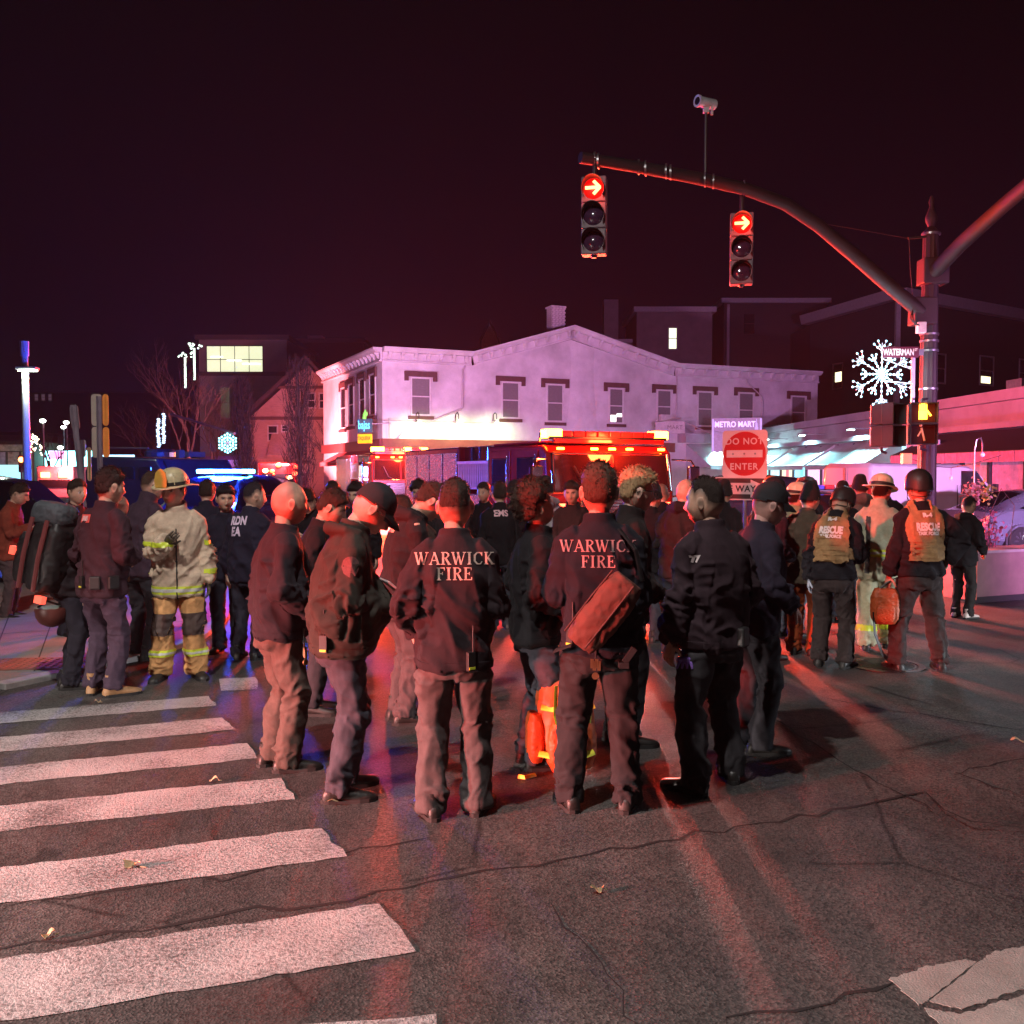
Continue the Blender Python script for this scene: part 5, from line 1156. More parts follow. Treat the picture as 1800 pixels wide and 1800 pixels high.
# long curved arm: end point over the junction, nearer the camera
def mp(px, py, Y): return at(px, py, Y)-PB
arm = [mp(1618,548,14.9), mp(1560,500,14.75), mp(1500,448,14.6), mp(1440,398,14.45), mp(1380,358,14.2), mp(1310,332,13.9), mp(1230,314,13.6), mp(1130,295,13.3), mp(1020,277,12.95)]
b = MB(); b.tube(arm, [.115,.110,.105,.100,.096,.092,.088,.082,.076], 14); b.build('mast_arm', POLE, mast, smooth=60)
b = MB(); b.box(mp(1622,548,14.95), (.36,.30,.42)); b.box(mp(1640,478,14.95), (.40,.30,.40)); b.build('arm_plate', POLE, mast, bevel=.02)
b = MB(); b.tube([mp(1638,482,14.9), mp(1690,428,14.4), mp(1760,365,13.6), mp(1860,280,12.4)], [.115,.112,.105,.095], 14); b.build('mast_arm', POLE, mast, smooth=60)
for px, py, Y in ((1046,281,13.05),(1052,283,13.05),(1123,294,13.3),(1135,296,13.3),(1171,301,13.4),(1179,303,13.4),(1239,316,13.6),(1254,319,13.65),(1308,330,13.9)):
    p = mp(px, py, Y); b = MB(); rr = Matrix.Rotation(R(90),3,'Y') @ Matrix.Rotation(R(12),3,'X'); b.lathe([(.098,-.012),(.106,-.012),(.106,.012),(.098,.012)], 16, p, rr); b.build('clamp_band', GALV, mast, smooth=40)
b = MB(); b.box(mp(1619,576,14.80), (.13,.12,.17)); b.build('junction_box', mat('pale box', (.55,.5,.5), rough=.6), mast, bevel=.01)
b = MB()
for k in range(3): b.tube([mp(1604,545,14.78), mp(1600+3*k,560+2*k,14.7), mp(1610+3*k,572,14.74)], .008, 5)
b.tube([mp(1598,418,14.95), mp(1600,470,14.9), mp(1606,535,14.85)], .006, 5); b.tube([mp(1596,419,14.95), mp(1629,416,14.95)], .02, 6); b.build('cable', mat('black cable', (.02,.02,.02), rough=.6), mast)
b = MB(); b.tube([mp(1596,419,14.95), mp(1500,402,14.7), mp(1400,385,14.5)], .005, 4); b.build('span_wire', mat('black cable', (.02,.02,.02)), mast)
# signal heads
SIGB = mat('signal housing', (.045,.028,.03), rough=.45, var=.2); BPL = mat('signal housing grey', (.17,.12,.14), rough=.55, var=.2)
LENSD = mat('dark signal lens', (.05,.02,.05), rough=.12, var=.3, vscale=9, spec=.9, coat=.5); REDG = glow('red arrow disc', (1,.015,.01), .12); ARR = glow('red arrow', (1.0,.16,.05), 8)
def signal_head(px, top, bot, Y, label, yaw=-12):
    T = at(px, top, Y); B_ = at(px, bot, Y); h = T.z-B_.z; s = h/3; o = empty('traffic_signal', B_, R(yaw), label, 'traffic light', 'red arrow signals on the mast arm')
    for k in range(3):
        zc = s*(2.5-k); b = MB(); b.box((0,.09,zc), (s*.96,.20,s*.985)); hs = b.build('housing', BPL, o, bevel=.015)
        g = MB(); g.lathe([(s*.40,.03),(s*.36,.012),(s*.2,-.012),(.01,-.02)], 24, (0,-.012,zc), Matrix.Rotation(R(90),3,'X').to_3x3() @ Matrix.Rotation(R(180),3,'X'), cap=False)
        g = MB(); g.lathe([(s*.41,-.012),(s*.40,.0),(s*.30,.030),(s*.12,.045),(.004,.048)], 24, (0,-.012,zc), Matrix.Rotation(R(90),3,'X'))
        g.build('lens', REDG if k == 0 else LENSD, hs, smooth=60)
        v = MB(); N = 17; ro = []
        for i in range(N):
            a = R(-35+250*i/(N-1)); ro.append(a)
        vo = [];
        for a in ro:
            x, z = math.cos(a)*s*.445, math.sin(a)*s*.445; ln = .24*(.45+.55*max(0,math.sin(a))) ; vo += [(x,-.005,zc+z),(x,-.005-ln,zc+z-.02),(x*.965,-.005-ln,zc+z*.965-.02),(x*.965,-.005,zc+z*.965)]
        v.add(vo, [(i*4+j,(i+1)*4+j,(i+1)*4+(j+1)%4,i*4+(j+1)%4) for i in range(N-1) for j in range(4)]); v.build('visor', SIGB, hs, smooth=60)
        if k == 0:
            w = s*.055; ar = MB()
            def bar(x0,z0,x1,z1): 
                d = Vector((x1-x0,0,z1-z0)); nn = Vector((-d.z,0,d.x)).normalized()*w; ar.extr([Vector((x0,-.075,zc+z0))+nn, Vector((x1,-.075,zc+z1))+nn, Vector((x1,-.075,zc+z1))-nn, Vector((x0,-.075,zc+z0))-nn], (0,.02,0))
            bar(-.30*s,0,.20*s,0); bar(.02*s,.25*s,.27*s,-.01*s); bar(.02*s,-.25*s,.27*s,.01*s); ar.build('arrow', ARR, hs)
            lamp('signal_light', 'POINT', B_+Vector((0,-.30,zc)), 12, (1,.05,.03), .1)
    b = MB(); b.tube([(0,.09,h-.02),(0,.09,h+.10),(0,.14,h+.30)], .03, 8); b.build('hanger', SIGB, o, smooth=60)
    b = MB(); b.lathe([(.03,-.03),(.05,0)], 10, (0,.09,0)); b.build('bottom_cap', SIGB, o)
    return o
signal_head(1043, 309, 447, 12.95, 'red right arrow signal hung near the free end of the mast arm'); signal_head(1303, 373, 499, 13.85, 'red right arrow signal hung below the middle of the mast arm')
# camera on a thin mast above the arm
cb = at(1240, 312, 13.6); cv = empty('traffic_camera', cb, 0, 'small white traffic camera on a thin mast above the signal arm', 'camera')
ct = at(1240, 196, 13.6).z-cb.z; b = MB(); b.tube([(0,0,.05),(0,0,ct)], .022, 8); b.build('mast', SIGB, cv)
Mc = Matrix.Rotation(R(-62),3,'Z'); b = MB(); b.lathe([(.06,-.16),(.072,-.15),(.072,.12),(.085,.13),(.085,.16),(.06,.155)], 16, (0,0,ct+.12), Mc @ Matrix.Rotation(R(90),3,'X')); b.build('housing', mat('white camera', (.7,.68,.7), rough=.4), cv, smooth=40)
b = MB(); b.lathe([(.055,.157),(.02,.165)], 14, (0,0,ct+.12), Mc @ Matrix.Rotation(R(90),3,'X')); b.build('lens', GLASSD, cv); b = MB(); b.box((0,0,ct+.03), (.08,.06,.10)); b.box((.08,-.03,ct+.0), (.03,.03,.12)); b.build('bracket', mat('white camera', (.7,.68,.7)), cv)
# street name sign
nm = empty('street_sign', at(1612, 619, 14.55), R(0), 'dark waterman st name blade fixed to the signal pole', 'sign')
w = .56; b = MB(); b.box((-w/2+.03,0,0), (w,.012,.17)); b.build('blade', mat('sign maroon', (.10,.012,.03), rough=.4, var=.15), nm, bevel=.004)
SGL = mat('reflective letters', (.85,.62,.62), rough=.4, var=0); Mn = frame((0,-.008,0), (1,0,0), (0,0,1))
flat_text(nm, 'WATERMAN', .135, Mn @ Matrix.Translation((-.29,0,.001)), SGL, cond=.62, bold=.004); flat_text(nm, 'ST', .055, Mn @ Matrix.Translation((-.02,.035,.001)), SGL, cond=.8, bold=.002)
b = MB(); b.box((.06,.02,0), (.08,.05,.10)); b.build('bracket', GALV, nm)
# snowflake decoration made of bulbs
sf = at(1550, 658, 14.75); sn_ = empty('snowflake_light', sf, R(8), 'large snowflake of white bulbs mounted on the signal pole', 'snowflake')
BULB = glow('snow bulb', (.38,.88,1.0), 2.0); WIRE = mat('snow wire', (.5,.5,.55), rough=.4, emit=.12, ecol=(.6,.9,1)); RADP = 55/ (F/14.75)
fr_ = MB()
def flake_arm(a, r, big):
    d = Vector((math.cos(a),0,math.sin(a))); q = Vector((-math.sin(a),0,math.cos(a))); pts = [d*r*t for t in ((.22,.38,.54,.70,.84) if big else (.26,.44,.62))]
    fr_.tube([d*.02, d*r], .006, 5)
    if big:
        for ang in (-50,-22,22,50):
            e = (Matrix.Rotation(R(ang),3,'Y') @ d); s0 = d*r*.72; fr_.tube([s0, s0+e*r*.36], .005, 4); pts += [s0+e*r*.20, s0+e*r*.36]
    else:
        for ang in (-38,0,38):
            e = (Matrix.Rotation(R(ang),3,'Y') @ d); s0 = d*r*.70; fr_.tube([s0, s0+e*r*.32], .005, 4); pts += [s0+e*r*.18, s0+e*r*.34]
    return pts
allp = []
for k in range(6): allp += flake_arm(R(90+60*k), RADP*1.0, True); allp += flake_arm(R(60+60*k+0), RADP*.66, False)
bulb0 = None
for p in allp:
    if bulb0 is None: mb = MB(); mb.ball((0,0,0), (.016,.016,.018), 8); bulb0 = mb.build('bulb', BULB, sn_, smooth=80); ob = bulb0
    else: ob = bulb0.copy(); col.objects.link(ob)
    ob.location = p
fr_.tube([Vector((0,0,-.1)), Vector((.52,0,-.14))], .010, 6); fr_.tube([Vector((0,0,RADP*.5)), Vector((.55,.1,RADP*.2))], .008, 6); fr_.build('wire_frame', WIRE, sn_)
b = MB(); b.lathe([(.03,-.01),(.03,.01)], 12, (0,-.01,0), Matrix.Rotation(R(90),3,'X')); b.build('hub', mat('pink hub', (.7,.35,.35), emit=.3, ecol=(1,.4,.4)), sn_)
b = MB(); b.box((.55,.05,-.05), (.05,.04,.75)); b.build('mount_bar', GALV, sn_)
lamp('snowflake_glow', 'POINT', sf+Vector((0,-.25,0)), 90, (.55,.85,1.0), .35)
# pedestrian signals
PEDB = mat('pedestrian housing', (.02,.018,.018), rough=.35, var=.15)
def ped(px, top, bot, Y, yaw, label, lit):
    T = at(px, top, Y); B_ = at(px, bot, Y); h = T.z-B_.z; o = empty('pedestrian_signal', B_, R(yaw), label, 'pedestrian signal', 'walk signals on the signal pole'); w = .40
    for k in range(2):
        zc = h*(.25+.5*k); b = MB(); b.box((0,.10,zc), (w,.22,h*.485)); hs = b.build('housing', PEDB, o, bevel=.02)
        v = MB(); v.box((-w/2+.01,-.09,zc), (.012,.18,h*.46)); v.box((w/2-.01,-.09,zc), (.012,.18,h*.46)); v.box((0,-.09,zc+h*.235), (w,.18,.012)); v.box((0,-.05,zc-h*.235), (w,.1,.012)); v.build('visor', PEDB, hs)
        g = MB(); g.box((0,-.012,zc), (w*.86,.008,h*.42)); g.build('lens', mat('ped lens', (.05,.015,.012), rough=.2, emit=.05 if lit else 0, ecol=(1,.15,.02)), hs)
        if k == 1 and lit:
            ha = MB(); ha.box((.0,-.022,zc-.03), (.12,.008,.13)); 
            for j, (xo, ll) in enumerate(((-.045,.10),(-.015,.13),(.015,.125),(.045,.10))): ha.box((xo,-.022,zc+.035+ll/2), (.023,.008,ll))
            ha.box((.085,-.022,zc+.0), (.026,.008,.10), Matrix.Rotation(R(-35),3,'Y')); ha.build('hand_symbol', glow('amber hand', (1.0,.42,.03), 7), hs); lamp('hand_glow','POINT', B_+Vector((0,-.2,zc)), 3, (1,.35,.03), .08)
        if k == 0 and lit:
            ha = MB(); ha.tube([(-.02,-.02,zc+.10),(.0,-.02,zc+.02),(.03,-.02,zc-.10)], .016, 6); ha.tube([(-.02,-.02,zc+.06),(-.07,-.02,zc-.03)], .012, 6); ha.ball((-.03,-.02,zc+.14), .024, 8); ha.build('walker_symbol', mat('faint glow walker', (.5,.25,.15), emit=.25, ecol=(1,.3,.1)), hs)  # walker symbol given a faint glow of its own
    b = MB(); b.tube([(0,.12,h),(0,.12,h+.06),(.35 if px < 1600 else .1,.25,h+.08)], .022, 8); b.tube([(0,.12,0),(0,.12,-.06),(.35 if px < 1600 else .1,.25,-.08)], .022, 8); b.build('mount', POLE, o)
    return o
ped(1562, 709, 786, 14.75, 38, 'pedestrian signal turned aside below the snowflake', False); ped(1621, 708, 782, 14.6, -14, 'pedestrian signal showing an amber raised hand on the pole', True)
b = MB(); b.box((0,0,0), (.14,.1,.16)); o = b.build('push_button', glow('red lit button box', (1,.08,.02), 2.2)); o.location = at(1593, 806, 14.75); tag(o, 'small red lit box on the signal pole under the walk signal', 'button box')
# ------------------------------------------------------------ do not enter / one way
SGW = mat('sign white sheeting', (.70,.55,.56), rough=.4, var=.06); SGR = mat('sign red sheeting', (.48,.008,.014), rough=.4, var=.08)
q = at(1309, 800, 14.3); sgn = empty('do_not_enter_sign', (q.x, q.y, 0), R(-36), 'square red and white do not enter sign on a post', 'sign'); zc = q.z+.02; sz = .71
b = MB(); b.tube([(0,.03,0),(0,.03,zc+.3)], .03, 8); b.build('post', GALV, sgn)
def rrect(w, h, r, y, n=5):
    out = []
    for cx, cz, a0 in ((w/2-r,h/2-r,0),(-w/2+r,h/2-r,90),(-w/2+r,-h/2+r,180),(w/2-r,-h/2+r,270)):
        for k in range(n+1): a = R(a0+90*k/n); out.append((cx+r*math.cos(a), y, cz+r*math.sin(a)))
    return out
b = MB(); b.extr([(x,y,z+zc) for x,y,z in rrect(sz,sz,.05,0)], (0,-.006,0)); pl = b.build('plate', SGW, sgn)
b = MB(); b.extr([(math.cos(a)*sz*.47,-.008,math.sin(a)*sz*.47+zc) for a in np.linspace(0,2*math.pi,48,endpoint=False)], (0,-.003,0)); b.build('disc', SGR, pl)
b = MB(); b.box((0,-.0135,zc), (sz*.80,.003,sz*.155)); b.build('bar', SGW, pl)
Md = frame((0,-.012,zc), (1,0,0), (0,0,1)); flat_text(pl, 'DO NOT', .135, Md @ Matrix.Translation((0,.19,0)), SGW, bold=.003, spacing=1.15); flat_text(pl, 'ENTER', .135, Md @ Matrix.Translation((0,-.19,0)), SGW, bold=.003, spacing=1.15)
for sx in (-.18,.0,.17): b = MB(); b.ball((sx,-.016,zc), (.016,.008,.016), 8); b.build('bolt', GALV, pl)
ow = empty('one_way_sign', (q.x-.01, q.y-.05, zc-sz/2-.17), R(-36)-.0, 'black and white one way arrow sign under the do not enter plate', 'sign')
b = MB(); b.extr(rrect(.92,.31,.03,0), (0,-.006,0)); b.build('plate', mat('sign black', (.015,.013,.014), rough=.4), ow)
b = MB(); b.extr([(-.40,-.0085,-.085),(.10,-.0085,-.085),(.10,-.0085,-.135),(.42,-.0085,0),(.10,-.0085,.135),(.10,-.0085,.085),(-.40,-.0085,.085)], (0,-.003,0)); b.build('arrow', SGW, ow)
flat_text(ow, 'ONE WAY', .13, frame((-.14,-.012,0), (1,0,0), (0,0,1)), mat('sign black', (.015,.013,.014)), bold=.004, spacing=1.1)
b = MB(); b.extr(rrect(.96,.35,.035,.003), (0,-.005,0)); b.build('rim', SGW, ow)
# ------------------------------------------------------------ backs of parking signs on the left
SBK = mat('sign plate back', (.36,.30,.25), rough=.7, var=.15); SPOST = mat('u channel post', (.22,.18,.22), rough=.5, metal=.4)
def sign_post(px, top, bot, Y, lean, plates, label):
    B_ = at(px, bot, Y); T = at(px, top, Y); zb = 0; o = empty('parking_sign', (B_.x, B_.y, .04), 0, label, 'sign post', 'parking sign posts on the left sidewalk'); o.rotation_euler = (0, R(lean), 0)
    Ht = T.z; b = MB(); b.extr([(-.035,.0,0),(-.02,.03,0),(.02,.03,0),(.035,0,0),(.03,-.004,0),(.015,.02,0),(-.015,.02,0),(-.03,-.004,0)], (0,0,Ht)); b.build('post', SPOST, o)
    for (dx, z1, z0, w, m) in plates:
        z1 = at(px, z1, Y).z; z0 = at(px, z0, Y).z; b = MB(); b.extr([(x+dx, .034+y, z+(z1+z0)/2) for x,y,z in rrect(w, z1-z0, .04, 0)], (0,.005,0)); b.build('plate', m, o)
    return o
ORG = mat('orange light paint', (.85,.30,.06), rough=.4, var=.15)  # orange light along the plate edges, put into the colour
o = sign_post(176, 702, 832, 11.5, 0, [(-.045,698,754,.13,SBK),(.065,698,754,.075,ORG),(-.045,756,810,.13,SBK),(.065,756,810,.075,ORG)], 'tall parking sign post with stacked plates painted orange at one edge for light')
sign_post(165, 716, 838, 11.0, -5, [(-.01,716,760,.10,SPOST)], 'leaning narrow post crossing in front of the tall parking sign'); sign_post(145, 777, 840, 15.5, 0, [(-.04,777,808,.18,mat('white sign plate', (.65,.6,.5), rough=.4)),(.10,790,850,.07,mat('yellow light paint', (.8,.6,.3), rough=.4))], 'shorter white parking sign behind the leaning post')  # yellow light put into the colour of the narrow plate
# ------------------------------------------------------------ lamp posts and small far lights
def lamp_post(px, base, top, Y, r, label, lit_y=None, c=(.75,1,.85)):
    B_ = at(px, base, Y); h = at(px, top, Y).z; o = empty('lamp_post', (B_.x, B_.y, 0), 0, label, 'lamp post'); b = MB(); b.tube([(0,0,0),(0,0,h*.8),(0,0,h)], [r*1.3,r,r*.9], 12); b.build('pole', mat('pale pole', (.42,.40,.40), rough=.5, var=.1), o, smooth=60)
    if lit_y:
        z = at(px, lit_y, Y).z; b = MB(); b.box((.12,-.12,z+.05), (.5,.26,.08)); hd = b.build('lamp_head', GALV, o, bevel=.02); g = MB(); g.box((.14,-.14,z-.005), (.40,.20,.03)); g.build('lens', glow('street lamp lens', (.85,1.0,.8), 22), hd)
        lamp('lamp_light', 'POINT', (B_.x+.15, Y-.2, z-.15), 140, (.85,1.0,.8), .12)
        b = MB(); b.tube([(0,0,at(px,619,Y).z-.1),(0,0,at(px,600,Y).z)], r*1.25, 12); b.build('antenna', mat('antenna grey', (.4,.36,.42), rough=.5), o)
    return o
lamp_post(48, 840, 602, 24, .085, 'pale steel lamp post with a bright lamp head on the left sidewalk', 652)
for i, (px, py, Y) in enumerate(((78,740,80),(119,743,90),(114,751,95),(108,787,85))):
    B_ = at(px, 832, Y); h = at(px, py, Y).z; o = empty('far_lamp', (B_.x, B_.y, 0), 0, ('far street lamp on the left street nearest the christmas tree','brightest far street lamp beside the bare tree','far street lamp hung just below the brightest one','lowest far street lamp above the cyan neon sign')[i], 'lamp post', 'far street lamps'); b = MB(); b.tube([(0,0,0),(0,0,h)], .07, 6); b.build('pole', SPOST, o)
    b = MB(); b.ball((0,-.1,h), (.28,.2,.16), 8); b.build('lamp_head', glow('far lamp glow', (.85,1.0,.85), 12), o)
fs = empty('far_signal', (at(38,832,60).x, 60, 0), 0, 'far traffic signal glowing red on the left street', 'traffic light'); z = at(38,808,60).z
b = MB(); b.tube([(0,0,0),(0,0,z-.5)], .07, 8); b.build('post', SPOST, fs); b = MB(); b.box((0,.1,z-.25), (.4,.2,1.1)); b.build('housing', SIGB, fs, bevel=.02); b = MB(); b.ball((0,-.02,z), .17, 10); b.build('lens', glow('far red lens', (1.0,.22,.05), 14), fs)
# hanging far decorations
for i, (px, t, bt) in enumerate(((279,737,785),(288,728,778))):
    o = empty('light_tassel', at(px, bt, 50), 0, ('hanging strip of pale blue lights, lower of the pair','hanging strip of pale blue lights, higher of the pair')[i], 'light strip', 'hanging light strips'); z1 = at(px,t,50).z-at(px,bt,50).z
    w = MB(); w.tube([(0,0,0),(0,0,z1+.3)], .012, 4); w.build('wire', SPOST, o)
    b0 = None
    for k in range(14):
        if b0 is None: m_ = MB(); m_.ball((0,0,0), (.10,.06,.055), 6); b0 = m_.build('bulb', glow('tassel bulb', (.5,.75,1.0), 1.8), o); ob = b0
        else: ob = b0.copy(); col.objects.link(ob)
        ob.location = (random.uniform(-.05,.05), 0, z1*k/13)
o = empty('street_snowflake', at(400, 779, 40), 0, 'smaller cyan snowflake hung from a thin arm on the left street', 'snowflake'); w = MB(); b0 = None
for k in range(6):
    a = R(90+60*k); d = Vector((math.cos(a),0,math.sin(a))); w.tube([d*.02,d*.40], .02, 5)
    for t, off in ((.13,0),(.26,0),(.40,0),(.34,.11),(.34,-.11),(.22,.09),(.22,-.09)):
        if b0 is None: m_ = MB(); m_.ball((0,0,0), (.042,.04,.042), 6); b0 = m_.build('bulb', glow('far snow bulb', (.25,.95,1.0), 4), o); ob = b0
        else: ob = b0.copy(); col.objects.link(ob)
        ob.location = d*t+Vector((-d.z,0,d.x))*off
w.build('wire_frame', WIRE, o)
b = MB(); z0 = at(400,765,40).z; e = at(300,728,44); b.tube([at(412,762,40)-at(400,779,40), at(380,752,41)-at(400,779,40), e-at(400,779,40)], .06, 8); b.build('arm', SPOST, o)
xt = empty('lit_tree', (at(58,832,70).x, 70, 0), 0, 'small christmas tree of warm bulbs behind the lamp post', 'lit tree'); zt, zb = at(58,762,70).z, at(58,800,70).z
b = MB(); b.tube([(0,0,0),(0,0,zt)], .05, 6); b.build('stem', BARK, xt); b0 = None
for k in range(34):
    t = random.random()**.7; ob = None
    if b0 is None: m_ = MB(); m_.ball((0,0,0), .06, 6); b0 = m_.build('bulb', glow('warm bulb', (1,.85,.55), 5), xt); ob = b0
    else: ob = b0.copy(); col.objects.link(ob)
    ob.location = (random.uniform(-.6,.6)*t+.2, random.uniform(-.3,.3), zt-(zt-zb)*t)
# cafe string light and its hooked pole on the right
sp = gp(1722, 1060); pl_ = empty('string_light_pole', (sp.x+.6, 16.5, 0), 0, 'thin hooked pole with a hanging bulb by the planter', 'light pole'); X0 = at(1714,775,16.5); hx = at(1716,775,16.5).z
pl_.location = (X0.x, 16.5, 0); b = MB(); b.tube([(0,0,0),(0,0,hx-.15),(.03,0,hx+.02),(.10,0,hx+.06),(.13,0,hx-.05),(.13,0,hx-.20)], .012, 6); b.build('pole', GALV, pl_, smooth=60); b = MB(); b.ball((.13,0,hx-.24), .045, 10); b.build('bulb', mat('frosted bulb', (.7,.5,.5), rough=.2), pl_, smooth=80)
cw = empty('string_light', at(1672,838,18), 0, 'slack string light cable with one hanging bulb before the van', 'string light'); b = MB(); P_ = at(1672,838,18); b.tube([at(1600,806,18)-P_, at(1640,820,18)-P_, at(1672,822,18)-P_, at(1712,815,17.5)-P_, at(1760,800,17.5)-P_], .008, 5); b.tube([at(1672,822,18)-P_, (0,0,0)], .008, 5); b.build('cable', SIGB, cw); b = MB(); b.ball((0,0,-.03), (.035,.035,.05), 8); b.build('bulb', mat('frosted bulb', (.7,.5,.5)), cw, smooth=80)
# planter wall with wiry plant
PLT = mat('planter board', (.20,.11,.11), rough=.7, var=.2, vscale=3, dirt=.3); A_, B_ = gp(1716,1062), gp(1850,1052)
u_ = (B_-A_).normalized(); Mq = frame((0,0,0), u_, (0,0,1)); pb = empty('planter', A_, 0, 'long brown board planter wall with a red end at the right edge', 'planter'); zt = at(1716,968,A_.y).z
b = MB(); bx(b, Mq, 0, 3.2, .10, zt-.04, -.5, 0); b.build('board', PLT, pb); b = MB(); bx(b, Mq, -.02, 3.25, zt-.04, zt, -.53, .03); b.build('cap', mat('planter cap', (.30,.24,.24), rough=.6), pb)
b = MB(); bx(b, Mq, -.10, -.004, .06, zt, -.5, .01); b.build('end_post', mat('red reflective post', (.75,.16,.10), rough=.4), pb)  # the post is red by its base colour
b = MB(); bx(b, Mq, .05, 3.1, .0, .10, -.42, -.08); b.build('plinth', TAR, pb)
pl2 = empty('plant', at(1740,960,13.9), 0, 'wiry stems with wilted pink flowers growing from the planter', 'plant'); b = MB(); rg = random.Random(4); FL = mat('wilted pink petals', (.55,.22,.24), rough=.7, var=.5, vscale=25); FL2 = mat('dusky red petals', (.28,.05,.10), rough=.7, var=.4, vscale=20)
for k in range(12): b.tube([(rg.uniform(-.1,.1),0,-.35), (rg.uniform(-.25,.2),rg.uniform(-.1,.1),.3), (rg.uniform(-.45,.35),rg.uniform(-.15,.15),rg.uniform(.35,.85))], [.007,.005,.003], 5)
b.tube([(-.05,0,-.3),(.0,0,.5),(.15,0,.85),(.35,0,.6),(.30,0,.1)], .006, 5); b.build('stem', mat('dark stem', (.05,.03,.03), rough=.8), pl2)
def fl(n, c, r, m, nm, seed):
    g_ = lambda n_, g: np.array(c)+g.normal(size=(n_,3))*np.array(r); return tag(leafcloud(n, g_, .055, seed, m, nm, pl2), kind='stuff')
fl(150, (-.26,0,.80), (.08,.05,.10), FL, 'flower_head', 1); fl(60, (-.08,0,.78), (.06,.05,.08), mat('yellowed leaf', (.35,.25,.08), rough=.7), 'flower_head', 2); fl(90, (.02,0,.22), (.07,.05,.16), FL2, 'flower_head', 3); fl(60, (-.14,0,.10), (.06,.05,.08), FL2, 'flower_head', 4)
# ------------------------------------------------------------ vehicles
CHROME = mat('chrome', (.6,.6,.62), rough=.12, metal=1.0, var=.1); TYRE = mat('tyre rubber', (.015,.015,.015), rough=.8, var=.2); RIM = mat('alloy rim', (.45,.46,.48), rough=.25, metal=.9, var=.1)
AUTOG = mat('car glass', (.012,.014,.018), rough=.05, var=.1, spec=.9, coat=.3)
def wheel(parent, c, r=.34, w=.22, axis='Y', spokes=10):
    Mx = Matrix.Rotation(R(90),3,'X') if axis == 'Y' else Matrix.Rotation(R(90),3,'Y')
    b = MB(); b.lathe([(r*.66,-w/2),(r*.92,-w/2),(r,-w/2+.03),(r,w/2-.03),(r*.92,w/2),(r*.66,w/2)], 28, c, Mx); t = b.build('wheel', TYRE, parent, smooth=40)
    b = MB(); b.lathe([(r*.67,-w/2+.01),(r*.62,-w/2+.03),(r*.62,w/2-.03),(r*.67,w/2-.01)], 28, c, Mx, cap=False); b.lathe([(r*.12,-w*.44),(r*.12,w*.44)], 12, c, Mx)
    for k in range(spokes):
        a = 2*math.pi*k/spokes
        for s_ in (-1,1):
            p0 = Vector(c)+Mx @ Vector((math.cos(a)*r*.10, math.sin(a)*r*.10, s_*w*.40)); p1 = Vector(c)+Mx @ Vector((math.cos(a)*r*.64, math.sin(a)*r*.64, s_*w*.44)); b.tube([p0,p1], [.022,.03], 5)
    b.build('rim', RIM, t, smooth=40)
    return t
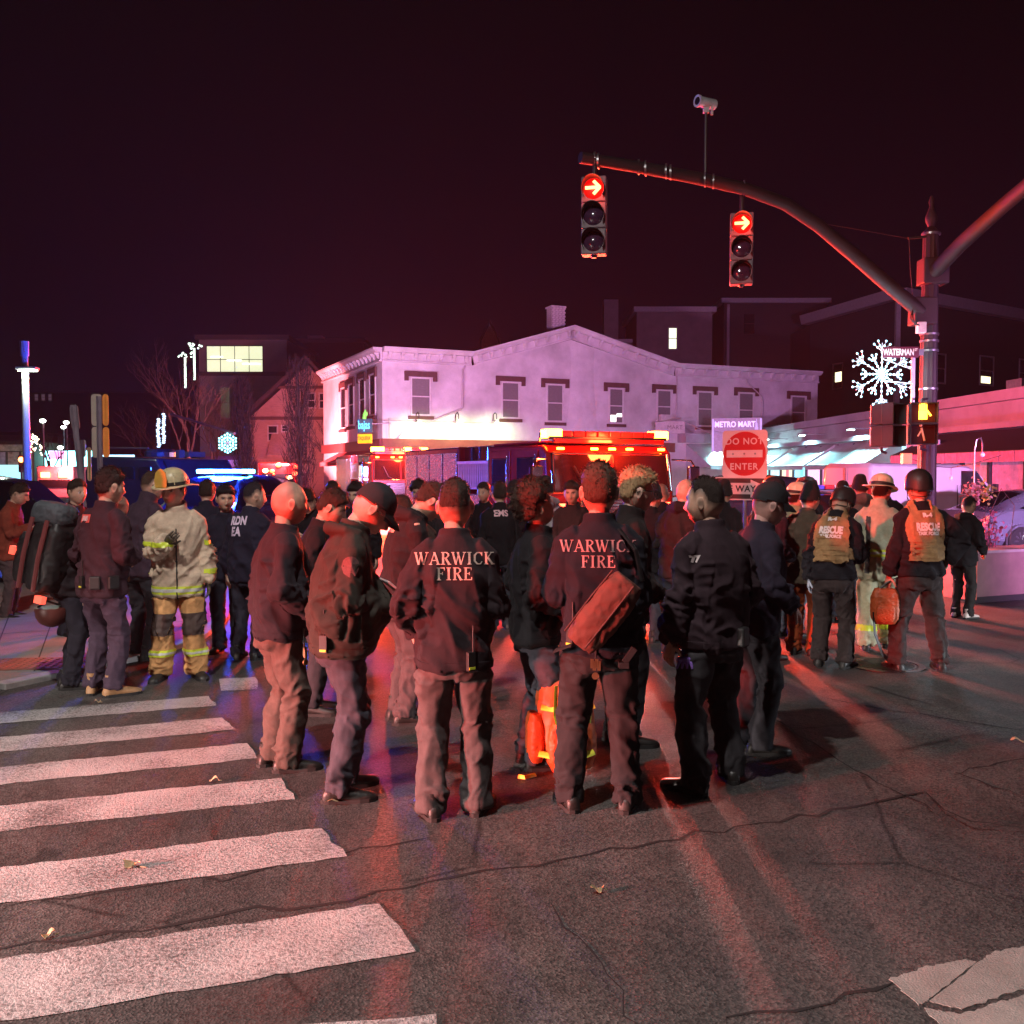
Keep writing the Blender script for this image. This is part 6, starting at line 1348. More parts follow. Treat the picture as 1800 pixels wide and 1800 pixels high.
def car(name, loc, yaw, label, st_, paint, wheels, wr=.34, wins=(), glassx=(), group=None, lights=True):
    """st_: stations (x along the car, nose at +x: z bottom, z belt, z top, half width at belt, half width at roof)"""
    o = empty(name, loc, R(yaw), label, 'car', group); b = MB(); rings = []
    for x, zb, zl, zt, wb, wt in st_:
        half = [(wb*.86,zb),(wb*.98,zb+.10),(wb*1.015,(zb+zl)/2),(wb,zl),(wb*.97,zl+.02),((wb+wt*1.02)/2,(zl+zt)/2+.02),(wt,zt-.05),(wt*.86,zt-.005),(wt*.4,zt+.02)]
        if zt-zl < .05: half = [(wb*.86,zb),(wb*.98,zb+.10),(wb*1.015,(zb+zl)/2),(wb,zl-.06),(wb*.97,zl-.03),(wb*.93,zl-.01),(wb*.85,zl+.005),(wb*.6,zl+.02),(wb*.3,zl+.03)]
        rings.append([Vector((x,y,z)) for y, z in half]+[Vector((x,-y,z)) for y, z in half[::-1]])
    b.loft(rings); body = b.build('body', paint, o, smooth=38)
    def samp(x):
        for p, q in zip(st_[:-1], st_[1:]):
            if p[0] <= x <= q[0]: t = (x-p[0])/(q[0]-p[0]); return [a+(c-a)*t for a, c in zip(p, q)]
        return st_[-1]
    for (xa, xb, fa, fb) in wins:                       # side windows: x range and how high the upper edge reaches at each end
        for sd in (1,-1):
            g = MB(); vv = []; N = 8
            for i in range(N+1):
                x = xa+(xb-xa)*i/N; _, zb, zl, zt, wb, wt = samp(x); f = fa+(fb-fa)*i/N
                f = min(f, .93)
                for k in range(5):
                    u = .12+(f-.12)*k/4; z = zl+(zt-.05-zl)*u
                    m_ = ((zl+zt)/2+.02-zl)/max(.01,(zt-.05-zl))
                    y = (wb*.97+((wb+wt*1.02)/2-wb*.97)*(u/m_)) if u < m_ else ((wb+wt*1.02)/2+(wt-(wb+wt*1.02)/2)*((u-m_)/(1-m_)))
                    vv.append((x, sd*(y+.008), z))
            g.add(vv, [(i*5+k,(i+1)*5+k,(i+1)*5+k+1,i*5+k+1) for i in range(N) for k in range(4)]); g.build('side_window', AUTOG, o, smooth=60)
    for (xa, xb) in glassx:
        g = MB(); vv = []
        for i in range(7):
            x = xa+(xb-xa)*i/6; _, zb, zl, zt, wb, wt = samp(x); wt = wt if zt-zl > .05 else wb*.8; vv += [(x, y*wt*.86, zt+.012+.012*(1-y*y)) for y in (-1,-.5,0,.5,1)]
        g.add(vv, [(i*5+k,(i+1)*5+k,(i+1)*5+k+1,i*5+k+1) for i in range(6) for k in range(4)]); g.build('windscreen', AUTOG, o, smooth=60)
    for x in wheels:
        for sd in (1,-1): 
            _, zb, zl, zt, wb, wt = samp(x); wheel(o, (x, sd*(wb-.08), wr), wr)
            ar = MB(); ar.loft([[Vector((x+rr*math.cos(a), sd*yy, wr+rr*math.sin(a))) for rr, yy in ((wr*1.10,wb+.012),(wr*1.22,wb+.004),(wr*1.22,wb-.05),(wr*1.10,wb-.25))] for a in np.linspace(-.25,math.pi+.25,17)], cap=False); ar.build('wheel_arch', mat('arch black', (.02,.02,.022), rough=.6), o, smooth=50)
    return o
# grey sedan behind the planter, its tail to the left
GS = mat('grey metallic paint', (.22,.26,.32), rough=.25, metal=.5, var=.06, coat=.6)
S_ = [(-2.3,.45,.85,.86,.66,.5),(-2.2,.30,.98,1.0,.84,.6),(-1.85,.24,1.02,1.06,.88,.62),(-1.5,.22,1.02,1.22,.90,.60),(-.9,.21,1.0,1.42,.91,.58),(-.2,.21,.98,1.47,.91,.60),(.5,.21,.97,1.36,.91,.60),(1.1,.22,.96,1.0,.90,.62),(1.8,.24,.90,.91,.88,.6),(2.25,.32,.72,.73,.72,.5),(2.32,.42,.62,.63,.6,.4)]
sd_p = at(1772, 930, 21.5); car('sedan', (sd_p.x+1.15, 22.3, 0), 16, 'grey sedan parked behind the planter, rear wheel showing', S_, GS, (-1.4,1.42), .335, [(-1.42,-.72,.25,.88),(-.66,.0,.9,.93),(.06,.82,.93,.45)], [(-1.80,-.98),(.42,1.08)])
# dark cruiser with a lightbar behind the one way sign, another dark SUV, pickup bonnet
SUV = [(-2.45,.50,1.0,1.02,.78,.6),(-2.38,.34,1.10,1.50,.94,.66),(-2.1,.30,1.12,1.72,.98,.70),(-1.2,.28,1.12,1.80,1.0,.72),(-.2,.28,1.10,1.80,1.0,.72),(.35,.28,1.09,1.70,1.0,.72),(1.0,.28,1.08,1.12,.99,.7),(1.9,.32,1.0,1.02,.96,.65),(2.4,.42,.82,.84,.82,.5),(2.48,.5,.7,.72,.7,.4)]
BKP = mat('black car paint', (.012,.012,.016), rough=.16, var=.1, coat=.7, spec=.6); WHP = mat('dark blue paint', (.012,.016,.05), rough=.2, coat=.6, var=.1)
def lightbar(o, x, z, lit, w=1.25):
    b = MB(); b.box((x,0,z+.03), (.30,w*.9,.04)); lb = b.build('lightbar', mat('lightbar base', (.03,.03,.03), rough=.4), o, bevel=.01)
    for k in range(6):
        y = -w/2+w*(k+.5)/6; g = MB(); g.box((x,y,z+.095), (.28,w/6*.92,.085)); g.build('light_module', lit[k % len(lit)], lb, bevel=.015)
    return lb
CLR = mat('clear module', (.6,.55,.6), rough=.15, var=.1); DRED = mat('unlit red module', (.35,.02,.02), rough=.2); DBLU = mat('unlit blue module', (.05,.06,.35), rough=.2)
q = at(1428, 870, 18.5); o = car('police_car', (q.x, q.y, 0), 104, 'dark police car with an unlit lightbar behind the one way sign', S_, BKP, (-1.4,1.42), .335, [(-1.42,-.72,.25,.88),(-.66,.0,.9,.93),(.06,.82,.93,.45)], [(-1.80,-.98),(.42,1.08)]); lightbar(o, -.3, 1.49, [DRED,CLR,DRED,DBLU])
q = at(1232, 870, 24); car('pickup', (q.x+.6, q.y+1.0, 0), 172, 'dark pickup parked beside the fire engine under the awnings', SUV, BKP, (-1.5,1.5), .38, [(-1.15,-.3,.93,.93),(-.22,.75,.93,.5)], [(.33,1.0)])
q = at(402, 880, 21); pc = car('police_car', (q.x-.2, q.y, 0), -100, 'police SUV with its blue lightbar lit in front of the columnar tree', SUV, WHP, (-1.5,1.5), .37, [(-2.1,-1.25,.75,.93),(-1.15,-.3,.93,.93),(-.22,.75,.93,.5)], [(-2.36,-2.1),(.33,1.0)])
BLU = glow('blue strobe', (.03,.22,1.0), 30); BLW = glow('blue white strobe', (.12,.75,1.0), 22); lightbar(pc, -.3, 1.80, [BLW,BLW,BLU,BLU,BLU,BLW], 1.3)
flat_text(pc, 'POLICE', .30, frame((-2.47,0,1.0), (0,-1,0), (0,0,1)), CLR, bold=.01)
q = gp(60, 1000); car('black_suv', (-8.6, 16.0, 0), 8, 'long black SUV standing at the left edge behind the pedestrians', SUV, BKP, (-1.5,1.5), .38, [(-2.1,-1.25,.75,.93),(-1.15,-.3,.93,.93),(-.22,.75,.93,.5)], [(-2.36,-2.1),(.33,1.0)])
b = MB(); b.box((0,0,0), (.36,.05,.24)); mk = b.build('tail_light', glow('orange tail light', (1,.16,.02), 5), bevel=.02); mk.parent = bpy.data.objects['black_suv']; mk.location = (1.6,-.99,.95)
# armoured truck
AR = mat('navy armour paint', (.012,.014,.03), rough=.35, var=.15); q = at(268, 850, 24.0)
ar = empty('armoured_truck', (q.x, q.y+1.5, 0), R(-38), 'navy armoured rescue truck with roof hatch behind the chief', 'truck')
b = MB(); b.extr([(-2.6,-1.1,.7),(2.7,-1.1,.7),(2.75,-1.1,1.45),(1.45,-1.1,1.62),(.95,-1.1,2.22),(-2.3,-1.1,2.32),(-2.6,-1.1,1.9)], (0,2.2,0)); b.build('body', AR, ar, bevel=.05)
for x0, x1 in ((.15,.75),(-.7,-.05),(-1.6,-.9)): b = MB(); b.box(((x0+x1)/2,-1.105,1.85), (x1-x0,.03,.34)); b.build('side_window', AUTOG, ar, bevel=.02)
b = MB(); b.extr([(1.50,-.95,1.64),(1.05,-.95,2.16),(1.05,.95,2.16),(1.50,.95,1.64)], (.03,0,.03)); b.build('windscreen', AUTOG, ar)
b = MB(); b.lathe([(.42,2.3),(.42,2.42),(.36,2.5)], 16, (-.6,0,0)); b.build('roof_hatch', AR, ar); b = MB(); b.box((.8,-.3,2.36), (.16,.16,.2)); b.box((.4,.4,2.36), (.2,.5,.14)); b.tube([(-1.8,-.9,2.3),(-1.8,-.9,2.55),(.3,-.9,2.5)], .025, 6); b.build('roof_rail', SIGB, ar)
for x in (-1.7,1.7):
    for s_ in (-1,1): wheel(ar, (x, s_*.98, .48), .48, .30, spokes=6)
b = MB(); b.lathe([(.13,0),(.13,.012)], 20, (.6,-1.12,1.35), Matrix.Rotation(R(90),3,'X')); b.build('seal', mat('pale seal', (.5,.5,.6), rough=.5), ar)
# ------------------------------------------------------------ white van
WV = mat('white van paint', (.68,.66,.67), rough=.35, var=.06, vscale=2, coat=.4, dirt=.12); VC = Vector((9.56,25.0,0)); vu = wu; vb = Vector((-vu.y, vu.x, 0))
van = empty('cargo_van', VC, math.atan2(vu.y, vu.x), 'long white cargo van parked in front of the shop row', 'van')
prof = [(0,.42),(5.25,.40),(5.42,.55),(5.45,.98),(5.28,1.10),(4.72,1.22),(4.05,1.92),(3.75,2.06),(3.4,2.11),(.12,2.13),(.02,2.0)]
def vring(y, ins): return [Vector((x+(0 if abs(y-.95) > .94 else 0), y, z)) for x, z in prof]
b = MB(); rings = []
for y, ins in ((0,.10),(.05,.04),(.16,.0),(1.84,.0),(1.95,.04),(2.0,.10)):
    rings.append([Vector((min(max(x, ins*.6), 5.45-ins*.8), y+ (.10*(z-1.15) if (z > 1.15 and y < 1) else (-.10*(z-1.15) if z > 1.15 else 0)), z-(ins if z > 1.9 else 0)+(ins*.5 if z < .5 else 0))) for x, z in prof])
b.loft(rings); b.build('body', WV, van, smooth=35)
def vpanel(x0, x1, z0, z1, name, m, off=.012, par=van):
    b = MB(); f = lambda x, z: Vector((x, (.10*(z-1.15) if z > 1.15 else 0)-off, z)); pts = [(x0,z0),(x1,z0),(x1,z1),(x0,z1)] if not callable(z1) else None
    b.extr([f(x,z) for x, z in pts], (0,off*.8,0)); return b.build(name, m, par, bevel=.006)
for x0, x1 in ((.55,1.75),(1.85,3.05)): vpanel(x0, x1, 1.25, 1.92, 'side_panel', WV)
b = MB(); wp = [(3.28,1.28),(4.42,1.24),(4.40,1.36),(3.98,1.86),(3.85,1.92),(3.34,1.92)]; b.extr([Vector((x,(.10*(z-1.15))-.014,z)) for x, z in wp], (0,.012,0)); b.build('side_window', AUTOG, van)
b = MB(); b.extr([Vector((4.74,.16,1.26)), Vector((4.10,.22,1.90)), Vector((4.10,1.78,1.90)), Vector((4.74,1.84,1.26))], (.02,0,.02)); b.build('windscreen', AUTOG, van)
b = MB(); b.box((4.45,-.14,1.42), (.10,.14,.26)); b.tube([(4.35,.02,1.32),(4.45,-.1,1.36)], .02, 6); b.build('mirror', SIGB, van, bevel=.02)
for x in (.5,1.8,3.12,3.25,4.45): b = MB(); b.box((x,-.002,1.0), (.012,.012,1.05)); b.build('seam', mat('panel gap', (.08,.07,.07), rough=.8), van)
for x in (.95,4.35):
    for y in (.06,1.94): wheel(van, (x, y, .36), .36, .22)
b = MB(); b.box((-.004,1.0,1.25), (.012,.014,1.5)); b.build('seam', mat('panel gap', (.08,.07,.07)), van)
for y in (.10,1.90): b = MB(); b.box((-.02,y,1.25), (.04,.12,.5)); b.build('tail_light', DRED, van, bevel=.01)
for k in range(2): b = MB(); b.box((-.03,.98,1.05+.35*k), (.03,.05,.09)); b.build('door_handle', SIGB, van)
# ------------------------------------------------------------ fire engines
FRED = mat('fire engine red', (.40,.012,.012), rough=.2, var=.08, coat=.7); FBLK = mat('engine black', (.02,.018,.02), rough=.3, var=.2); TREAD = mat('tread plate', (.42,.42,.44), rough=.25, metal=.9, var=.2, vscale=20, bump=.4, bscale=40)
AMB = glow('hot amber lamp', (1.0,.19,.010), 60); REDL = glow('red lamp', (1.0,.03,.01), 26); SMA = glow('amber marker', (1.0,.22,.015), 30)
SHIELDG = mat('engine windscreen', (.03,.006,.006), rough=.06, var=.2, vscale=2, spec=.9, coat=.3)
def fire_engine(px, Y, yaw, label, bright=1.0, detail=True):
    q = at(px, 832, Y); o = empty('fire_engine', (q.x, q.y, 0), R(yaw), label, 'fire engine'); W = 1.25     # nose at y = 0 looking to -y
    b = MB(); side = [(0,.55),(0,1.55),(.10,2.45),(.28,2.62),(3.0,2.66),(3.0,.55)]
    b.extr([Vector((-W,y,z)) for y, z in side], (2*W,0,0)); cab = b.build('cab', FRED, o, bevel=.07, seg=3)
    b = MB(); b.box((0,.15,2.70), (2.2,.1,.10)); b.box((0,1.6,2.685), (2.3,2.7,.05)); b.build('cab_roof_rim', FRED, o, bevel=.02)
    for sx in (-1,1):                                   # two-piece windscreen
        b = MB(); b.extr([Vector((sx*.03,-.014,1.60)), Vector((sx*1.13,-.014,1.60)), Vector((sx*1.11,.085,2.40)), Vector((sx*.03,.085,2.40))], (0,.012,0)); ws = b.build('windscreen', SHIELDG, o, bevel=.004)
        b = MB(); b.tube([(sx*.2,-.05,1.56),(sx*.55,-.02,1.72),(sx*.75,.02,2.15)], .012, 5); b.build('wiper', FBLK, ws)
    b = MB()
    for x0, z0, x1, z1 in ((-1.16,1.57,1.16,1.57),(-1.14,2.43,1.14,2.43)): b.tube([(x0,-.01 if z0 < 2 else .10,z0),(x1,-.01 if z0 < 2 else .10,z1)], .022, 6)
    for x in (-1.17,1.17): b.tube([(x,-.015,1.57),(x*.985,.10,2.43)], .026, 6)
    b.build('windscreen_trim', CHROME, o, smooth=60)
    b = MB(); b.box((0,-.02,1.18), (1.3,.05,.55)); gr = b.build('grille', CHROME, o, bevel=.02)
    for k in range(7): g = MB(); g.box((0,-.05,.97+k*.07), (1.2,.012,.03)); g.build('grille_bar', FBLK, gr)
    for sx in (-1,1):
        b = MB(); b.box((sx*.93,-.02,1.15), (.46,.06,.42)); hb = b.build('headlamp_box', CHROME, o, bevel=.02)
        for k, m in ((-1,glow('engine headlamp', (1,.93,.85), 18 if bright >= 1 else 8)),(1,REDL)): g = MB(); g.lathe([(.085,0),(.07,.03),(.01,.045)], 14, (sx*.93+k*.105,-.05,1.10), Matrix.Rotation(R(90),3,'X')); g.build('headlamp', m, hb, smooth=60)
        g = MB(); g.box((sx*.93,-.055,1.29), (.40,.02,.08)); g.build('warning_light', REDL, hb)
        b = MB(); b.tube([(sx*W,.10,2.30),(sx*(W+.28),-.12,2.28),(sx*(W+.34),-.18,2.1),(sx*(W+.34),-.18,1.55),(sx*W,.05,1.45)], .022, 7); mi_ = b.build('mirror_arm', CHROME, o, smooth=60); b = MB(); b.box((sx*(W+.30),-.17,1.92), (.24,.10,.46)); b.build('mirror', CHROME, mi_, bevel=.03); b = MB(); b.box((sx*(W+.30),-.17,1.60), (.22,.10,.16)); b.build('mirror', CHROME, mi_, bevel=.03)
        # doors
        for y0, y1, nm in ((.42,1.45,'door'),(1.75,2.75,'rear_door')):
            b = MB(); b.box((sx*(W+.012),(y0+y1)/2,1.6), (.03,y1-y0,1.85)); d = b.build('door', FRED, o, bevel=.015)
            b = MB(); b.box((sx*(W+.032),(y0+y1)/2,2.02), (.014,y1-y0-.22,.62)); b.build('door_window', AUTOG, d, bevel=.004)
            b = MB(); b.tube([(sx*(W+.05),y0+.06,1.2),(sx*(W+.07),y0+.06,1.4),(sx*(W+.07),y0+.06,2.2),(sx*(W+.05),y0+.06,2.4)], .016, 6); b.build('grab_rail', CHROME, d, smooth=60)
            b = MB()
            for (ya,za,yb,zb) in ((y0+.10,1.70,y1-.10,1.70),(y0+.10,2.34,y1-.10,2.34),(y0+.10,1.70,y0+.10,2.34),(y1-.10,1.70,y1-.10,2.34)): b.tube([(sx*(W+.034),ya,za),(sx*(W+.034),yb,zb)], .014, 5)
            b.build('window_trim', CHROME, d)
        b = MB(); b.box((sx*(W+.01),1.5,.95), (.03,2.9,.14)); b.build('stripe', mat('white reflective stripe', (.75,.7,.68), rough=.35), o)
    b = MB(); b.box((0,-.32,.62), (2.55,.62,.26)); b.build('bumper', CHROME, o, bevel=.04); b = MB(); b.box((0,-.3,.76), (1.2,.4,.06)); b.build('bumper_top', TREAD, o)
    # light bar
    b = MB(); b.box((0,.30,2.77), (2.35,.30,.06)); lb = b.build('lightbar', FBLK, o, bevel=.01)
    for k in range(10):
        x = -1.06+k*.236; hot = k in (0,9) or (not detail and k in (1,6)); g = MB(); g.box((x,.30,2.86), (.22 if not hot else .30,.28,.13 if not hot else .19)); g.build('light_module', AMB if hot else mat('red lightbar lens', (.5,.02,.02), rough=.2, emit=.10, ecol=(1,.05,.03)), lb, bevel=.02)
    for x in (-1.0,-.35,0,.35,1.0): g = MB(); g.box((x,.05,2.53), (.13,.05,.05)); g.build('marker_light', SMA, o, bevel=.01)
    # pump panel rack and body
    b = MB(); b.box((0,3.75,1.0), (2.4,1.4,.9)); b.build('pump_panel', TREAD, o, bevel=.02)
    for sx in (-1,1):
        rk = MB(); rk.box((sx*1.24,3.9,2.27), (.05,1.9,.07)); rk.box((sx*1.24,3.9,1.61), (.05,1.9,.06)); rk_o = rk.build('hose_rack', mat('bare aluminium', (.55,.55,.57), rough=.35, metal=.7), o); sl = None
        for k in range(17):
            if sl is None: m_ = MB(); m_.box((0,0,0), (.035,.055,.60)); sl = m_.build('rack_slat', mat('bare aluminium', (.55,.55,.57)), rk_o); ob = sl
            else: ob = sl.copy(); col.objects.link(ob)
            ob.location = (sx*1.24, 3.02+k*.11, 1.94)
    b = MB(); b.box((0,3.9,1.95), (2.26,1.85,.60)); b.build('rack_dark_backing', FBLK, o)  # black box added behind the slats so their gaps read dark
    b = MB(); b.box((0,7.0,1.65), (2.45,4.2,2.1)); b.build('body', FRED, o, bevel=.05); b = MB(); b.box((0,4.0,2.50), (2.1,1.7,.40)); b.build('crosslay_box', FBLK, o, bevel=.03)
    for k in range(4):
        b = MB(); b.box((-1.06,3.2+k*.5,2.50), (.02,.42,.36)); b.build('locker_door', CHROME, o, bevel=.01); b = MB(); b.box((-1.24,5.4+k*1.0,1.75), (.03,.92,1.6)); b.build('roller_door', TREAD, o, bevel=.01)
    for y in (.95,6.6,):
        for sx in (-1,1): wheel(o, (sx*1.08, y, .52), .52, .34, axis='X', spokes=8)
    b = MB(); b.box((-1.26,4.9,.98), (.04,.16,.16)); b.build('side_marker', SMA, o)
    return o
fe = fire_engine(1078, 19.6, 24, 'red fire engine with hot amber roof lights facing the crowd'); fe2 = fire_engine(705, 40.0, 20, 'red fire engine standing farther back beneath the taqueria sign', .8, False)
b = MB(); b.tube([(-.9,1.2,2.72),(-.9,1.2,2.9),(.9,1.2,2.9),(.9,1.2,2.72)], .03, 6); b.build('roof_rail', CHROME, fe)
# far vehicles with red lights
fv = empty('ambulance', (at(116,832,60).x, 60, 0), 0, 'far emergency vehicle with two red lights up the left street', 'ambulance'); b = MB(); b.box((0,0,1.3), (2.3,3,2.0)); b.build('body', mat('ambulance body', (.4,.3,.32), rough=.5), fv, bevel=.1)
for sx in (-.55,.55): b = MB(); b.box((sx,-1.55,1.75), (.5,.12,.3)); b.build('warning_light', glow('far red strobe', (1,.16,.05), 22), fv)
b = MB(); b.box((0,-1.52,1.2), (1.9,.05,.5)); b.build('windscreen', AUTOG, fv)
fv2 = empty('rescue_truck', (at(492,832,58).x, 58, 0), 0, 'rescue truck bristling with small red and amber lamps below the tree', 'truck'); b = MB(); b.box((0,1,1.3), (2.4,3,2.3)); b.build('body', FRED, fv2, bevel=.1)
rg = random.Random(9)
for k in range(15): b = MB(); r_ = rg.uniform(.05,.16); b.ball((rg.uniform(-1.15,1.25),-.55,rg.choice((1.5,1.9,2.35))+rg.uniform(-.12,.12)), (r_*1.3,.06,r_), 8); b.build('warning_light', REDL if k % 3 else glow('amber white strobe', (1,.6,.3), 14), fv2, smooth=80)
b = MB(); b.box((0,-.52,1.5), (1.9,.04,.7)); b.build('windscreen', AUTOG, fv2)

fe.scale = (1.20,1.06,.93)
# ------------------------------------------------------------ the crowd
def ft(px, py): g = gp(px, py); return (g.x, g.y)
def ht(px, py_feet, py_top): g = gp(px, py_feet); return CH + at(px, py_top, g.y).z - CH
INK = mat('faded cream print', (.50,.40,.34), rough=.8, var=.4, vscale=55, bump=.3, bscale=200); REFY = mat('lime reflective tape', (.62,.72,.05), rough=.4, var=.1); REFS = mat('silver reflective tape', (.62,.60,.55), rough=.3, var=.1)
BLACKK = mat('black kit', (.014,.013,.014), rough=.5, var=.2, vscale=20); TAN = mat('tan plate carrier', (.36,.20,.085), rough=.8, var=.2, vscale=30, bump=.3, bscale=200)
def belt_kit(I, items):
    """radios and pouches on the belt: (angle round the waist, height, kind)"""
    s = I['s']; bvh = BVHTree.FromPolygons([v.co for v in I['jm'].vertices], [tuple(q.vertices) for q in I['jm'].polygons])
    for ang, z, kind in items:
        d = Vector((math.sin(R(ang)), math.cos(R(ang)), 0)); h = bvh.ray_cast(Vector((0,0,z*s))+d*.9, -d); p = (h[0] if h[0] is not None else Vector((0,0,z*s))+d*.2)
        Rm = Matrix.Rotation(-R(ang), 3, 'Z'); b = MB()
        if kind == 'radio':
            b.box(p+d*.010, (.045,.026,.10), Rm); b.tube([p+d*.010+Vector((.012,0,.05)), p+d*.010+Vector((.012,0,.19))], .005, 6); o = b.build('radio', BLACKK, I['root'], bevel=.006)
            g = MB(); g.box(p+d*.024+Vector((0,0,-.035)), (.036,.006,.012), Rm); g.build('yellow_label', REFY, o)
        elif kind == 'pouch': b.box(p+d*.02, (.09,.045,.11), Rm); b.build('pouch', BLACKK, I['root'], bevel=.012)
        elif kind == 'keys':
            b.tube([p+d*.012+Vector((0,0,.04)), p+d*.014, p+d*.016-Vector((0,0,.09))], .006, 5); o = b.build('lanyard', BLACKK, I['root']); g = MB()
            for k in range(4): g.box(p+d*.022+Vector((.012*(k-1.5),0,-.10-.012*(k % 2))), (.018,.006,.05), Rm)
            g.lathe([(.019,-.004),(.019,.004)], 16, p+d*.026-Vector((0,0,.165)), Rm @ Matrix.Rotation(R(90),3,'X')); g.build('key_fob', mat('dull brass', (.14,.10,.05), rough=.4, metal=.6), o)
def two_lines(I, a, b_, h, t, gap, m=INK, xo=0.0, ang=0):
    for w, tt in ((a, t), (b_, t-gap)):
        vv, ff = serif_text(w, h); print_text(I, vv, ff, tt, m, xoff=xo, ang=ang)
def sans(I, w, size, t, m, xo=0.0, ang=0, me=None, cond=.9, bold=.004, parent=None, off=.006):
    vv, ff = text_mesh(w, size, bold, cond); print_text(I, vv, ff, t, m, xoff=xo, ang=ang, me=me, parent=parent, off=off)
NAVY = (.014,.013,.019); BLK_ = (.012,.011,.013); SK1 = (.62,.38,.28); SK2 = (.50,.29,.20); SK3 = (.30,.17,.11)
# --- bald man, grey trousers
p8 = person(ft(490,1350), 1.80, -62, 'bald man in dark jacket and loose brown-grey trousers, hands in front', lod=2, lean=1, hunch=8, head=(6,4,0), arms=('pocket','pocket'), jacket=(.020,.017,.022), jname='dark plum', trousers=(.075,.055,.047), tname='brown grey', hair='buzz', recede=.075, haircol=(.22,.16,.13), skin=(.58,.34,.25), bulk=1.10, belly=.05, loose=1.25, hem=.84, seed=1, stance=.18, stag=.06, collar=.03, beard=.25)
belt_kit(p8, [(60,.86,'keys')])
# --- older man in a dark cap reading a board
p10 = person(ft(600,1398), 1.83, -68, 'older man in dark cap and zip jacket looking down at a board', lod=2, lean=1, hunch=18, head=(0,34,0), arms=('belly','belly'), hat='cap', hair='buzz', haircol=(.35,.32,.3), jacket=(.036,.031,.026), jname='dark olive', trousers=(.042,.042,.055), tname='navy grey', bulk=1.14, belly=.10, loose=1.25, hem=.82, hood=.55, collar=.05, seed=2, beard=.5, stance=.2, stag=-.08, boot=.02, skin=SK1)
belt_kit(p10, [(125,.90,'radio')])
Xh = p10['HM']; b = MB()
for sd in (1,-1): b.tube([Xh @ Vector((sd*.082,-.01,.006)), Xh @ Vector((sd*.078,.07,.012)), Xh @ Vector((sd*.06,.105,.010))], .0028, 5); b.tube([Xh @ Vector((sd*.034+.024*math.cos(a),.108,.008+.018*math.sin(a))) for a in np.linspace(0,6.28,13)], .0022, 4)
b.build('glasses', BLACKK, p10['root'])
s_ = MB(); q = gp(622,1398); so = empty('arm_patch', (0,0,0)); so.parent = p10['jacket']
PTC = mat('patch thread', (.10,.045,.045), rough=.8, var=.3, vscale=60)
pv = [(.045*math.cos(a), .045*math.sin(a)) for a in np.linspace(R(20),R(160),7)]+[(-.045,-.02),(-.03,-.055),(0,-.07),(.03,-.055),(.045,-.02)]
pv2 = pv+[(0,0)]; ff2 = [(i,(i+1)%len(pv),len(pv)) for i in range(len(pv))]
print_text(p10, pv2, ff2, .70, PTC, name='arm_patch_badge', off=.004, xoff=0.0, ang=86)
bpy.data.objects.remove(so)
# --- firefighter one with lettering
p14 = person(ft(800,1432), 1.81, 4, 'man in warwick fire jacket with both hands in front pockets, pale trousers', lod=2, lean=0, hunch=8, head=(-6,2,0), arms=('pocket','belly'), hair='fade', haircol=(.035,.022,.016), jacket=(.026,.018,.022), jname='washed navy', trousers=(.075,.062,.062), tname='washed grey', bulk=1.10, loose=1.25, hem=.80, seed=3, collar=.035, stance=.26, toe=20, skin=SK1, stag=.06)
two_lines(p14, 'WARWICK', 'FIRE', .066, .80, .135); belt_kit(p14, [(150,.86,'radio')])
# --- firefighter two with bag
p17 = person(ft(1052,1422), 1.89, -3, 'man in warwick fire jacket carrying a slung red brown bag on his back', lod=2, lean=0, hunch=6, head=(2,0,0), arms=('belly','belly'), hair='crew', haircol=(.07,.04,.025), jacket=NAVY, jname='navy black', trousers=(.022,.02,.022), tname='charcoal', bulk=1.12, loose=1.2, hem=.84, seed=4, collar=.045, stance=.30, toe=16, skin=SK1)
two_lines(p17, 'WARWICK', 'FIRE', .064, .80, .135, mat('dim print', (.34,.22,.22), rough=.8, var=.2), xo=-.01); belt_kit(p17, [(188,.90,'keys'),(200,.93,'pouch'),(228,.93,'radio')])
# --- man at right, purple glove
p22 = person(ft(1252,1383), 1.82, 24, 'broad man in dark jacket facing away with a violet glove in hand', lod=2, lean=0, hunch=9, head=(28,2,0), arms=('bag','belly'), hair='fade', haircol=(.025,.015,.012), jacket=(.034,.020,.026), jname='black maroon', trousers=(.035,.032,.036), tname='black grey', bulk=1.16, loose=1.3, hem=.83, seed=5, collar=.05, stance=.34, toe=22, stag=.10, skin=(.56,.34,.25))
sans(p22, '77', .05, .72, mat('pale print', (.6,.5,.5)), xo=0, ang=-66); belt_kit(p22, [(150,.90,'pouch')])
# --- cap man just behind him
person(ft(1318,1318), 1.78, -70, 'man in dark ball cap standing close behind the broad man', lod=1, lean=2, hunch=12, head=(-8,10,0), arms=('pocket','pocket'), hat='cap', hair='buzz', jacket=(.026,.020,.034), jname='plum', trousers=(.03,.028,.034), tname='ink', bulk=1.12, loose=1.2, seed=6, stance=.22, toe=15, skin=(.55,.30,.26))
# --- curly man looking up
p15 = person(ft(938,1345), 1.77, -72, 'dark curly-haired man in black jacket looking up to one side', lod=2, lean=0, hunch=6, head=(8,-18,0), arms=('pocket','pocket'), hair='curly', haircol=(.045,.022,.014), recede=.012, jacket=BLK_, jname='black', trousers=(.055,.055,.07), tname='slate', bulk=1.02, loose=1.2, seed=7, collar=.05, stance=.2, skin=SK1, boot=.02)
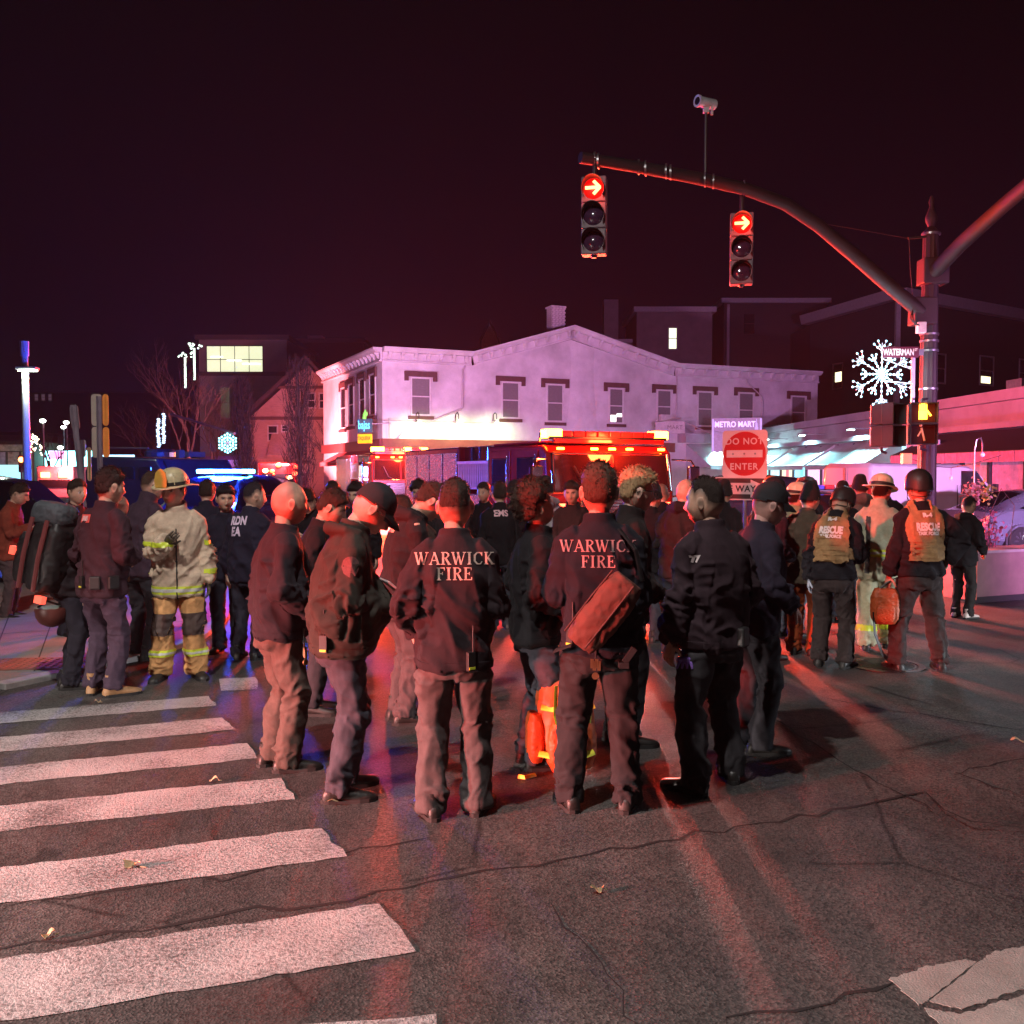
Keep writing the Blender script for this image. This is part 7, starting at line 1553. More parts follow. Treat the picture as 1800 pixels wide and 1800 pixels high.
# --- blond man with glasses
p18 = person(ft(1090,1306), 1.87, -74, 'fair-haired man in glasses and black leather jacket turned aside', lod=2, lean=2, hunch=10, head=(0,4,0), arms=('pocket','pocket'), hair='quiff', haircol=(.42,.27,.14), jacket=(.02,.014,.014), jname='black leather', trousers=BLK_, tname='black', bulk=1.05, seed=8, collar=.06, skin=(.68,.42,.33), beard=.1)
Xh = p18['HM']; b = MB()
for sd in (1,-1): b.tube([Xh @ Vector((sd*.083,-.03,-.004)), Xh @ Vector((sd*.083,.0,.014)), Xh @ Vector((sd*.078,.07,.016)), Xh @ Vector((sd*.06,.105,.014))], .003, 5); b.tube([Xh @ Vector((sd*.034+.025*math.cos(a),.109,.010+.019*math.sin(a))) for a in np.linspace(0,6.28,13)], .0024, 4)
b.build('glasses', BLACKK, p18['root'])
# --- man looking down behind the cap man
p11 = person(ft(705,1268), 1.84, -66, 'young man in black fire jacket with head bowed behind the cap man', lod=2, lean=3, hunch=22, head=(0,36,0), arms=('front','front'), hair='short', haircol=(.05,.028,.02), jacket=(.024,.018,.02), jname='soot', trousers=(.07,.05,.052), tname='ash', bulk=1.02, loose=1.15, hood=.85, seed=9, stance=.2, boot=.03, skin=SK1)
sans(p11, 'FIRE', .085, .80, mat('orange print', (.75,.35,.25)), xo=.0, bold=.006)
p12 = person(ft(738,1200), 1.70, 40, 'person in open turnout coat with orange band behind the bowed man', lod=1, lean=6, hunch=20, head=(10,30,0), arms=('front','front'), hair='short', jacket=(.05,.028,.022), jname='dark rust', trousers=(.05,.03,.03), tname='rust', loose=1.25, seed=10, bulk=1.1)
ORB = mat('orange reflective band', (.75,.22,.04), rough=.4, var=.1)
band(p12, p12['jm'], lambda c, n: (np.abs(c[:,2]-1.0) < .032)&(np.hypot(c[:,0],c[:,1]) < .24), .006, 'reflective_band', ORB, p12['jacket'])
person(ft(548,1252), 1.74, -80, 'person almost hidden behind the bald man, black boots showing', lod=1, lean=3, hunch=14, arms=('pocket','pocket'), jacket=BLK_, jname='black', trousers=(.03,.028,.03), tname='ink', seed=11, head=(0,20,0), boot=.03)
# --- phone boy, and people between the engines and the front row
def small(px, feet, h, face, label, lod=0, **k): return person(ft(px, feet), h, face, label, group=None, lod=lod, **k)
pb_ = small(557, 1120, 1.72, 165, 'young man with dark hair looking down at a phone', lod=1, hunch=18, head=(0,32,0), arms=('phone','phone'), hair='quiff', haircol=(.012,.010,.010), jacket=BLK_, jname='black', seed=12, skin=SK1)
ph = empty('phone', (0,0,0), 0, 'small phone held up by the young dark-haired man', 'phone'); ph.location = Vector(pb_['root'].location)+Vector((.06,-.36,1.24)); b = MB(); b.box((0,0,0), (.075,.012,.15), Matrix.Rotation(R(40),3,'X')); b.build('case', BLACKK, ph, bevel=.008); b = MB(); b.box((0,.008,.0), (.066,.004,.135), Matrix.Rotation(R(40),3,'X')); b.build('screen', glow('phone screen', (.9,.8,.85), 2), ph)
small(796, 1118, 1.75, 172, 'round-faced man facing the crowd between two officers', lod=1, head=(6,6,0), hair='buzz', jacket=BLK_, jname='black', seed=13, skin=SK1)
p_ = small(880, 1105, 1.74, 8, 'person in dark ems jacket behind the lettered fire jacket', lod=1, hair='short', jacket=BLK_, jname='black', seed=14); sans(p_, 'EMS', .11, .84, mat('pale pink print', (.75,.45,.5)))
small(964, 1090, 1.78, 20, 'person in pale grey hooded top behind the curly-haired man', lod=1, hat='beanie', hair='bald', jacket=(.42,.36,.38), jname='pale grey', hood=1.1, seed=15, trousers=(.05,.05,.06), tname='ink')
small(1137, 1128, 1.72, -30, 'person in dark pointed beanie beside the fair-haired man', lod=1, hat='beanie', jacket=BLK_, jname='black', seed=16, head=(-10,4,0), skin=SK1)
small(1164, 1098, 1.73, 0, 'close-cropped man seen from behind near the engine door', lod=1, hair='buzz', jacket=BLK_, jname='black', seed=17, skin=SK1)
small(1192, 1152, 1.80, -35, 'bald man in hooded black coat by the engine front', lod=1, hair='bald', jacket=(.022,.016,.016), jname='coal', hood=.9, seed=18, bulk=1.12, head=(-8,6,0), arms=('belly','phone'), glove=(.18,.10,.42), skin=SK1)
small(1338, 1158, 1.80, -60, 'man in dark ball cap before the one way sign', lod=1, hat='cap', hair='buzz', jacket=(.03,.02,.03), jname='plum2', seed=19, head=(-10,6,0), bulk=1.08, skin=SK2, arms=('front','front'))
p_ = small(1350, 1085, 1.76, -30, 'firefighter in bright orange helmet behind the ball caps', lod=1, hat='fire_orange', jacket=(.03,.025,.03), jname='turnout black', trousers=BLK_, tname='black', bulk=1.15, seed=20); band(p_, p_['jm'], lambda c, n: (np.abs(c[:,2]-1.05) < .03), .006, 'reflective_band', REFY, p_['jacket'])
# --- firefighter in cream helmet
def turnout(px, feet, h, face, label, helm, c, tc, seed, lod=1, trousers_like=True, yb=(1.20,.86), **k):
    k.setdefault('arms', ('side','side')); I = person(ft(px, feet), h, face, label, lod=lod, hat=helm, hair='short', jacket=c, jname='turnout %d' % seed, trousers=tc, tname='turnout %d' % seed, bulk=1.18, loose=1.45, hem=.74, cuffw=1.15, seed=seed, collar=.07, shoe=(.02,.018,.016), boot=.02, **k)
    for z in yb: 
        band(I, I['jm'], lambda c_, n: (np.abs(c_[:,2]-z) < .040)&(np.hypot(c_[:,0],c_[:,1]) < .30), .006, 'lime_band', REFY, I['jacket']); band(I, I['jm'], lambda c_, n: (np.abs(c_[:,2]-z) < .018)&(np.hypot(c_[:,0],c_[:,1]) < .30), .009, 'silver_band', REFS, I['jacket'])
    return I
turnout(1384, 1120, 1.70, -55, 'firefighter in cream helmet, khaki coat and jeans', 'fire_cream', (.40,.31,.17), (.16,.19,.24), 21, head=(-12,4,0), yb=(1.12,.82))
small(1420, 1055, 1.74, 0, 'person with a round dark afro behind the cream helmet', lod=0, hair='afro', haircol=(.02,.01,.01), jacket=BLK_, jname='black', seed=22, skin=SK3)
p28 = small(1412, 1150, 1.73, -30, 'person in black beanie and brown field coat with flag patch', lod=1, hat='beanie', jacket=(.10,.07,.05), jname='field brown', trousers=(.30,.06,.02), tname='orange light tint', seed=23, arms=('side','pocket'), bulk=1.1, loose=1.2, head=(-20,8,0), hem=.76)  # orange light on the trousers is put into the cloth colour
print_text(p28, [(-.04,-.028),(.04,-.028),(.04,.028),(-.04,.028)], [(0,1,2,3)], .84, mat('flag patch', (.5,.16,.13), rough=.8, var=.5, vscale=30), name='flag_patch', ang=-60)
# --- rescue task force pair
def rescue(px, feet, h, face, label, seed, **k):
    k.setdefault('hat', 'helmet')
    I = person(ft(px, feet), h, face, label, lod=2, hair='buzz', jacket=(.016,.014,.018), jname='duty black', trousers=(.04,.028,.028), tname='duty brown', bulk=1.12, loose=1.25, hem=.88, seed=seed, boot=.03, collar=.04, **k)
    fr = I['frame']; s = I['s']; o, x, y, u = fr(.5)
    me = I['jm']; co, nr = arrays(me); q = co/s
    P = np.array(fr(.62)[0]); X_ = np.array(fr(.62)[1]); Y_ = np.array(fr(.62)[2]); U_ = np.array(fr(.62)[3]); rel = q-P; lx, ly, lz = rel@X_, rel@Y_, rel@U_
    back = (ly < -.02)&(np.abs(lx) < .152-.05*np.clip((lz-.10)/.08,0,1))&(lz > -.27)&(lz < .175); m = patch(me, back, .034, inner=-.002)
    vest = link_mesh('vest', m, I['root'], TAN)
    fm = patch(me, (ly > .02)&(np.abs(lx) < .15)&(lz > -.25)&(lz < .12), .03, inner=-.002)
    if fm: link_mesh('front_plate', fm, vest, TAN)
    bm_ = patch(me, (np.abs(lz+.17) < .055)&(np.hypot(lx,ly*1.1) < .195), .014, inner=-.002); 
    if bm_: link_mesh('side_strap', bm_, vest, TAN)
    sm = patch(me, (np.abs(np.abs(lx)-.095) < .034)&(lz > .14)&(lz < .27), .02, inner=-.002)
    if sm: link_mesh('shoulder_strap', sm, vest, TAN)
    WHT = mat('white patch print', (.80,.72,.70), rough=.6, var=.1); VP = mat('velcro panel', (.30,.15,.06), rough=.9, var=.2)
    rec = lambda w, h_: ([(-w,-h_),(0,-h_),(w,-h_),(w,h_),(0,h_),(-w,h_)], [(0,1,4,5),(1,2,3,4)])
    print_text(I, *rec(.062,.024), .86, VP, name='patch', me=m, parent=vest, off=.006); print_text(I, *rec(.132,.062), .65, VP, name='patch', me=m, parent=vest, off=.006)
    sans(I, 'R-4', .052, .86, WHT, me=m, parent=vest, cond=1.1, off=.010); sans(I, 'RESCUE', .094, .683, WHT, me=m, parent=vest, cond=.66, bold=.006, off=.010); sans(I, 'TASK FORCE', .042, .585, WHT, me=m, parent=vest, cond=.80, bold=.003, off=.010)
    for t in (.47,.39,.31,.23): print_text(I, [(-.14,-.011),(-.07,-.011),(0,-.011),(.07,-.011),(.14,-.011),(.14,.011),(.07,.011),(0,.011),(-.07,.011),(-.14,.011)], [(0,1,8,9),(1,2,7,8),(2,3,6,7),(3,4,5,6)], t, TAN, name='webbing', me=m, parent=vest, off=.009)
    return I
r1 = rescue(1462, 1172, 1.74, -32, 'person in rescue task force vest looking down, gloved hand at side', 24, lean=6, hunch=22, head=(-14,26,0), arms=('side','belly'), glove=(.40,.42,.52), stance=.26, toe=14)
r2 = rescue(1614, 1178, 1.84, 0, 'person in rescue task force vest holding an orange bag, helmet on', 25, lean=0, hunch=8, head=(0,2,0), arms=('bag','hip'), stance=.40, toe=10, skin=SK1, sleeve=1.0)
# --- firefighter with open coat
f31 = turnout(1540, 1140, 1.80, -24, 'firefighter in cream helmet with lime-striped pale coat hanging open', 'fire_cream', (.42,.42,.30), (.42,.40,.27), 26, head=(-20,8,0), yb=(1.02,), stag=.25, toe=8)
small(1514, 1075, 1.80, 0, 'person in brown hooded coat standing before the van', lod=1, hat='beanie', jacket=(.15,.10,.085), jname='brown hood', hood=1.2, seed=27, trousers=(.05,.04,.04), tname='ash2', bulk=1.1)
small(1552, 1072, 1.80, -20, 'person in dark cap partly hidden by a cream helmet', lod=0, hat='cap', jacket=BLK_, jname='black', seed=28)
small(1690, 1086, 1.56, -52, 'short-haired bystander in black hoodie with white trainers', lod=1, hair='fade', haircol=(.015,.01,.01), jacket=BLK_, jname='black', trousers=(.02,.017,.017), tname='slim black', loose=.85, shoe=(.62,.50,.46), hood=.7, seed=29, arms=('pocket','pocket'), head=(-10,6,0), skin=SK2, hem=.78)
small(640, 1098, 1.74, 150, 'person with dark fringe half hidden behind the cap and the bowed man', lod=1, hair='quiff', haircol=(.02,.014,.012), jacket=BLK_, jname='black', seed=41, head=(10,10,0), skin=SK1)
small(1006, 1102, 1.76, 175, 'person with cropped hair facing the crowd before the engine grille', lod=1, hair='crew', jacket=(.03,.015,.015), jname='coal', seed=42, head=(-8,6,0), skin=SK2)
small(1268, 1100, 1.74, -20, 'person in dark knit hat beyond the broad man shoulder', lod=1, hat='beanie', hair='bald', jacket=BLK_, jname='black', seed=43, skin=SK1)
small(856, 1064, 1.72, 160, 'person with round face between the ems jacket and engine', lod=0, hair='short', jacket=BLK_, jname='black', seed=44, skin=SK1)
small(368, 1102, 1.76, 30, 'person in dark coat between the chief and blue-lit officer', lod=1, hair='short', jacket=(.02,.02,.035), jname='police navy', seed=45, skin=SK1, head=(-30,5,0))
for i_, (px_, fy_, h_, fc_, lb_, kw_) in enumerate(((1100,1112,1.75,-160,'person with short dark hair facing out beside the engine mirror',dict(hair='short')),(1215,1122,1.76,10,'tall person with fair cropped hair beneath the metro mart sign',dict(hair='crew',haircol=(.2,.12,.06))),
        (1478,1090,1.72,160,'person in grey knit hat facing the rescue vests from the van side',dict(hat='beanie',hair='bald')),(742,1082,1.73,170,'person with wavy hair in front of the engine hose rack',dict(hair='curly')),(912,1070,1.74,150,'person in dark cap before the engine crew door',dict(hat='cap')),(590,1080,1.74,20,'person with cropped hair between the bald man and the cap man',dict(hair='crew')))):
    small(px_, fy_, h_, fc_, lb_, lod=1, jacket=BLK_, jname='black', seed=50+i_, skin=(SK1,SK2)[i_ % 2], **kw_)
# --- left group
small(14, 1088, 1.74, -80, 'person in orange vest straps at the far left border', lod=1, hair='short', jacket=(.24,.05,.03), jname='rust jacket', trousers=(.09,.06,.06), tname='left grey', seed=30, arms=('phone','phone'), hunch=14, head=(0,16,0))
p2 = small(122, 1208, 1.80, -60, 'stooping person loaded with a bulky black rescue backpack', lod=1, hair='buzz', lean=16, hunch=30, head=(0,30,0), arms=('front','side'), jacket=(.02,.015,.018), jname='duty dark', trousers=(.02,.018,.026), tname='duty navy', seed=31, skin=(.60,.36,.28))
p3 = person(ft(182,1222), 1.88, -22, 'dark-haired medic in maroon jacket and jeans with tan boots', lod=2, lean=2, hunch=8, head=(-14,4,0), arms=('belly','belly'), hair='short', haircol=(.03,.016,.014), jacket=(.045,.022,.03), jname='maroon', trousers=(.055,.035,.055), tname='jeans', shoe=(.36,.19,.09), boot=.03, seed=32, stance=.22, toe=30, collar=.04, skin=SK1, loose=1.05)
RED_ = mat('red patch', (.65,.12,.10), rough=.7, var=.2); print_text(p3, [(-.06,-.035),(.06,-.035),(.06,.035),(-.06,.035)], [(0,1,2,3)], .83, RED_, name='patch', xoff=-.09); sans(p3, 'EMS', .052, .83, mat('pale print', (.7,.55,.55)), xo=-.09, off=.010); belt_kit(p3, [(150,.92,'pouch'),(195,.92,'radio'),(110,.92,'pouch')])
p4 = small(250, 1158, 1.88, -28, 'man with a dark scarf up in plum jacket behind the chief', lod=1, hair='fade', haircol=(.06,.03,.02), jacket=(.05,.03,.045), jname='plum grey', trousers=(.03,.03,.04), tname='ink', head=(-24,8,0), seed=33, collar=.09, arms=('belly','belly'), bulk=1.05)
chief = turnout(316, 1192, 1.84, 196, 'fire chief in white helmet and tan turnout gear facing the camera', 'fire_amber', (.60,.46,.34), (.60,.31,.13), 34, lod=2, arms=('side','chest'), head=(-30,2,0), yb=(.80,), glove=(.10,.08,.06), stance=.30, toe=20, skin=SK1)  # tan trousers tinted orange, red light put into their base colour
for sd in (1,-1):
    for t, off in ((.62,0),(.92,0)): pass
cf = chief; co, nr = arrays(cf['jm']); q = co/cf['s']
def sleeve_band(I, z0, z1, m, name='sleeve_band'):
    band(I, I['jm'], lambda c, n: (np.hypot(c[:,0],c[:,1]*.8) > .235)&(c[:,2] > z0)&(c[:,2] < z1), .006, name, m, I['jacket'])
sleeve_band(cf, 1.18, 1.23, REFY); sleeve_band(cf, .93, .98, REFY)
band(cf, cf['tm'], lambda c, n: (np.abs(c[:,2]-.24) < .035), .006, 'lime_band', REFY, cf['trousers']); band(cf, cf['tm'], lambda c, n: (np.abs(c[:,2]-.24) < .016), .009, 'silver_band', REFS, cf['trousers'])
band(cf, cf['tm'], lambda c, n: (np.abs(c[:,2]-.50) < .10)&(n[:,1] > .35), .010, 'knee_pad', mat('knee leather', (.06,.035,.03), rough=.7, var=.3), cf['trousers'])
band(cf, cf['jm'], lambda c, n: (np.abs(c[:,0]-.0) < .013)&(c[:,1] > 0)&(c[:,2] < 1.34), .008, 'storm_flap', BLACKK, cf['jacket'])
band(f31, f31['tm'], lambda c, n: (np.abs(c[:,2]-.24) < .035), .006, 'lime_band', REFY, f31['trousers']); sleeve_band(f31, .98, 1.05, REFY)
band(f31, f31['jm'], lambda c, n: (np.abs(c[:,0]+.09) < .03)&(c[:,2] < 1.4)&(c[:,2] > .8)&(n[:,1] < 0), .010, 'strap', BLACKK, f31['jacket'])
small(402, 1145, 1.73, 188, 'young officer lit blue by the police lightbar, facing the camera', lod=1, hair='short', haircol=(.012,.010,.012), jacket=(.015,.015,.03), jname='police navy', seed=35, head=(14,4,0), skin=SK1)
p7 = small(436, 1158, 1.76, -12, 'officer with pale letters on a dark jacket beside the blue lights', lod=1, hair='fade', haircol=(.02,.016,.02), jacket=(.02,.018,.034), jname='police plum', seed=36, head=(-40,2,0), skin=SK1, trousers=(.02,.02,.032), tname='duty navy2')
sans(p7, 'RDN', .12, .82, mat('pink white print', (.7,.55,.7)), xo=-.06, cond=.7, bold=.006); sans(p7, 'EA', .12, .63, mat('pink white print', (.7,.55,.7)), xo=-.07, cond=.7, bold=.006)
small(128, 1120, 1.78, -120, 'person behind the stooping backpack carrier, face in shadow', lod=0, hair='short', jacket=(.05,.02,.02), jname='dark red', seed=37)
# ------------------------------------------------------------ bags and loose gear
RBR = mat('red brown canvas', (.10,.03,.02), rough=.85, var=.2, vscale=12, bump=.3, bscale=180); ORC = mat('orange nylon', (.50,.08,.018), rough=.55, var=.15, vscale=9, bump=.2, bscale=120); YEL = mat('yellow webbing', (.72,.68,.06), rough=.5, var=.1)
def soft_box(name, size, m, parent=None, seed=0, n=7, puff=.12):
    rg = np.random.default_rng(seed); b = MB(); x, y, z = size; rings = []
    for k in range(n+1):
        t = k/n; s = 1-.28*abs(2*t-1)**4; rings.append(ell(Vector((0,0,-z/2+z*t)), Vector((1,0,0)), Vector((0,1,0)), x/2*s, y/2*s, 22, 3.6))
    b.loft(rings); me = remesh(b, max(size)/42, 3); co, nr = arrays(me); mx = max(size)
    co = co+nr*((ridge(co/mx*9+seed, seed)-.6)*mx*.035)[:,None]; put(me, co); smooth_all(me); return link_mesh(name, me, parent, m)
rp = p17['root'].location; bg = empty('shoulder_bag', (rp.x+.0, rp.y-.27, 1.13), 0, 'red brown duffel bag slung across a fire jacket back', 'bag'); ba = soft_box('bag_body', (.20,.20,.42), RBR, bg, 3); ba.rotation_euler = (0, R(38), 0)
b = MB(); b.tube([Matrix.Rotation(R(38),3,'Y') @ Vector(p) for p in ((-.103,-.02,-.20),(-.106,-.02,0),(-.103,-.02,.20))], .006, 5); b.tube([Matrix.Rotation(R(38),3,'Y') @ Vector(p) for p in ((.02,-.104,-.20),(.02,-.108,0),(.02,-.104,.20))], .005, 5); b.build('piping', mat('dark piping', (.05,.015,.012), rough=.7), bg)
for pts in (((.20,.02,.16),(.17,.06,.32),(.10,.18,.42)),((-.16,.02,-.17),(-.24,.12,-.22),(-.24,.28,-.25))): b = MB(); b.tube([Vector(p) for p in pts], (.02,.005), 6); b.build('strap', BLACKK, bg)
b = MB(); b.box((.10,-.02,-.27), (.05,.05,.03)); b.box((.13,-.02,-.22), (.03,.03,.09), Matrix.Rotation(R(35),3,'Y')); b.build('buckle', BLACKK, bg)
# orange rescue backpack standing on the road
bp = gp(995, 1352); bk_ = empty('rescue_backpack', (bp.x, bp.y, 0), R(12), 'orange rescue backpack with yellow straps standing on the road', 'backpack'); m_ = soft_box('pack', (.34,.24,.56), ORC, bk_, 5); m_.location = (0,0,.29); m_.rotation_euler = (R(-6),R(-6),0)
pk = soft_box('pocket', (.24,.10,.26), ORC, bk_, 6); pk.location = (-.03,-.14,.20); pk2 = soft_box('pocket', (.10,.18,.30), ORC, bk_, 8); pk2.location = (-.20,.0,.22)
for pts in (((-.10,-.135,.56),(-.11,-.15,.38),(-.10,-.17,.33)),((-.20,-.10,.14),(-.02,-.205,.12),(.14,-.13,.14)),((.10,-.13,.55),(.11,-.15,.40),(.10,-.17,.33)),((-.18,-.08,.42),(-.02,-.14,.40),(.15,-.10,.42))): b = MB(); b.tube([Vector(p) for p in pts], (.022,.006), 6); b.build('strap', YEL, bk_)
b = MB(); b.box((-.03,-.198,.25), (.16,.006,.05)); b.build('reflective_strip', REFS, bk_); b = MB(); b.tube([(-.22,-.10,.012),(-.30,-.15,.016),(-.33,-.11,.012)], (.014,.004), 6); b.build('loose_strap', YEL, bk_); b = MB(); b.tube([(-.06,.02,.56),(0,.02,.63),(.06,.02,.56)], .012, 6); b.build('handle', BLACKK, bk_)
# orange bag in the hand of the right rescue member
hb = gp(1614,1178); ob_ = empty('hand_bag', (at(1553,1066,hb.y+.05).x, hb.y+.02, at(1553,1066,hb.y).z), R(-8), 'bright orange bag hanging from the rescue member hand', 'bag'); m_ = soft_box('bag_body', (.25,.15,.33), ORC, ob_, 9); pk3 = soft_box('pocket', (.17,.06,.15), ORC, ob_, 10); pk3.location = (-.01,-.08,-.06); b = MB(); b.tube([(-.06,0,.15),(.02,0,.22),(.10,0,.27),(.10,0,.14)], .012, 6); b.build('handle', BLACKK, ob_); b = MB(); b.tube([(-.11,-.05,-.05),(-.10,-.06,-.25),(-.02,-.04,-.45),(.09,0,-.56)], (.022,.005), 6); b.build('strap', BLACKK, ob_)
# bulky backpack and helmet on the stooping person
lp = gp(122,1208); bb = empty('trauma_backpack', (lp.x-.06, lp.y-.16, 1.16), R(-18), 'bulky black trauma backpack with loose straps on the stooping person', 'backpack'); bb.rotation_euler = (R(-6), R(10), R(-20)); m_ = soft_box('pack', (.32,.30,.60), BLACKK, bb, 11); m_ = soft_box('side_pocket', (.16,.20,.42), BLACKK, bb, 12); m_.location = (-.20,-.03,-.06); m_ = soft_box('top_bag', (.34,.28,.20), mat('grey green bag', (.06,.07,.08), rough=.7, var=.3), bb, 13); m_.location = (-.04,0,.34)
for x in (-.10,.06): b = MB(); b.tube([(x,-.175,-.3),(x,-.19,0),(x,-.17,.3)], (.018,.005), 6); b.build('strap', mat('dark red webbing', (.16,.03,.03), rough=.6), bb)
b = MB(); b.box((-.30,-.10,-.02), (.05,.05,.07)); b.box((.10,-.12,-.36), (.08,.05,.06)); b.build('marker_light', glow('red marker', (1,.10,.06), 1.2), bb)
hl = empty('carried_helmet', at(92,1084,lp.y-.1), 0, 'dark red helmet hanging below the black trauma backpack', 'helmet'); b = MB(); b.lathe([(.135,.02),(.14,.0),(.13,-.06),(.10,-.11),(.05,-.14),(.005,-.15)], 22, (0,0,.06)); b.build('shell', mat('maroon shell', (.10,.025,.02), rough=.45, var=.2), hl, smooth=60); b = MB(); b.tube([(-.12,0,.08),(-.02,-.05,.14),(.10,0,.09)], .01, 6); b.build('strap', BLACKK, hl)
# board and papers in the hands of the cap man and the glove
nb_ = p10['root'].location; pd = empty('clipboard', (nb_.x+.36, nb_.y-.02, 1.16), R(-68), 'small pale clipboard held by the man in the dark cap', 'clipboard'); b = MB(); b.box((0,0,0), (.20,.012,.28), Matrix.Rotation(R(50),3,'X')); b.build('board', mat('grey board', (.35,.33,.33), rough=.6), pd, bevel=.004); b = MB(); b.box((0,-.006,.01), (.17,.006,.22), Matrix.Rotation(R(50),3,'X')); b.build('paper', mat('paper', (.7,.68,.65), rough=.8), pd)
vg = p22['root'].location; gl = empty('violet_glove', at(1203,1160,vg.y-.10), 0, 'crumpled violet disposable glove held by the broad man', 'glove'); m_ = soft_box('glove_body', (.09,.05,.035), mat('violet nitrile', (.24,.13,.50), rough=.4, var=.2, vscale=30), gl, 14); 
for k in range(4): b = MB(); b.tube([(.02*k-.03,-.01,.0),(.025*k-.04,-.03,-.02),(.03*k-.05,-.03,-.045)], [.010,.009,.006], 6); b.build('finger', mat('violet nitrile', (.24,.13,.50)), gl, smooth=60)
bd = at(1373, 985, 10.3); rf_ = empty('equipment_case', bd, 0, 'dark angular carrier slung at the hip beside the khaki firefighter', 'case'); b = MB(); b.extr([(-.05,0,.35),(.10,0,.30),(.22,0,-.25),(.10,0,-.42),(-.02,0,-.30)], (0,.08,0)); b.build('case_body', mat('dark red case', (.07,.02,.025), rough=.6, var=.2), rf_, bevel=.02); b = MB(); b.tube([(.10,.04,-.35),(.16,.04,-.62)], [.03,.02], 8); b.build('handle', BLACKK, rf_, smooth=60)
# ------------------------------------------------------------ lamps of the emergency vehicles and street
def loc_of(o, p): return o.matrix_basis @ Vector(p)
def dirlamp(name, o, p, d, e, c, r, spot=160, blend=.3): return lamp(name, 'SPOT', loc_of(o, p), e, c, r, target=loc_of(o, Vector(p)+Vector(d)), spot=spot, blend=blend)
for sx in (-1.06, 1.06): dirlamp('engine_lightbar', fe, (sx,-.02,2.92), (sx*.2,-1,-.40), 8000, (1.0,.05,.02), .45, 104)
for sx in (-.95,.95):
    dirlamp('engine_grille_red', fe, (sx,-.16,1.3), (sx*.2,-1,0), 1300, (1.0,.03,.02), .12)
    dirlamp('engine_headlamp', fe, (sx,-.16,1.05), (sx*.02,-16,-1.0), 1500, (1.0,.95,.86), .07, 70, .7)
lamp('engine_marker_light', 'POINT', loc_of(fe, (0,-.30,2.62)), 380, (1,.10,.02), .3)
lamp('engine_marker_light', 'POINT', loc_of(fe2, (0,-.30,2.7)), 600, (1,.10,.02), .3)
dirlamp('facade_fill_pink', fe, (.6,9.3,2.9), (.5,1,.08), 5600, (1.0,.24,.42), .3, 170); dirlamp('facade_fill_lilac', fe, (-.8,9.3,2.9), (-.1,1,.08), 6800, (.88,.48,.92), .3, 170)  # added fill spots behind the engine, tinting the white building pink and lilac
for sx in (-1.06,.4): dirlamp('engine_lightbar', fe2, (sx,-.02,2.95), (sx*.2,-1,-.1), 13000, (1.0,.06,.02), .14)
dirlamp('facade_fill_violet', fe2, (-1.5,4.0,3.2), (-.2,1,.15), 2100, (.92,.50,.90), .3, 170)  # added fill spot above the far engine, aimed at the white building
lamp('police_blue', 'POINT', loc_of(pc, (-.3,0,2.15)), 3600, (.02,.08,1.0), .5)
lamp('rescue_red', 'SPOT', Vector((at(492,832,57).x, 57.0, 3.0)), 9500, (1,.20,.24), .3, target=(at(492,832,57).x, 80, 6), spot=170, blend=.3)
lamp('ambulance_red', 'POINT', Vector((at(116,832,58).x, 57.8, 2.2)), 1500, (1,.08,.08), .3)
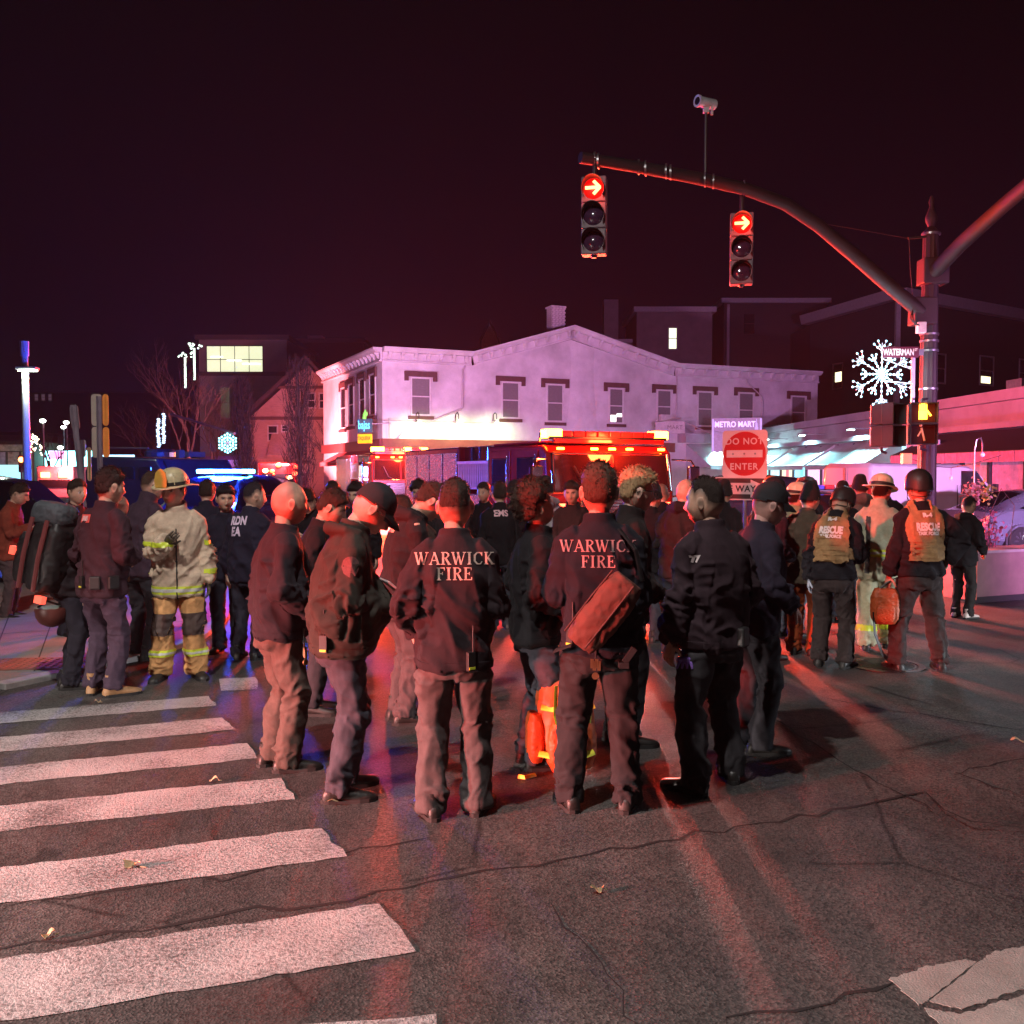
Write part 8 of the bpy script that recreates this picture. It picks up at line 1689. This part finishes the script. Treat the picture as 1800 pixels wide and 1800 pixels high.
# unseen cruisers added for their light; added plates cut headlamp beams at waist height
HLM = glow('added cruiser headlamp', (1,.95,.88), 20)
def cruiser(x, y, yaw, label, e, c, strobe, se, bar, aim, cone):
    o = car('police_car', (x, y, 0), yaw, label, SUV, BKP, (-1.5,1.5), .37, [(-2.1,-1.25,.75,.93),(-1.15,-.3,.93,.93),(-.22,.75,.93,.5)], [(-2.36,-2.1),(.33,1.0)])
    for sd in (-.62,.62):
        b = MB(); b.box((2.40,sd,.78), (.10,.34,.14)); b.build('headlamp', HLM, o, bevel=.02)
        lamp('added_cruiser_headlamp', 'SPOT', loc_of(o, (2.50,sd,.78)), e, c, .035, target=loc_of(o, (12.0,sd*.8,.2)), spot=80, blend=.9)
    b = MB(); b.box((2.86,0,1.02), (.05,2.0,.46)); b.tube([(2.45,.3,.6),(2.86,.3,.82)], .03, 6); b.tube([(2.45,-.3,.6),(2.86,-.3,.82)], .03, 6); b.build('beam_cut_plate', FBLK, o)
    lightbar(o, -.3, 1.82, bar); lamp('added_cruiser_strobe', 'SPOT', loc_of(o, (-.05,0,2.0)), se, strobe, .2, target=aim, spot=cone, blend=1.0); return o
cruiser(-9.6, .2, 27, 'unseen police SUV added beside the near crosswalk to carry lit headlamps', 2300, (1.0,.86,.78), (1,.04,.03), 17000, [REDL], (.3,6.0,1.9), 46)
cruiser(12.5, 5.5, 150, 'unseen police SUV added beyond the planter end to light the van', 1000, (.86,.93,1.0), (.86,.38,1.0), 26000, [REDL,DBLU], (11.0,25,1.6), 70)
# unseen street lamp assumed on the near corner, added to light the road
slp = empty('assumed_street_lamp', (-6.0,-1.0,0), R(40), 'tall unseen street lamp assumed beside the crosswalk on the near corner', 'street lamp')
b = MB(); b.tube([(0,0,0),(0,0,5),(0,0,7.8),(.5,0,8.4),(4.2,0,8.8)], [.11,.09,.07,.06,.05], 10); b.build('pole', POLE, slp, smooth=60); b = MB(); b.box((4.5,0,8.8), (.75,.34,.12)); hd = b.build('lamp_head', GALV, slp, bevel=.03)
b = MB(); b.box((4.5,0,8.73), (.55,.24,.02)); b.build('lens', glow('assumed warm street lens', (1.0,.84,.68), 25), hd)
lamp('assumed_street_lamp_light', 'SPOT', loc_of(slp, (4.5,0,8.6)), 2000, (1.0,.95,.91), .14, target=(.2,4.0,0), spot=150, blend=.5)
# ------------------------------------------------------------ thin haze volume added to give the red and blue lamps a glow
hz = MB(); hz.box((0,60,20), (170,170,42)); hzm = bpy.data.materials.new('night haze'); hzm.use_nodes = True; hn = hzm.node_tree; hn.nodes.remove(hn.nodes['Principled BSDF'])
pv_ = hn.nodes.new('ShaderNodeVolumePrincipled'); pv_.inputs['Density'].default_value = .00025; pv_.inputs['Color'].default_value = (.9,.88,.9,1); pv_.inputs['Anisotropy'].default_value = .25
hn.links.new(pv_.outputs[0], hn.nodes['Material Output'].inputs['Volume']); hzo = hz.build('haze', hzm); tag(hzo, kind='stuff')
scene.cycles.volume_bounces = 0
